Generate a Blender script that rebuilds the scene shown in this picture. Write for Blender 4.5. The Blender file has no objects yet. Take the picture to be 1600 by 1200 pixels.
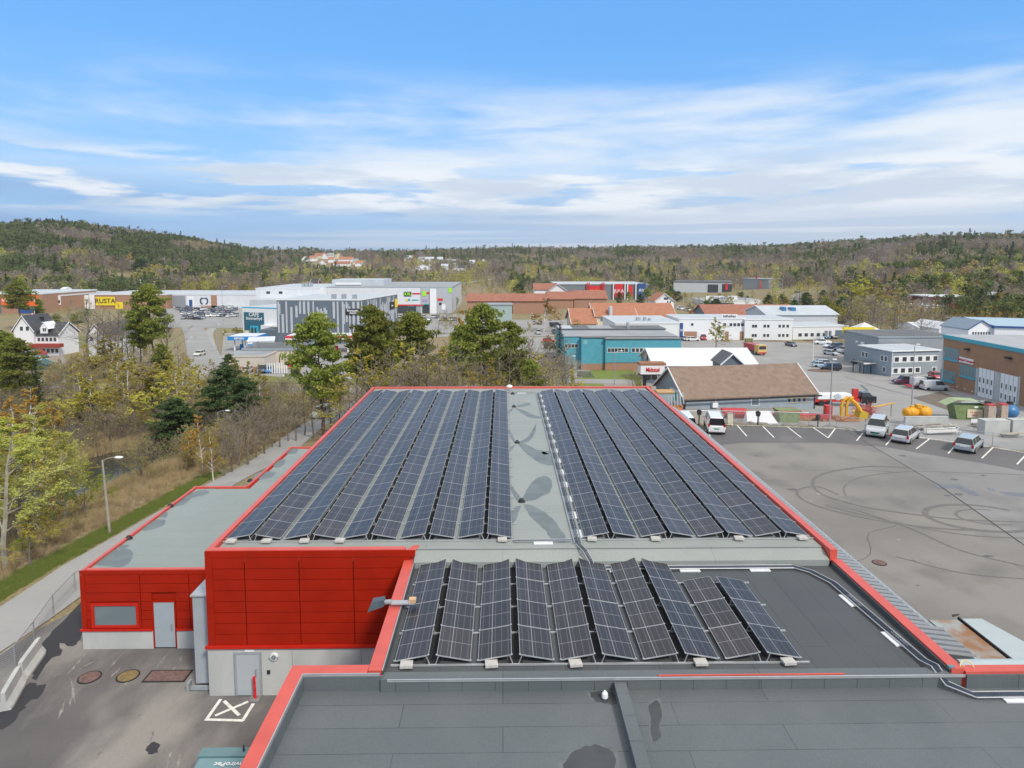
import bpy, bmesh, math, random
import numpy as np
from mathutils import Vector, Matrix, noise as mnoise
random.seed(7); RNG = np.random.default_rng(7)
S = bpy.context.scene
COL = S.collection
R = math.radians
# ------------------------------------------------------------------ camera
CZ = 18.7; F = 1050.0; PITCH = R(5.2); YAW = -math.atan(15/F); PPX, PPY = 800.0, 502.0
cd = bpy.data.cameras.new('camera'); cam = bpy.data.objects.new('camera', cd); COL.objects.link(cam)
cam.location = (0, 0, CZ); cam.rotation_euler = (math.pi/2-PITCH, 0, YAW)
cd.sensor_width = 36; cd.lens = 36*F/1600; cd.shift_y = (PPY-600)/1600
cd.clip_start = .5; cd.clip_end = 20000
S.camera = cam
# ------------------------------------------------------------------ light
SUN = Vector((.42, -.62, .74)).normalized()
sl = bpy.data.lights.new('sun', 'SUN'); sl.energy = 2.1; sl.angle = R(9); sl.color = (1, .94, .84)
so = bpy.data.objects.new('sun', sl); COL.objects.link(so); so.rotation_euler = SUN.to_track_quat('Z', 'Y').to_euler()
S.view_settings.view_transform = 'Standard'; S.view_settings.look = 'None'
S.view_settings.exposure = 0.60; S.view_settings.gamma = 1

def make_world():
    w = bpy.data.worlds.new('World'); S.world = w; w.use_nodes = True
    nt = w.node_tree; N = nt.nodes; L = nt.links; N.clear()
    out = N.new('ShaderNodeOutputWorld'); bg = N.new('ShaderNodeBackground'); bg.inputs[1].default_value = .1
    sky = N.new('ShaderNodeTexSky'); sky.sky_type = 'NISHITA'; sky.sun_disc = False
    sky.sun_elevation = math.asin(SUN.z); sky.sun_rotation = math.atan2(SUN.x, SUN.y); sky.air_density = 1.0; sky.dust_density = .3; sky.ozone_density = 2.0
    tc = N.new('ShaderNodeTexCoord'); sep = N.new('ShaderNodeSeparateXYZ'); L.new(tc.outputs['Generated'], sep.inputs[0])
    def math_(op, a, b=None, c=None, clamp=False):
        n = N.new('ShaderNodeMath'); n.operation = op; n.use_clamp = clamp
        for i, v in enumerate((a, b, c)):
            if v is None: continue
            if isinstance(v, (int, float)): n.inputs[i].default_value = v
            else: L.new(v, n.inputs[i])
        return n.outputs[0]
    def ss(v, a, b):
        n = N.new('ShaderNodeMapRange'); n.interpolation_type = 'SMOOTHSTEP'
        L.new(v, n.inputs[0]); n.inputs[1].default_value = a; n.inputs[2].default_value = b
        return n.outputs[0]
    def noise(sx, sy, sz, scale, detail, off=0, dist=0.0):
        m = N.new('ShaderNodeMapping'); m.inputs['Scale'].default_value = (sx, sy, sz); m.inputs['Location'].default_value = (off, off*.7, off*.3)
        L.new(tc.outputs['Generated'], m.inputs[0]); n = N.new('ShaderNodeTexNoise'); n.inputs['Scale'].default_value = scale
        n.inputs['Detail'].default_value = detail; n.inputs['Roughness'].default_value = .55; n.inputs['Distortion'].default_value = dist
        L.new(m.outputs[0], n.inputs[0]); return n.outputs[0]
    def mix(f, a, b):
        n = N.new('ShaderNodeMix'); n.data_type = 'RGBA'
        if isinstance(f, float): n.inputs[0].default_value = f
        else: L.new(f, n.inputs[0])
        for i, v in ((6, a), (7, b)):
            if isinstance(v, tuple): n.inputs[i].default_value = (*v, 1)
            else: L.new(v, n.inputs[i])
        return n.outputs[2]
    z = sep.outputs[2]; x = sep.outputs[0]
    # blue tint and lift towards the photograph's clear spring blue
    base = mix(.7, sky.outputs[0], (.8, 3.15, 7.2))
    low = math_('SUBTRACT', 1.0, ss(z, .04, .30))
    base = mix(math_('MULTIPLY', low, .62), base, (2.9, 4.7, 6.6))
    base = mix(math_('MULTIPLY', ss(z, .35, .50), .92), base, (6.2, 6.05, 5.85))   # unseen white overcast added above the frame to neutralise the blue sky light
    right = ss(x, -.5, .45)
    # wide thin veil with feathered edges
    v1 = noise(.9, .9, 4.2, 1.7, 9, 3.1, .35); v2 = noise(2.2, 2.2, 15, 2.0, 8, 6.4, .25)
    veil = ss(math_('ADD', math_('MULTIPLY', v1, .65), math_('MULTIPLY', v2, .35)), .40, .62)
    veil = math_('MULTIPLY', veil, math_('MULTIPLY', ss(z, .07, .16), math_('SUBTRACT', 1.0, ss(z, .19, .28))))
    veil = math_('MULTIPLY', veil, math_('ADD', .78, math_('MULTIPLY', right, .2)))
    col = mix(veil, base, (5.6, 6.1, 6.6))
    # grey-blue cloud deck low over the hills
    lb = math_('MULTIPLY', math_('SUBTRACT', 1.0, ss(z, .075, .13)), math_('ADD', .45, math_('MULTIPLY', ss(noise(1.0, 1.0, 14, 2.0, 7, 5.5, .2), .35, .62), .5)))
    col = mix(lb, col, mix(right, (1.8, 3.1, 5.2), (3.9, 4.6, 5.6)))
    # rows of cumulus with bright tops and shaded bases
    thr = math_('MULTIPLY', right, .10)
    big = noise(2.0, 2.0, 15, 2.3, 12, 11.7, .1); cn = math_('ADD', big, thr)
    cum = math_('MULTIPLY', ss(cn, .47, .565), math_('MULTIPLY', ss(z, .05, .08), math_('SUBTRACT', 1.0, ss(z, .115, .165))))
    shade = mix(ss(noise(2.0, 2.0, 15, 2.3, 12, 11.9, .1), .42, .60), (6.3, 6.5, 6.75), (4.4, 5.0, 5.8))
    col = mix(math_('MULTIPLY', cum, .9), col, shade)
    # thin bright layers near the horizon at right
    hzl = math_('MULTIPLY', math_('MULTIPLY', ss(noise(.8, .8, 40, 1.8, 6, 2.2, .1), .48, .60), math_('SUBTRACT', 1.0, ss(z, .04, .07))), math_('ADD', .25, math_('MULTIPLY', right, .6)))
    col = mix(hzl, col, (5.6, 5.9, 6.4))
    L.new(col, bg.inputs[0]); L.new(bg.outputs[0], out.inputs[0])
make_world()

# ------------------------------------------------------------------ projection helpers (photo pixel -> place in the world)
RM = cam.rotation_euler.to_matrix()
def ray(px, py): return RM @ Vector(((px-PPX)/F, -(py-PPY)/F, -1))
def P(px, py, z=0.0):
    d = ray(px, py); t = (z-CZ)/d.z; return Vector((d.x*t, d.y*t, z))
def lerp(a, b, t): return a+(b-a)*t
def sst(x, a, b):
    t = np.clip((x-a)/(b-a), 0, 1); return t*t*(3-2*t)
EX = [-60, 24, 35, 49, 80, 200]; EY = [74, 74.6, 73.4, 64.5, 46, 0]
CPX = [-1600, -400, 0, 100, 200, 280, 340, 400, 440, 500, 600, 700, 800, 900, 1000, 1200, 1300, 1400, 1500, 1600, 2000, 3200]
CPY = [387, 381, 374, 369, 375, 383, 392, 400, 401, 401, 401, 398, 397, 396, 394, 395, 390, 386, 385, 386, 389, 391]
FPX = [-1600, 0, 400, 520, 700, 900, 1100, 1200, 1330, 1600, 3200]; FD = [600, 560, 560, 520, 520, 560, 600, 470, 340, 340, 340]
DPX = [-1600, 0, 300, 430, 520, 1000, 1300, 1600, 3200]; DD = [1100, 1050, 1100, 1300, 1500, 1500, 1350, 1250, 1250]
def H(x, y):
    x = np.asarray(x, float); y = np.asarray(y, float)
    edge = np.interp(x, EX, EY)
    s = y-edge
    ze = np.interp(s, [0, 1.0, 5, 20, 40, 76, 116, 150], [0, -.25, -2.2, -2.9, -4.2, -6.2, -7.6, -8])
    zw = np.interp(y, [40, 70, 105, 150, 200], [0, -3, -6, -7.6, -8])
    k = sst(-x, 31, 46); zw = np.where(zw > -6, zw+(-6-zw)*k, zw)
    b = sst(x, -16, 12); k2 = sst(y, 52, 76); b = sst(x, -30, -18)*(1-k2)+b*k2
    z = zw+(ze-zw)*b
    # pond basin and the wooded knoll west of it
    r = np.sqrt(((x+45)/7.5)**2+((y-78)/11)**2); z = z-1.1*(1-sst(r, .6, 1.3))
    z = z+3.0*np.exp(-(((x+78)/20)**2+((y-150)/22)**2))
    # hills
    d = np.sqrt(x*x+y*y); px = 785+F*x/np.maximum(np.abs(y), 1e-3); px = np.where(y > 0, np.clip(px, -1600, 3200), 3200)
    fd = np.interp(px, FPX, FD); cdist = np.interp(px, DPX, DD); cpy = np.interp(px, CPX, CPY)
    zc = CZ+(407-cpy)/F*cdist
    t = np.clip((d-fd)/(cdist-fd), 0, 1); prof = .55*t+.45*(t*t*(3-2*t))
    hz = -8+(zc+8)*prof
    bump = 5*np.sin(x/83+1.3)*np.sin(y/97+.4)+3*np.sin(x/37+y/51)
    hz = hz+bump*np.clip(t*3, 0, 1)*np.clip((1-t)*4, 0, 1)
    back = np.clip((d-cdist)/800, 0, 1); hz = np.where(d > cdist, zc-14*back, hz)
    return np.where(d > fd, np.maximum(hz, -9.5), z)
def h(x, y): return float(H(x, y))
def G(px, py):
    d = ray(px, py); prev = 0.0
    t = 10.0
    while t < 6000:
        if CZ+d.z*t < h(d.x*t, d.y*t):
            lo, hi = prev, t
            for _ in range(30):
                m = (lo+hi)/2
                if CZ+d.z*m < h(d.x*m, d.y*m): hi = m
                else: lo = m
            return Vector((d.x*hi, d.y*hi, h(d.x*hi, d.y*hi)))
        prev = t; t *= 1.015
    return Vector((d.x*600, d.y*600, -8))
def at(px, dist):
    """ground point at forward distance dist below pixel column px"""
    d = ray(px, 470); s = dist/d.y; return Vector((d.x*s, dist, h(d.x*s, dist)))
def zat(p, py):
    """height at which the row py of the picture passes above ground point p"""
    a = RM.transposed() @ Vector((p.x, p.y, 0-CZ)); b = RM.transposed() @ Vector((0, 0, 1))
    v = -(py-PPY)/F     # (a.y+z b.y)/-(a.z+z b.z)=v
    return (-v*a.z-a.y)/(b.y+v*b.z)

# ------------------------------------------------------------------ materials
MATS = {}
def mat(name, col, rough=.7, metal=0.0, var=.12, scale=3.0, col2=None, bump=0.0, spec=None, detail=4, coat=0.0, coords='Object', stretch=(1, 1, 1), lo=.35, hi=.65):
    if name in MATS: return MATS[name]
    m = bpy.data.materials.new(name); m.use_nodes = True; nt = m.node_tree; N = nt.nodes; L = nt.links
    b = N['Principled BSDF']; b.inputs['Roughness'].default_value = rough; b.inputs['Metallic'].default_value = metal
    if spec is not None: b.inputs['Specular IOR Level'].default_value = spec
    if coat: b.inputs['Coat Weight'].default_value = coat; b.inputs['Coat Roughness'].default_value = .08
    if var or col2:
        tc = N.new('ShaderNodeTexCoord'); mp = N.new('ShaderNodeMapping'); mp.inputs['Scale'].default_value = stretch
        L.new(tc.outputs[coords], mp.inputs[0])
        no = N.new('ShaderNodeTexNoise'); no.inputs['Scale'].default_value = scale; no.inputs['Detail'].default_value = detail; L.new(mp.outputs[0], no.inputs[0])
        mr = N.new('ShaderNodeMapRange'); mr.inputs[1].default_value = lo; mr.inputs[2].default_value = hi; L.new(no.outputs[0], mr.inputs[0])
        mx = N.new('ShaderNodeMix'); mx.data_type = 'RGBA'; L.new(mr.outputs[0], mx.inputs[0])
        c2 = col2 if col2 else tuple(min(1, c*(1+var)) for c in col); c1 = col if col2 else tuple(c*(1-var) for c in col)
        mx.inputs[6].default_value = (*c1, 1); mx.inputs[7].default_value = (*c2, 1); L.new(mx.outputs[2], b.inputs['Base Color'])
        if bump:
            bp = N.new('ShaderNodeBump'); bp.inputs['Strength'].default_value = bump; bp.inputs['Distance'].default_value = .05; L.new(no.outputs[0], bp.inputs['Height']); L.new(bp.outputs[0], b.inputs['Normal'])
    else: b.inputs['Base Color'].default_value = (*col, 1)
    MATS[name] = m; return m
def cmat(c, rough=.35, coat=0.0):
    n = 'paint_%d_%d_%d_%d' % (c[0]*255, c[1]*255, c[2]*255, rough*100)
    return mat(n, c, rough, 0, 0, coat=coat)
def nodes(m): return m.node_tree.nodes, m.node_tree.links, m.node_tree.nodes['Principled BSDF']

def felt(name, c1, c2, bw, bh, rot=0, line=.45, rough=.55, blot=.5):
    """roofing felt laid in sheets with dark lap joints and mineral mottling"""
    m = mat(name, c1, rough, 0, .06, 40)
    N, L, b = nodes(m); b.inputs['Specular IOR Level'].default_value = .4
    tc = N.new('ShaderNodeTexCoord'); mp = N.new('ShaderNodeMapping'); mp.inputs['Rotation'].default_value = (0, 0, rot); L.new(tc.outputs['Object'], mp.inputs[0])
    br = N.new('ShaderNodeTexBrick'); L.new(mp.outputs[0], br.inputs[0]); br.inputs['Scale'].default_value = 1; br.inputs['Brick Width'].default_value = bw; br.inputs['Row Height'].default_value = bh
    br.inputs['Mortar Size'].default_value = .012; br.inputs['Mortar Smooth'].default_value = .3; br.offset = .37
    br.inputs['Color1'].default_value = (*c1, 1); br.inputs['Color2'].default_value = (*[lerp(a, q, .35) for a, q in zip(c1, c2)], 1); br.inputs['Mortar'].default_value = (*[a*line for a in c1], 1)
    n1 = N.new('ShaderNodeTexNoise'); n1.inputs['Scale'].default_value = .35; n1.inputs['Detail'].default_value = 5; L.new(tc.outputs['Object'], n1.inputs[0])
    r1 = N.new('ShaderNodeMapRange'); r1.inputs[1].default_value = .42; r1.inputs[2].default_value = .62; r1.inputs[4].default_value = blot; L.new(n1.outputs[0], r1.inputs[0])
    mx = N.new('ShaderNodeMix'); mx.data_type = 'RGBA'; L.new(r1.outputs[0], mx.inputs[0]); L.new(br.outputs[0], mx.inputs[6]); mx.inputs[7].default_value = (*c2, 1)
    n2 = N.new('ShaderNodeTexNoise'); n2.inputs['Scale'].default_value = 22; n2.inputs['Detail'].default_value = 3; L.new(tc.outputs['Object'], n2.inputs[0])
    m2 = N.new('ShaderNodeMix'); m2.data_type = 'RGBA'; m2.blend_type = 'MULTIPLY'; m2.inputs[0].default_value = .35; L.new(mx.outputs[2], m2.inputs[6]); L.new(n2.outputs[0], m2.inputs[7])
    mul = N.new('ShaderNodeMix'); mul.data_type = 'RGBA'; mul.blend_type = 'MULTIPLY'; mul.inputs[0].default_value = 1; mul.inputs[7].default_value = (1.2, 1.2, 1.2, 1); L.new(m2.outputs[2], mul.inputs[6])
    L.new(mul.outputs[2], b.inputs['Base Color'])
    return m
M_FELT_L = felt('felt_light', (.262, .288, .272), (.31, .33, .312), 9, 1.0, 0, .7)
M_FELT_W = felt('felt_wing', (.235, .275, .262), (.28, .315, .30), 12, 1.0, 0, .75)
M_FELT_D = felt('felt_dark', (.070, .076, .081), (.088, .094, .098), 9, 1.0, math.pi/2, .45)
M_FELT_F = felt('felt_front', (.108, .124, .131), (.142, .157, .163), 8, 1.0, 0, .4)
M_DAMP = mat('damp_felt', (.145, .17, .165), .42, 0, .12, 1.2)
M_TIDE = mat('tide_mark', (.128, .143, .147), .7, 0, .2, 3)
M_DAMP2 = mat('damp_dark_felt', (.055, .06, .063), .35, 0, .15, 1.2)

def red_mat():
    m = mat('red_cladding', (.335, .015, .004), .5, 0, .09, .8, spec=.12, detail=8)
    return m
M_RED = red_mat(); M_REDCAP = mat('red_flashing', (.58, .095, .07), .38, 0, .06, 1.5, spec=.5)
M_REDL = mat('red_sill', (.50, .018, .008), .45, 0, .04, spec=.3)
M_CONC = mat('concrete', (.40, .42, .41), .85, 0, .15, .9, col2=(.50, .51, .49), detail=8, bump=.15, stretch=(1, 1, .45))
M_STEEL = mat('galvanised_steel', (.45, .47, .49), .45, .6, .08, 3)
M_ALU = mat('aluminium', (.50, .51, .52), .42, .5, .05, 3)
M_GREYM = mat('grey_metal', (.34, .38, .41), .4, .2, .06, 2)
M_DOOR = mat('grey_door', (.40, .44, .47), .4, 0, .03, 2)
M_GLASS = mat('window_glass', (.045, .055, .065), .12, 0, 0, spec=.7)
M_GLASSL = mat('window_glass_grey', (.16, .20, .22), .15, 0, 0, spec=.7)
M_DARK = mat('dark_rubber', (.02, .02, .022), .6, 0, 0)
M_WHITE = mat('white_paint', (.78, .79, .80), .55, 0, .03, 2)
M_WHITEW = mat('white_boards', (.74, .75, .76), .6, 0, .05, 1.5, stretch=(1, 1, 8))
M_LINE = mat('road_marking', (.74, .73, .68), .7, 0, .15, 6)
M_BLOCK = mat('ballast_block', (.48, .46, .43), .85, 0, .1, 5)
M_PAD = mat('white_pad', (.70, .71, .73), .7, 0, .06, 5)
M_CABLE = mat('cable', (.03, .045, .075), .45, 0, .1, 5)

def asphalt(name, c1, c2, worn=None, wl=.58, wh=.66, ws=.25, st=(1, 1, 1)):
    m = mat(name, c1, .82, 0, .1, 60)
    N, L, b = nodes(m)
    tc = N.new('ShaderNodeTexCoord')
    def nz(s, d, stretch=(1, 1, 1)):
        mp = N.new('ShaderNodeMapping'); mp.inputs['Scale'].default_value = stretch; L.new(tc.outputs['Object'], mp.inputs[0])
        n = N.new('ShaderNodeTexNoise'); n.inputs['Scale'].default_value = s; n.inputs['Detail'].default_value = d; L.new(mp.outputs[0], n.inputs[0]); return n.outputs[0]
    def mr(v, a, q, t=1):
        r = N.new('ShaderNodeMapRange'); r.inputs[1].default_value = a; r.inputs[2].default_value = q; r.inputs[4].default_value = t; L.new(v, r.inputs[0]); return r.outputs[0]
    def mx(f, a, q, bt='MIX'):
        n = N.new('ShaderNodeMix'); n.data_type = 'RGBA'; n.blend_type = bt
        if isinstance(f, float): n.inputs[0].default_value = f
        else: L.new(f, n.inputs[0])
        for i, v in ((6, a), (7, q)):
            if isinstance(v, tuple): n.inputs[i].default_value = (*v, 1)
            else: L.new(v, n.inputs[i])
        return n.outputs[2]
    c = mx(mr(nz(.12, 6), .38, .62), c1, c2)
    if worn: c = mx(mr(nz(ws, 7, st), wl, wh, .8), c, worn)
    g = nz(18, 3); c = mx(.35, c, g, 'MULTIPLY'); c = mx(1.0, c, (1.22, 1.22, 1.22), 'MULTIPLY')
    L.new(c, b.inputs['Base Color']); return m
M_ASPH = asphalt('asphalt_lot', (.185, .176, .164), (.235, .223, .206), (.155, .149, .14), .52, .68)
M_ASPH2 = asphalt('asphalt_lot_grey', (.205, .202, .197), (.245, .24, .234), (.175, .172, .168), .52, .68)
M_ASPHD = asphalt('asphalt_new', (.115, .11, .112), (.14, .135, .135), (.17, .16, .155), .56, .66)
M_ASPHY = asphalt('asphalt_yard', (.095, .09, .092), (.15, .142, .137), (.30, .28, .255), .47, .64, .30, (1, .45, 1))
M_ASPHB = mat('fresh_asphalt', (.035, .036, .042), .8, 0, .1, 30)
M_ROAD = asphalt('asphalt_road', (.27, .265, .255), (.31, .305, .30), (.36, .35, .34), .6, .7)
M_PATH = asphalt('path_asphalt', (.30, .30, .295), (.35, .345, .335), (.28, .27, .25), .6, .7)
M_GRAVEL = mat('gravel', (.33, .29, .24), .95, 0, .2, 2.5, col2=(.25, .22, .19))

def terrain_mat():
    m = mat('ground_soil', (.10, .085, .045), .95, 0, .1, 5); N, L, b = nodes(m)
    tc = N.new('ShaderNodeTexCoord')
    def nz(s, d=6):
        n = N.new('ShaderNodeTexNoise'); n.inputs['Scale'].default_value = s; n.inputs['Detail'].default_value = d; L.new(tc.outputs['Object'], n.inputs[0]); return n.outputs[0]
    def mx(v, lo, hi, a, q):
        r = N.new('ShaderNodeMapRange'); r.inputs[1].default_value = lo; r.inputs[2].default_value = hi; L.new(v, r.inputs[0])
        n = N.new('ShaderNodeMix'); n.data_type = 'RGBA'; L.new(r.outputs[0], n.inputs[0])
        for i, w in ((6, a), (7, q)):
            if isinstance(w, tuple): n.inputs[i].default_value = (*w, 1)
            else: L.new(w, n.inputs[i])
        return n.outputs[2]
    a = mx(nz(.05), .4, .6, (.25, .19, .10), (.18, .18, .06))
    c = mx(nz(.7), .35, .7, a, (.33, .26, .15))
    c = mx(nz(5.0), .4, .75, c, (.14, .115, .06))
    L.new(c, b.inputs['Base Color']); return m
M_SOIL = terrain_mat()
M_GRASS = mat('grass_green', (.13, .17, .035), .95, 0, .1, 1.5, col2=(.19, .165, .06), detail=8)
M_GRASSB = mat('grass_bright', (.16, .24, .03), .95, 0, .1, 1.2, col2=(.15, .17, .04), detail=8)
M_STRAW = mat('dry_reed', (.46, .36, .20), .95, 0, .1, 3, col2=(.36, .27, .15))
M_ROCK = mat('grey_rock', (.26, .245, .22), .9, 0, .2, 1.3, col2=(.17, .15, .12), bump=.4)

# ------------------------------------------------------------------ mesh helpers
class MB:
    def __init__(s): s.v = []; s.f = []; s.m = []; s.mi = 0
    def add(s, vs, fs):
        o = len(s.v); s.v += [tuple(q) for q in vs]; s.f += [tuple(o+i for i in f) for f in fs]; s.m += [s.mi]*len(fs); return s
    def box(s, x0, x1, y0, y1, z0, z1):
        return s.add([(x0, y0, z0), (x1, y0, z0), (x1, y1, z0), (x0, y1, z0), (x0, y0, z1), (x1, y0, z1), (x1, y1, z1), (x0, y1, z1)],
                     [(0, 3, 2, 1), (4, 5, 6, 7), (0, 1, 5, 4), (1, 2, 6, 5), (2, 3, 7, 6), (3, 0, 4, 7)])
    def quad(s, *p): return s.add(p, [tuple(range(len(p)))])
    def prism(s, poly, z0, z1):
        n = len(poly); vs = [(x, y, z0) for x, y in poly]+[(x, y, z1) for x, y in poly]
        return s.add(vs, [tuple(range(n-1, -1, -1)), tuple(range(n, 2*n))]+[(i, (i+1) % n, n+(i+1) % n, n+i) for i in range(n)])
    def cyl(s, a, b, r0, r1=None, n=8, cap=True):
        r1 = r0 if r1 is None else r1; a = Vector(a); b = Vector(b); d = (b-a)
        if d.length < 1e-6: return s
        d.normalize(); u = d.orthogonal().normalized(); w = d.cross(u)
        vs = [a+(u*math.cos(t)+w*math.sin(t))*r0 for t in [2*math.pi*i/n for i in range(n)]]+[b+(u*math.cos(t)+w*math.sin(t))*r1 for t in [2*math.pi*i/n for i in range(n)]]
        fs = [(i, (i+1) % n, n+(i+1) % n, n+i) for i in range(n)]
        if cap: fs += [tuple(range(n-1, -1, -1)), tuple(range(n, 2*n))]
        return s.add(vs, fs)
    def tube(s, pts, r, n=6):
        for a, b in zip(pts, pts[1:]): s.cyl(a, b, r, r, n)
        return s
    def ball(s, c, r, n=10, sz=(1, 1, 1)):
        c = Vector(c); vs = []; fs = []
        k = n//2
        for i in range(k+1):
            th = math.pi*i/k
            for j in range(n):
                ph = 2*math.pi*j/n; vs.append((c.x+r*sz[0]*math.sin(th)*math.cos(ph), c.y+r*sz[1]*math.sin(th)*math.sin(ph), c.z+r*sz[2]*math.cos(th)))
        for i in range(k):
            for j in range(n): fs.append((i*n+j, (i+1)*n+j, (i+1)*n+(j+1) % n, i*n+(j+1) % n))
        return s.add(vs, fs)
    def mesh(s, name, mats):
        me = bpy.data.meshes.new(name); me.from_pydata(s.v, [], s.f)
        for q in (mats if isinstance(mats, (list, tuple)) else [mats]): me.materials.append(q)
        if any(s.m): me.polygons.foreach_set('material_index', s.m)
        me.update(); return me
    def build(s, name, mats, parent=None, loc=None, rz=0, smooth=False):
        me = s.mesh(name, mats)
        if smooth: me.polygons.foreach_set('use_smooth', [True]*len(me.polygons))
        return put(name, me, parent, loc, rz)
def put(name, me, parent=None, loc=None, rz=0):
    o = bpy.data.objects.new(name, me); COL.objects.link(o)
    if parent: o.parent = parent
    if loc is not None: o.location = loc
    if rz: o.rotation_euler = (0, 0, rz)
    return o
def tag(o, label, cat, group=None, kind=None):
    if label: o['label'] = label
    if cat: o['category'] = cat
    if group: o['group'] = group
    if kind: o['kind'] = kind
    return o
def struct(o): o['kind'] = 'structure'; return o
def empty(name, loc, label, cat, group=None, rz=0):
    o = bpy.data.objects.new(name, None); COL.objects.link(o); o.location = loc; o.rotation_euler = (0, 0, rz); o.empty_display_size = .3
    return tag(o, label, cat, group)
def dup(o, loc=None, rz=None, label=None, parent=None, scale=None):
    c = o.copy(); COL.objects.link(c)
    if parent: c.parent = parent
    if loc is not None: c.location = loc
    if rz is not None: c.rotation_euler = (0, 0, rz)
    if scale is not None: c.scale = scale
    if label: c['label'] = label
    for ch in list(o.children): dup(ch, parent=c)
    return c
FONTC = {}
def text_mesh(txt, size, m, ext=.01, bold=0.0):
    key = (txt, size, m.name)
    if key in FONTC: return FONTC[key]
    cu = bpy.data.curves.new('lettering', 'FONT'); cu.body = txt; cu.size = size; cu.extrude = ext; cu.align_x = 'CENTER'; cu.align_y = 'CENTER'; cu.offset = bold; cu.resolution_u = 3
    ob = bpy.data.objects.new('lettering', cu); me = bpy.data.meshes.new_from_object(ob); bpy.data.objects.remove(ob); me.materials.clear(); me.materials.append(m)
    FONTC[key] = me; return me
def text(txt, size, m, parent, loc, rot=(math.pi/2, 0, 0), ext=.01, bold=0.0, sx=1.0):
    o = put('lettering', text_mesh(txt, size, m, ext, bold), parent); o.location = loc; o.rotation_euler = rot; o.scale = (sx, 1, 1); return o
def patch(name, cs, m, off=.05, step=3.0, parent=None):
    """draped four-cornered sheet; cs = corners in order"""
    a, b, c, d = [Vector(q) for q in cs]
    nu = max(1, int(max((b-a).length, (c-d).length)/step)); nv = max(1, int(max((d-a).length, (c-b).length)/step)); nu = min(nu, 90); nv = min(nv, 90)
    vs = []; fs = []
    for j in range(nv+1):
        for i in range(nu+1):
            p = lerp(lerp(a, b, i/nu), lerp(d, c, i/nu), j/nv); vs.append((p.x, p.y, h(p.x, p.y)+off))
    for j in range(nv):
        for i in range(nu): q = j*(nu+1)+i; fs.append((q, q+1, q+nu+2, q+nu+1))
    return MB().add(vs, fs).build(name, m, parent)
def catmull(pts, n=8):
    out = []; p = [pts[0]]+list(pts)+[pts[-1]]
    for i in range(1, len(p)-2):
        for k in range(n):
            t = k/n; out.append(.5*((2*p[i])+(-p[i-1]+p[i+1])*t+(2*p[i-1]-5*p[i]+4*p[i+1]-p[i+2])*t*t+(-p[i-1]+3*p[i]-3*p[i+1]+p[i+2])*t**3))
    out.append(p[-2]); return out
def strip_mesh(pts, w, off, flat=None, w2=None):
    b = MB(); L = []; n = len(pts)
    for i, p in enumerate(pts):
        d = (pts[min(i+1, n-1)]-pts[max(i-1, 0)]); d.z = 0; d.normalize(); nn = Vector((-d.y, d.x, 0)); ww = w if w2 is None else lerp(w, w2, i/(n-1))
        row = []
        for s in (-.5, -.17, .17, .5):
            q = p+nn*ww*s; row.append((q.x, q.y, (h(q.x, q.y) if flat is None else flat)+off))
        L.append(row)
    vs = [v for r in L for v in r]; fs = [(4*i+k, 4*i+k+1, 4*i+k+5, 4*i+k+4) for i in range(n-1) for k in range(3)]
    return b.add(vs, fs)
def road(name, pts, w, m, off=.06, w2=None):
    pts = catmull([Vector((p[0], p[1], 0)) for p in pts], 10); return struct(strip_mesh(pts, w, off, None, w2).build(name, m))
# ================================================================== GROUND
def build_ground():
    az = np.concatenate([np.arange(-75, 75.01, .45), np.arange(80, 281, 5)]); n = len(az)
    rings = [2.0]
    while rings[-1] < 200: rings.append(rings[-1]*1.017+.02)
    while rings[-1] < 9000: rings.append(rings[-1]*1.03)
    r = np.array(rings); A = np.radians(az)
    X = np.outer(r, np.sin(A)); Y = np.outer(r, np.cos(A)); Z = H(X, Y)
    v = np.stack([X.ravel(), Y.ravel(), Z.ravel()], 1); v = np.vstack([v, [[0, 0, 0]]])
    k = len(r); i = np.arange(k-1)[:, None]*n; j = np.arange(n)[None, :]; j2 = (j+1) % n
    f = np.stack([(i+j), (i+j2), (i+n+j2), (i+n+j)], -1).reshape(-1, 4)[:, ::-1]
    me = bpy.data.meshes.new('ground'); faces = f.tolist()+[(int(a), int((a+1) % n), len(v)-1) for a in range(n)][::1]
    me.from_pydata(v.tolist(), [], faces); me.materials.append(M_SOIL); me.polygons.foreach_set('use_smooth', [True]*len(me.polygons)); me.update()
    struct(put('ground', me))
build_ground()

# asphalt of the lot and the yard (plateau level)
def sheet(name, pts, m, z): return struct(MB().add([(x, y, z) for x, y in pts], [tuple(range(len(pts)))]).build(name, m))
sheet('lot_asphalt', [(14, -30), (95, -30), (95, 36), (80, 45.4), (49, 63.9), (35, 72.9), (24, 74), (13.5, 74)], M_ASPH, .012)
a = P(1318, 671); b_ = P(1465, 757); c_ = P(1600, 852)
sheet('lot_asphalt', [(a.x, 72.6), (b_.x, b_.y), (c_.x, c_.y), (c_.x+16, c_.y-12), (94, 10), (94, 36.3), (80, 45), (49, 63.5)], M_ASPH2, .016)
sheet('yard_asphalt', [(-23.6, 33), (-25.5, 20), (-28, 6), (-29, -25), (10, -25), (10, 28.4), (-12, 28.4), (-12.6, 40), (-20.2, 40), (-21.0, 40)], M_ASPHY, .012)
def jag(pts, amt, sd, n=3):
    rr = random.Random(sd); out = []
    for k in range(len(pts)):
        a = pts[k]; b = pts[(k+1) % len(pts)]
        for q in range(n):
            t = q/n; out.append((a[0]+(b[0]-a[0])*t+rr.uniform(-amt, amt), a[1]+(b[1]-a[1])*t+rr.uniform(-amt, amt)))
    return out
def sheet_px(name, pts, m, z, amt=0, sd=1): return sheet(name, jag([(P(x, y).x, P(x, y).y) for x, y in pts], amt, sd), m, z)
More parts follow.
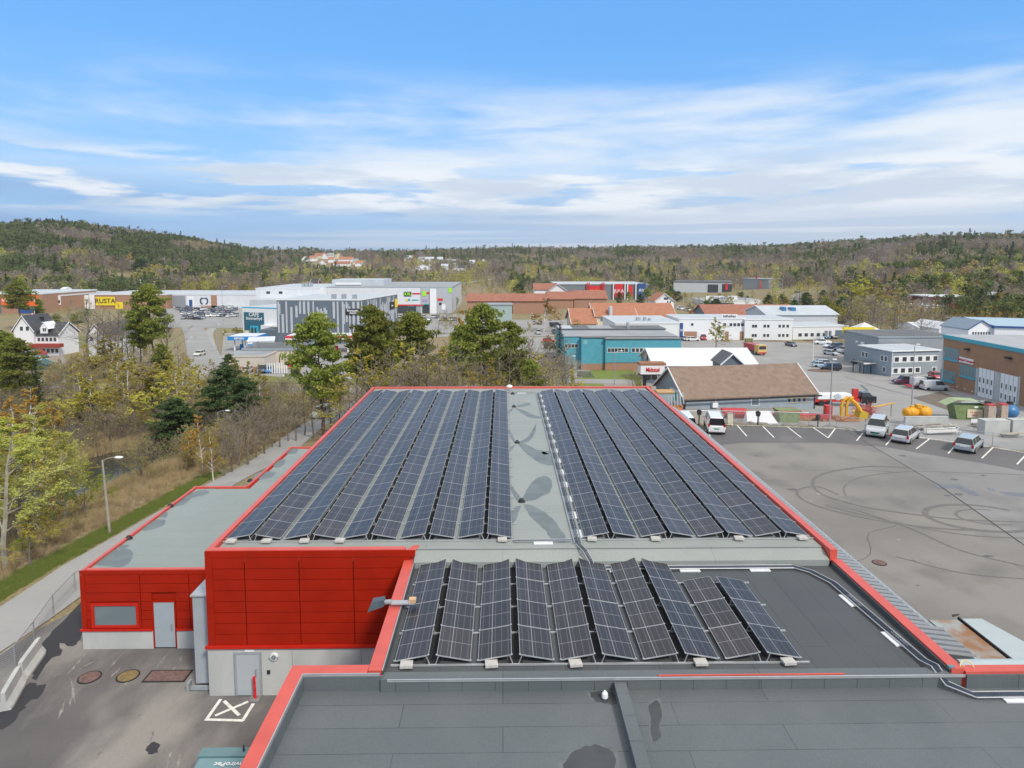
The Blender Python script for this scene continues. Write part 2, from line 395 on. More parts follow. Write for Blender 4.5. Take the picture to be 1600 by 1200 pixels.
sheet_px('fresh_asphalt', [(140, 925), (128, 1000), (112, 1010), (92, 1006), (98, 1022), (78, 1030), (56, 1062), (48, 1052), (58, 1012), (82, 985), (112, 955)], M_ASPHB, .018, .10, 3)
sheet_px('asphalt_patch', [(2, 1100), (25, 1075), (48, 1066), (72, 1072), (60, 1090), (34, 1108), (18, 1135), (-6, 1140)], M_ASPHB, .019, .14, 5)
sheet_px('asphalt_patch', [(228, 1168), (240, 1160), (250, 1164), (246, 1176), (232, 1180)], M_ASPHB, .019, .05, 6)
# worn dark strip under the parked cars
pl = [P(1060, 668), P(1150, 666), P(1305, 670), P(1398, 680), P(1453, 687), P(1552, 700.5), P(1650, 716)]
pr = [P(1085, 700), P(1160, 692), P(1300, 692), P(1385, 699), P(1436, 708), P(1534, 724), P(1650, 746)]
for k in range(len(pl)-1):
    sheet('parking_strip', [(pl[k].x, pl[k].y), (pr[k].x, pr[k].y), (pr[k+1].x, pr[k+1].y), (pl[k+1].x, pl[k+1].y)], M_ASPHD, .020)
ZI = [0]
def zi(): ZI[0] += 1; return (ZI[0] % 40)*.00025
def line(a, b, w=.12, z=.028, name='road_marking', m=M_LINE):
    z += zi()
    d = (b-a).normalized(); n = Vector((-d.y, d.x, 0))*w/2
    return struct(MB().quad(*[(q.x, q.y, z) for q in (a+n, a-n, b-n, b+n)]).build(name, m))
for (x0, y0, x1, y1) in [(1152, 665, 1167, 682), (1192, 666.5, 1209.5, 684), (1230, 667, 1252, 684), (1271, 668.5, 1294, 684.5), (1305, 670, 1294, 684.5), (1348, 677, 1338.5, 689), (1397, 681, 1384, 696), (1452.5, 686, 1431.5, 701.8), (1491, 698, 1481.5, 709), (1551.5, 699.5, 1534, 716.5), (1603, 711, 1589, 726), (1103, 672, 1110, 682), (1660, 718, 1648, 738)]:
    line(P(x0, y0), P(x1, y1), .13)
el = [P(1118, 663), P(1152, 664.5), P(1305, 669.5), P(1397, 679.5), P(1453, 685.5), P(1551, 699), P(1603, 708), P(1700, 725)]
for a, b in zip(el, el[1:]): line(a, b, .13, .0285)
line(P(1318, 671), P(1465, 757), .05, .024, 'asphalt_seam', M_ASPHB); line(P(1465, 757), P(1600, 852), .09, .024, 'asphalt_seam', M_ASPHB)
line(P(1380, 951), P(1420, 949.5), .05, .024)
rl = random.Random(77); M_OIL = mat('oil_spot', (.11, .105, .10), .6, 0, .2, 4); M_CRACK = mat('crack_filler', (.07, .068, .066), .7, 0, .1, 4); M_PALE = mat('pale_dust', (.30, .285, .26), .95, 0, .1, 3)
for k in range(46):
    x = rl.uniform(19, 60); y = rl.uniform(24, 66)
    if y > float(np.interp(x, EX, EY))-7: continue
    rr_ = rl.uniform(.06, .28); sheet('oil_spot', [(x+rr_*math.cos(t)*rl.uniform(.6, 1.3)*1.5, y+rr_*math.sin(t)*rl.uniform(.6, 1.3)) for t in [i*.63 for i in range(10)]], M_OIL if k % 3 else M_PALE, .0195+zi()*.1)
for (x, y, a, L_) in ((22, 40, .4, 9), (30, 33, 1.2, 7), (44, 46, -.2, 12), (27, 58, .1, 8), (38, 28, .8, 10), (52, 38, 1.5, 8), (20, 52, 1.4, 9)):
    q = [Vector((x, y, 0))]
    for i in range(10): a += rl.uniform(-.35, .35); q.append(q[-1]+Vector((math.cos(a), math.sin(a), 0))*L_/10)
    struct(strip_mesh(q, .035, .0193+zi()*.1, 0).build('crack', M_CRACK))
# tyre marks burnt on the lot
M_TYRE = mat('tyre_rubber_mark', (.15, .143, .134), .8, 0, .1, 3)
def arc_px(pts, w, w2=None):
    q = catmull([P(x, y) for x, y in pts], 8); return struct(strip_mesh(q, w, .0205+zi()*.3, 0, w2).build('tyre_mark', M_TYRE))
arc_px([(1420, 731), (1360, 729), (1305, 736), (1275, 746), (1271, 760), (1290, 775), (1350, 792), (1420, 803), (1500, 812), (1600, 816)], .32, .2)
arc_px([(1600, 742), (1500, 739), (1420, 737), (1350, 745), (1320, 760), (1322, 776)], .16, .12)
arc_px([(1310, 773), (1280, 761), (1258, 762), (1245, 770), (1262, 785), (1320, 803), (1400, 818), (1480, 827), (1545, 829)], .22, .22)
arc_px([(1330, 795), (1420, 825), (1500, 860), (1600, 885)], .16); arc_px([(1400, 870), (1500, 895), (1600, 905)], .12); arc_px([(1290, 790), (1380, 812), (1500, 835), (1620, 842)], .14)
def ring(c, rx, ry, w, t0, t1):
    q = [Vector((c.x+rx*math.cos(math.radians(t)), c.y+ry*math.sin(math.radians(t)), 0)) for t in range(t0, t1+1, 6)]; struct(strip_mesh(q, w, .0205+zi()*.3, 0, w).build('tyre_mark', M_TYRE))
ring(P(1531, 809), 3.7, 2.6, .42, 30, 330); ring(P(1545, 808), 2.2, 1.5, .2, 60, 290)
M_WET = mat('wet_spot', (.15, .15, .155), .35, 0, .1, 2)
def blob_px(pts, m, name='damp_spot', z=.024):
    q = [P(x, y) for x, y in pts]; return sheet(name, [(v.x, v.y) for v in q], m, z)
blob_px([(1456, 757), (1470, 758), (1487, 758), (1497, 757), (1511, 764), (1529, 771), (1531, 775), (1518, 774), (1500, 765), (1488, 761), (1478, 764), (1466, 763)], M_WET)
blob_px([(1541, 762), (1554, 765), (1556, 767), (1546, 766)], M_WET); blob_px([(1562, 769), (1580, 770), (1600, 771), (1620, 776), (1600, 777), (1570, 773)], M_WET); blob_px([(1462, 753.5), (1470, 754), (1466, 755)], M_WET)
def cover(p, r, m, label, square=None):
    o = empty('manhole_cover', (p.x, p.y, .02), label, 'manhole cover')
    if square:
        MB().box(-square[0], square[0], -square[1], square[1], 0, .012).build('rim', M_GREYM if False else M_DARK, o); MB().box(-square[0]+.08, square[0]-.08, -square[1]+.08, square[1]-.08, .0, .022).build('lid', m, o)
    else:
        MB().cyl((0, 0, 0), (0, 0, .014), r+.07, n=28).build('rim', M_DARK, o); b = MB().cyl((0, 0, 0), (0, 0, .022), r, n=28)
        for k in range(-3, 4): b.box(-r*.7, r*.7, k*r*.22-.02, k*r*.22+.02, .022, .03)
        b.build('lid', m, o)
M_RUST = mat('rusty_iron', (.17, .105, .09), .85, 0, .25, 6); M_OCHRE = mat('ochre_iron', (.22, .16, .07), .85, 0, .2, 6)
cover(P(140, 1059), .42, M_RUST, 'round rust-red manhole cover nearest the concrete barriers', None)
cover(P(200, 1057), .42, M_OCHRE, 'round ochre manhole cover between the red one and the square hatch')
cover(P(262, 1057), .5, M_RUST, 'rectangular rust-red hatch in the yard beside the tall grey box', (.95, .45))
cover(P(1374, 880), .35, M_RUST, 'small round manhole cover alone in the big asphalt lot')
# crossed loading square
for (x0, y0, x1, y1) in [(345, 1093, 322, 1126), (320, 1125, 381, 1126.5), (379, 1127, 396, 1100), (350, 1096, 374, 1118.5), (336, 1119, 388, 1097)]:
    line(P(x0, y0), P(x1, y1), .14, .024)
# pale drag scratches in the yard
M_SCR = mat('dried_mud', (.24, .225, .21), .9, 0, .3, 4)
rs = random.Random(5)
for (x0, y0, x1, y1) in [(rs.uniform(90, 330),)*0 or (a_, b_, a_-rs.uniform(6, 26), b_+rs.uniform(8, 34)) for a_, b_ in [(rs.uniform(95, 330), rs.uniform(1015, 1185)) for _ in range(11)]]+[(136, 1020, 105, 1056), (194, 1019, 160, 1056), (160, 1027, 120, 1048), (190, 1042, 172, 1060), (262, 1022, 245, 1044), (110, 1060, 118, 1100), (118, 1064, 108, 1108), (285, 1025, 280, 1036)]:
    a = P(x0, y0); b = P(x1, y1); n = 9; d = (b-a); nn = Vector((-d.y, d.x, 0)).normalized(); L1 = []; L2 = []
    for k in range(n+1):
        t = k/n; p = lerp(a, b, t)+nn*rs.uniform(-.03, .03); w = .042*math.sin(math.pi*min(1, max(.06, t)))*rs.uniform(.6, 1.7); L1.append((p+nn*w)); L2.append((p-nn*w))
    sheet('mud_scratch', [(q.x, q.y) for q in L1+L2[::-1]], M_SCR, .0225+zi()*.4)

# ================================================================== THE RED BUILDING
Z1 = 6.32   # main roof felt
bd = empty('warehouse', (0, 0, 0), 'big red warehouse with concrete base, flat felt roofs and red roof edging', 'building')
XL, XR, YF, YB = -12.58, 14.15, 27.62, 64.5
YM = 19.85       # front edge of the lower roof
ZL, ZF = 5.78, 5.47
# structure of walls under the roofs
MB().box(XL+.06, -3.9, YF+.06, YB-.06, 0, Z1-.02).box(-3.899, XR-.06, YF+.51, YB-.06, 0, Z1-.02).build('wall_core', M_RED, bd)
MB().add([(XL+.3, YF+.3, Z1), (XR-.3, YF+.3, Z1), (XR-.3, YB-.3, Z1), (XL+.3, YB-.3, Z1)], [(0, 1, 2, 3)]).build('roof', M_FELT_L, bd)
# upstand front strip of main roof towards lower roof (felt slope)
MB().add([(-3.75, YF-.35, ZL), (XR-.3, YF-.35, ZL), (XR-.3, YF+.5, ZL), (-3.75, YF+.5, ZL), (-3.75, YF-.35, ZL+.26), (XR-.3, YF-.35, ZL+.26), (XR-.3, YF+.42, Z1+.004), (-3.75, YF+.42, Z1+.004), (XR-.3, YF+.5, Z1+.004), (-3.75, YF+.5, Z1+.004)], [(0, 1, 5, 4), (4, 5, 6, 7), (7, 6, 8, 9), (1, 2, 8, 6, 5), (0, 4, 7, 9, 3), (2, 3, 9, 8)]).build('roof_step', M_FELT_L, bd)
MB().box(-3.95, XR-.1, YM, YF-.36, 0, ZL-.012).build('wall_core', M_RED, bd)
MB().add([(-3.757, YM, ZL), (XR-.2, YM, ZL), (XR-.2, YF-.3, ZL), (-3.757, YF-.3, ZL)], [(0, 1, 2, 3)]).build('roof', M_FELT_D, bd)
# front section
MB().box(-6.3, 40, -14, YM-.02, 0, ZF-.012).build('wall_core', M_RED, bd)
MB().add([(-6.178, -14, ZF), (40, -14, ZF), (40, YM-.1, ZF), (-6.178, YM-.1, ZF)], [(0, 1, 2, 3)]).build('roof', M_FELT_F, bd)
st = MB().box(-3.757, XR+.1, YM-.26, YM+.12, ZF-.05, ZL+.1)
st.build('roof_step', M_FELT_F, bd)
MB().box(-3.55, XR+.2, YM-.29, YM-.262, ZL+.03, ZL+.115).build('edge_trim', M_ALU, bd)
MB().box(4.8, 10.6, YM-.262+.02, YM-.2, ZL+.112, ZL+.15).build('edge_trim', M_REDCAP, bd)
MB().box(3.42, 3.78, -14, YM-.3, ZF-.02, ZF+.30).build('fire_wall_upstand', M_FELT_F, bd)
# seam strips in upstand face
for k in range(17): MB().box(-3.3+k*1.02, -3.285+k*1.02, YM-.264, YM-.261, ZF, ZL+.03).build('felt_joint', M_DAMP2, bd)
# parapets
def parapet(name, a, b, w, z0, z1, m=M_REDCAP):
    a = Vector(a); b = Vector(b); d = (b-a).normalized(); n = Vector((-d.y, d.x))*w/2; e = d*0
    poly = [a+n-e, a-n-e, b-n+e, b+n+e]; MB().prism([(q.x, q.y) for q in poly], z0, z1).build(name, m, bd)
PW = .24
parapet('parapet', (XL+PW/2, YF-.02), (XL+PW/2, YB), PW, Z1-.35, Z1+.15)
parapet('parapet', (XR-PW/2+.02, YF-.3), (XR-PW/2+.02, YB), .30, Z1-.35, Z1+.15)
parapet('parapet', (XL+PW+.002, YB-.16), (XR-PW+.02, YB-.16), .32, Z1-.3, Z1+.152)
parapet('parapet', (XL+PW+.002, YF+.14), (-4.15, YF+.14), .30, Z1-.35, Z1+.152)
# front fascia below cap, deep red
MB().box(XL-.03, -3.72, YF-.05, YF-.012, Z1-.16, Z1+.12).build('fascia', M_RED, bd)
# lower section edges
parapet('parapet', (-3.98, YM+.02), (-3.98, YF+.1), .42, ZL-.4, ZL+.22)
MB().prism([(-4.2, YF+.102), (-3.76, YF+.102), (-3.6, YF+.7), (-3.9, YF+.7)], ZL, Z1+.02).build('parapet_corner', M_REDCAP, bd)
parapet('parapet', (XR+.02, YM-.2), (XR+.02, YF-.302), .40, ZL-.45, ZL+.26)
parapet('parapet', (-6.62, YM+.1), (-4.202, YM+.1), .44, ZL-.45, ZL+.22)
parapet('parapet', (-6.4, -14), (-6.4, YM-.122), .44, ZF-.45, ZL+.22)
parapet('parapet', (XR+.222, YM-.10), (40, YM-.10), .34, ZL-.45, ZL+.20)
MB().box(-6.178, -6.12, -14, YM-.125, ZF, ZL+.15).build('felt_upstand', M_FELT_F, bd); MB().box(-6.178, -6.15, -14, YM-.14, ZL+.152, ZL+.235).build('edge_trim', M_ALU, bd)
MB().box(-3.758, -3.70, YM, YF-.36, ZL, ZL+.22).build('felt_upstand', M_FELT_D, bd); MB().box(-3.758, -3.73, YM, YF-.4, ZL+.222, ZL+.235).build('edge_trim', M_ALU, bd)
MB().box(-6.119, -3.7, YM-.18, YM-.122, ZF, ZL+.15).build('felt_upstand', M_FELT_F, bd); MB().box(-6.149, -3.8, YM-.15, YM-.122, ZL+.152, ZL+.235).build('edge_trim', M_ALU, bd)
MB().box(XR-.24, XR-.182, YM-.1, YF-.4, ZL, ZL+.2).build('felt_upstand', M_FELT_D, bd)
MB().box(XR+.222, 40, YM-.33, YM-.272, ZF, ZL+.12).build('felt_upstand', M_FELT_F, bd)
# outer cladding of right side with lower canopy roof
MB().box(XR, XR+.05, YF, YB, 2.2, Z1-.36).build('cladding', M_RED, bd)

def clad_wall(x0, x1, y, ztop, zc, seams, nrow, reveal=(), conc_holes=()):
    """front wall facing the camera: red cassette panels above a concrete base"""
    xs = [x0]+list(seams)+[x1]; rows = [zc+(ztop-zc)*k/nrow for k in range(nrow+1)]; b = MB()
    for i in range(len(xs)-1):
        for k in range(nrow):
            ax, bx, az, bz = xs[i]+.018, xs[i+1]-.018, rows[k]+.012, rows[k+1]-.012
            segs = [(ax, bx)]
            for (rx0, rx1, rz0, rz1) in reveal:
                if rz0 < bz and rz1 > az:
                    new = []
                    for (p, q) in segs:
                        if rx1 <= p or rx0 >= q: new.append((p, q))
                        else:
                            if rx0 > p: new.append((p, rx0))
                            if rx1 < q: new.append((rx1, q))
                    segs = new
            for p, q in segs:
                if q-p > .03: b.box(p, q, y-.045, y+.02, az, bz)
    return b.build('cladding', M_RED, bd)
clad_wall(XL+.02, -3.9, YF, Z1-.17, 2.28, (-10.95, -8.65, -6.35), 8)
MB().box(XL-.02, XL+.28, YF-.07, YF-.046, 2.28, Z1-.17).build('corner_trim', M_RED, bd)
MB().box(XL-.12, -4.0, YF-.16, YF-.01, 2.16, 2.27).build('sill', M_REDL, bd)
for x0, x1 in ((XL-.05, -9.05), (-9.035, -6.1), (-6.085, -4.0)):
    MB().box(x0, x1, YF-.075, YF+.05, -.3, 2.155).build('concrete_base', M_CONC, bd)
# main wall door
def door(x, y, z0, w, hh, m=M_DOOR, red=False, parent=bd):
    f = MB(); t = .07
    f.box(x-t, x, y-.05, y+.02, z0, z0+hh+t); f.box(x+w, x+w+t, y-.05, y+.02, z0, z0+hh+t); f.box(x, x+w, y-.05, y+.02, z0+hh, z0+hh+t)
    d = MB().box(x+.004, x+w-.004, y-.035, y-.005, z0+.02, z0+hh-.004).build('door', m, parent)
    f.build('frame', M_RED if red else M_GREYM, d)
    hb = MB().box(x+w-.16, x+w-.12, y-.09, y-.07, z0+.88, z0+1.22).box(x+w-.16, x+w-.12, y-.072, y-.036, z0+.9, z0+.94).box(x+w-.16, x+w-.12, y-.072, y-.036, z0+1.16, z0+1.20); hb.build('handle', M_STEEL, d); return d
yc = YF-.075
MB().box(-11.55, -10.35, yc-.012, yc-.002, .03, 1.98).build('door_recess', M_GREYM, bd)
door(-11.42, yc-.02, .04, .98, 1.86)
lamp = MB().cyl((-9.8, yc, 1.78), (-9.8, yc-.09, 1.78), .17, .15, 16).build('wall_lamp', M_WHITE, bd)
MB().cyl((-9.8, yc-.091, 1.78), (-9.8, yc-.11, 1.78), .1, .1, 14).build('lamp_glass', M_GLASSL, lamp)
MB().box(-10.02, -9.58, yc-.115, yc-.1, 1.77, 1.79).box(-9.81, -9.79, yc-.113, yc-.102, 1.62, 1.94).build('guard', M_GREYM, lamp)
MB().box(-10.12, -10.0, yc-.05, yc, 1.0, 1.16).build('key_reader', M_DARK, bd)
MB().box(-11.05, -10.65, yc-.03, yc, 2.0, 2.1).build('sign_plate', M_WHITE, bd)

# ---- left wing
WX0, WX1, WY0 = -20.2, XL, 31.2; ZW = 3.85
wing = [(WX0, WY0), (WX1, WY0), (WX1, 52.4), (-16.75, 52.4), (-16.75, 43.1), (WX0, 43.1)]
MB().prism([(-20.05, WY0+.06), (XL+.04, WY0+.06), (XL+.04, 52.3), (-16.65, 52.3), (-16.65, 43.0), (-20.05, 43.0)], 0, ZW-.02).build('wall_core', M_RED, bd)
MB().add([(x, y, ZW) for x, y in [(-19.95, WY0+.2), (XL+.02, WY0+.2), (XL+.02, 52.2), (-16.5, 52.2), (-16.5, 42.9), (-19.95, 42.9)]], [(0, 1, 2, 3, 4, 5)]).build('roof', M_FELT_W, bd)
def wp(a, b, w=.15): parapet('parapet', a, b, w, ZW-.3, ZW+.10)
wp((WX0+.12, WY0), (WX0+.12, 42.98)); wp((WX0, 43.1), (-16.75, 43.1)); wp((-16.75, 43.222), (-16.75, 52.28)); wp((-16.87, 52.4), (XL, 52.4)); wp((WX0+.242, WY0+.12), (XL, WY0+.12), .2)
MB().box(WX0-.03, XL-.02, WY0-.04, WY0-.012, ZW-.12, ZW+.07).build('fascia', M_RED, bd)
win = (-19.62, -17.62, 1.2, 2.18)
b0 = .93
clad_wall(WX0+.02, XL, WY0, ZW-.13, b0+.1, (-17.38, -15.05), 6, ((-19.76, -17.48, 1.06, 2.32), (-16.86, -15.7, 0, 2.44)))
MB().box(WX0-.01, WX0+.22, WY0-.07, WY0-.046, b0+.1, ZW-.13).build('corner_trim', M_RED, bd)
MB().box(WX0-.1, -16.86, WY0-.13, WY0-.01, b0, b0+.09).build('sill', M_REDL, bd); MB().box(-15.72, XL, WY0-.13, WY0-.01, b0, b0+.09).build('sill', M_REDL, bd)
MB().box(WX0-.03, -16.86, WY0-.065, WY0+.05, -.2, b0-.003).build('concrete_base', M_CONC, bd); MB().box(-15.72, XL, WY0-.065, WY0+.05, -.2, b0-.003).build('concrete_base', M_CONC, bd)
wf = MB(); t = .13
wf.box(win[0]-t, win[0], WY0-.08, WY0+.03, win[2]-t, win[3]+t).box(win[1], win[1]+t, WY0-.08, WY0+.03, win[2]-t, win[3]+t).box(win[0], win[1], WY0-.08, WY0+.03, win[3], win[3]+t).box(win[0], win[1], WY0-.08, WY0+.03, win[2]-t, win[2])
wo = wf.build('window', M_REDL, bd); MB().box(win[0], win[1], WY0-.03, WY0-.0, win[2], win[3]).build('pane', M_GLASSL, wo)
door(-16.78, WY0-.02, .06, .98, 2.28, M_ALU if False else mat('pale_door', (.34, .39, .43), .4, 0, .03), True)
# tall grey box on the wall of the wing
gb = tag(MB().box(-13.45, XL-.0, 28.1, 31.1, .22, 4.2).build('service_duct', mat('grey_panel', (.33, .37, .40), .45, 0, .05, 1)), 'tall grey sheet metal box between the two red walls', 'duct box')
MB().box(-13.52, XL, 28.03, 31.12, 4.202, 4.27).build('top_cover', M_ALU, gb); MB().box(-13.6, XL, 27.87, 28.01, .05, .2).box(-13.72, -13.62, 27.77, 28.1, .0, .42).build('base_frame', M_GREYM, gb)
for k in range(1, 4): MB().box(-13.458, -13.451, 28.1+k*.75, 28.12+k*.75, .25, 4.18).build('joint', M_GREYM, gb)
# louvred canopy along the right wall
cr = mat('canopy_sheet', (.13, .15, .17), .6, 0, .05, 2); M_RIB = mat('canopy_rib', (.27, .30, .33), .5, 0, .05, 2)
cb = MB(); cb.add([(XR+.06, 25.0, 4.7), (XR+.06, YB, 4.7), (XR+2.75, YB, 4.3), (XR+2.75, 25, 4.3)], [(0, 3, 2, 1)]); cb.add([(XR+.2, 23, 4.67), (XR+.2, 25, 4.67), (XR+3.1, 25, 4.3), (XR+3.1, 23, 4.3)], [(0, 3, 2, 1)])
co = cb.build('canopy', cr, bd)
rb = MB()
y = 23.0
while y < YB:
    x1 = XR+2.75 if y > 25 else XR+3.1
    rb.add([(XR+.22, y, 4.68), (XR+.22, y+.07, 4.68), (XR+.22, y+.035, 4.74), (x1, y, 4.305), (x1, y+.07, 4.305), (x1, y+.035, 4.40)], [(0, 2, 5, 3), (2, 1, 4, 5), (3, 5, 4)]); y += .36
rb.build('ribs', M_RIB, co)
MB().box(XR+2.76, XR+2.9, 25, YB, 4.16, 4.29).build('gutter', M_GREYM, co)
# damp patches on the roofs: irregular dried puddle outlines
def puddle(cx, cy, rx, ry, z, m, sd, n=30, rot=0.0, rough=.45):
    rr = random.Random(sd); ph = [rr.uniform(0, 6.28) for _ in range(6)]; pts = []
    for i in range(n):
        t = 2*math.pi*i/n; k = 1+rough*(.5*math.sin(2*t+ph[0])+.3*math.sin(3*t+ph[1])+.25*math.sin(5*t+ph[2])+.15*math.sin(9*t+ph[3]))
        x, y = rx*k*math.cos(t), ry*k*math.sin(t); pts.append((cx+x*math.cos(rot)-y*math.sin(rot), cy+x*math.sin(rot)+y*math.cos(rot), z))
    return MB().add(pts, [tuple(range(n))]).build('damp_patch', m, bd)
def patch_px(pts, z, m=M_DAMP):
    q = []
    P_ = [P(x, y, z) for x, y in pts]; P_ = catmull(P_+[P_[0]], 4)[:-1]
    if m is M_DAMP2 and z < ZL+.1:
        c = sum(P_, Vector())/len(P_); rq = random.Random(len(pts)+3); MB().add([(c.x+(p.x-c.x)*(1.16+rq.uniform(-.03, .05)), c.y+(p.y-c.y)*(1.10+rq.uniform(-.02, .04)), z-.002) for p in P_], [tuple(range(len(P_)))]).build('dried_rim', M_TIDE, bd)
    rr = random.Random(len(pts)); return MB().add([(p.x+rr.uniform(-.03, .03), p.y+rr.uniform(-.05, .05), z) for p in P_], [tuple(range(len(P_)))]).build('damp_patch', m, bd)
zs = Z1+.004
# butterfly wings beside the roof drains
patch_px([(816, 783), (822, 766), (838, 748), (853, 744), (862, 752), (860, 768), (846, 776), (832, 782)], zs)
patch_px([(818, 788), (832, 790), (850, 800), (866, 812), (874, 825), (884, 840), (880, 848), (862, 842), (850, 826), (834, 812), (824, 800)], zs)
patch_px([(815, 786), (806, 780), (798, 765), (796, 752), (802, 762), (812, 776)], zs); patch_px([(814, 790), (808, 806), (799, 822), (797, 812), (800, 796)], zs)
patch_px([(809, 690), (824, 684), (834, 668), (838, 662), (836, 676), (828, 688), (816, 693)], zs)
patch_px([(809, 693), (822, 694), (838, 702), (852, 706), (868, 720), (862, 727), (846, 724), (830, 714), (818, 704)], zs)
patch_px([(806, 692), (799, 686), (794, 672), (800, 678)], zs); patch_px([(806, 694), (797, 706), (795, 700)], zs)
patch_px([(804, 635), (814, 632), (826, 629), (828, 633), (812, 636)], zs); patch_px([(804, 637), (818, 641), (834, 648), (846, 652), (838, 654), (822, 650)], zs); patch_px([(802, 637), (795, 642), (794, 646), (800, 641)], zs)
patch_px([(846, 706), (866, 703), (868, 708), (850, 710)], zs)
patch_px([(588, 614), (600, 613), (592, 621), (578, 630), (568, 633), (576, 622)], zs, M_DAMP2)
zs = ZW+.004
patch_px([(150, 883), (158, 868), (172, 860), (200, 858), (208, 866), (204, 876), (196, 884), (180, 886)], zs); patch_px([(182, 856), (192, 851), (201, 852), (196, 857)], zs)
patch_px([(218, 827), (228, 818), (245, 812), (258, 812), (256, 820), (242, 826), (228, 829)], zs); patch_px([(248, 806), (256, 800), (262, 802), (258, 809)], zs)
patch_px([(272, 791), (284, 780), (300, 770), (316, 766), (327, 768), (318, 774), (300, 778), (288, 788)], zs); patch_px([(318, 762), (340, 760), (345, 762), (330, 764)], zs)
patch_px([(395, 747), (405, 738), (430, 737), (424, 745), (408, 749)], zs); patch_px([(426, 728), (434, 719), (446, 718), (442, 727), (432, 731)], zs); patch_px([(444, 709), (456, 700), (466, 700), (462, 708)], zs)
zs = ZL+.004
patch_px([(1040, 884), (1052, 880), (1066, 880), (1074, 886), (1062, 892), (1048, 896), (1042, 892)], zs, M_DAMP2); patch_px([(1130, 885), (1140, 877), (1158, 877), (1168, 884), (1158, 888), (1142, 889)], zs, M_DAMP2)
zs = ZF+.004
patch_px([(921, 1082), (945, 1080), (962, 1086), (965, 1098), (950, 1100), (930, 1096)], zs, M_DAMP2); patch_px([(880, 1192), (900, 1172), (930, 1164), (955, 1172), (962, 1190), (950, 1212), (890, 1215)], zs, M_DAMP2)
patch_px([(1014, 1100), (1028, 1094), (1034, 1110), (1030, 1130), (1032, 1150), (1020, 1158), (1016, 1130)], zs, M_DAMP2)
# drains and vents
def drain(p, label, s=.16):
    o = empty('roof_drain', p, label, 'roof drain'); MB().cyl((0, 0, 0), (0, 0, .05), s*1.25, s*1.1, 14).build('flange', M_DARK, o); b = MB()
    for k in range(8):
        t = k*math.pi/4; b.cyl((s*math.cos(t), s*math.sin(t), .04), (s*.3*math.cos(t), s*.3*math.sin(t), .18), .02, .02, 5)
    b.build('strainer', M_DARK, o)
for (x, y, l) in ((815, 784, 'black roof drain in the bare aisle, nearest to the camera'), (808, 692, 'black roof drain in the bare aisle, second from the front'), (803, 636, 'black roof drain in the bare aisle, third from the front'), (801, 616, 'black roof drain farthest up the bare aisle')):
    drain(P(x, y, Z1+.004), l)
for (x, y, l) in ((201, 842, 'black drain on the left wing roof, nearest the front corner'), (266, 792, 'black drain on the left wing roof, middle one'), (391, 752, 'black drain beyond the step of the left wing roof')):
    drain(P(x, y, ZW+.006), l, .17)
def vent(p, label, r=.16, hh=.28):
    o = empty('roof_vent', p, label, 'roof vent'); MB().cyl((0, 0, 0), (0, 0, hh), r*.6, n=12).build('pipe', M_STEEL, o); b = MB().cyl((0, 0, hh), (0, 0, hh+.12), r, r*.9, 14); b.cyl((0, 0, hh+.12), (0, 0, hh+.2), r*.9, r*.3, 14); b.build('cap', M_WHITE, o)
vent(P(796, 606, Z1+.25), 'white domed vent on the far red roof edge', .3, .1); vent(P(827, 879, ZL+.01), 'small white vent behind the lower panel rows', .12, .1); vent(P(945, 1092, ZF+.008), 'small metal vent in a dark damp spot on the front roof', .1, .06)
# security camera / flood light on the red edge
fl = empty('floodlight', (-4.0, 23.8, ZL+.32), 'dark floodlight on a bracket over the red roof edge', 'floodlight')
MB().box(-.1, .75, -.13, .13, 0, .05).build('bracket', M_ALU, fl); MB().box(.55, .8, -.12, .12, .052, .18).build('junction_box', mat('tan_box', (.55, .36, .2), .6), fl)
MB().cyl((-.1, 0, .06), (-.35, 0, .04), .09, .09, 10).build('arm', M_GREYM, fl); MB().add([(-.35, -.2, -.02), (-.35, .2, -.02), (-.35, .16, .2), (-.35, -.16, .2), (-.95, -.24, -.22), (-.95, .24, -.22), (-.8, .16, .12), (-.8, -.16, .12)], [(0, 1, 2, 3), (7, 6, 5, 4), (3, 2, 6, 7), (0, 4, 5, 1), (0, 3, 7, 4), (1, 5, 6, 2)]).build('head', mat('dark_teal_plastic', (.07, .10, .12), .5), fl)

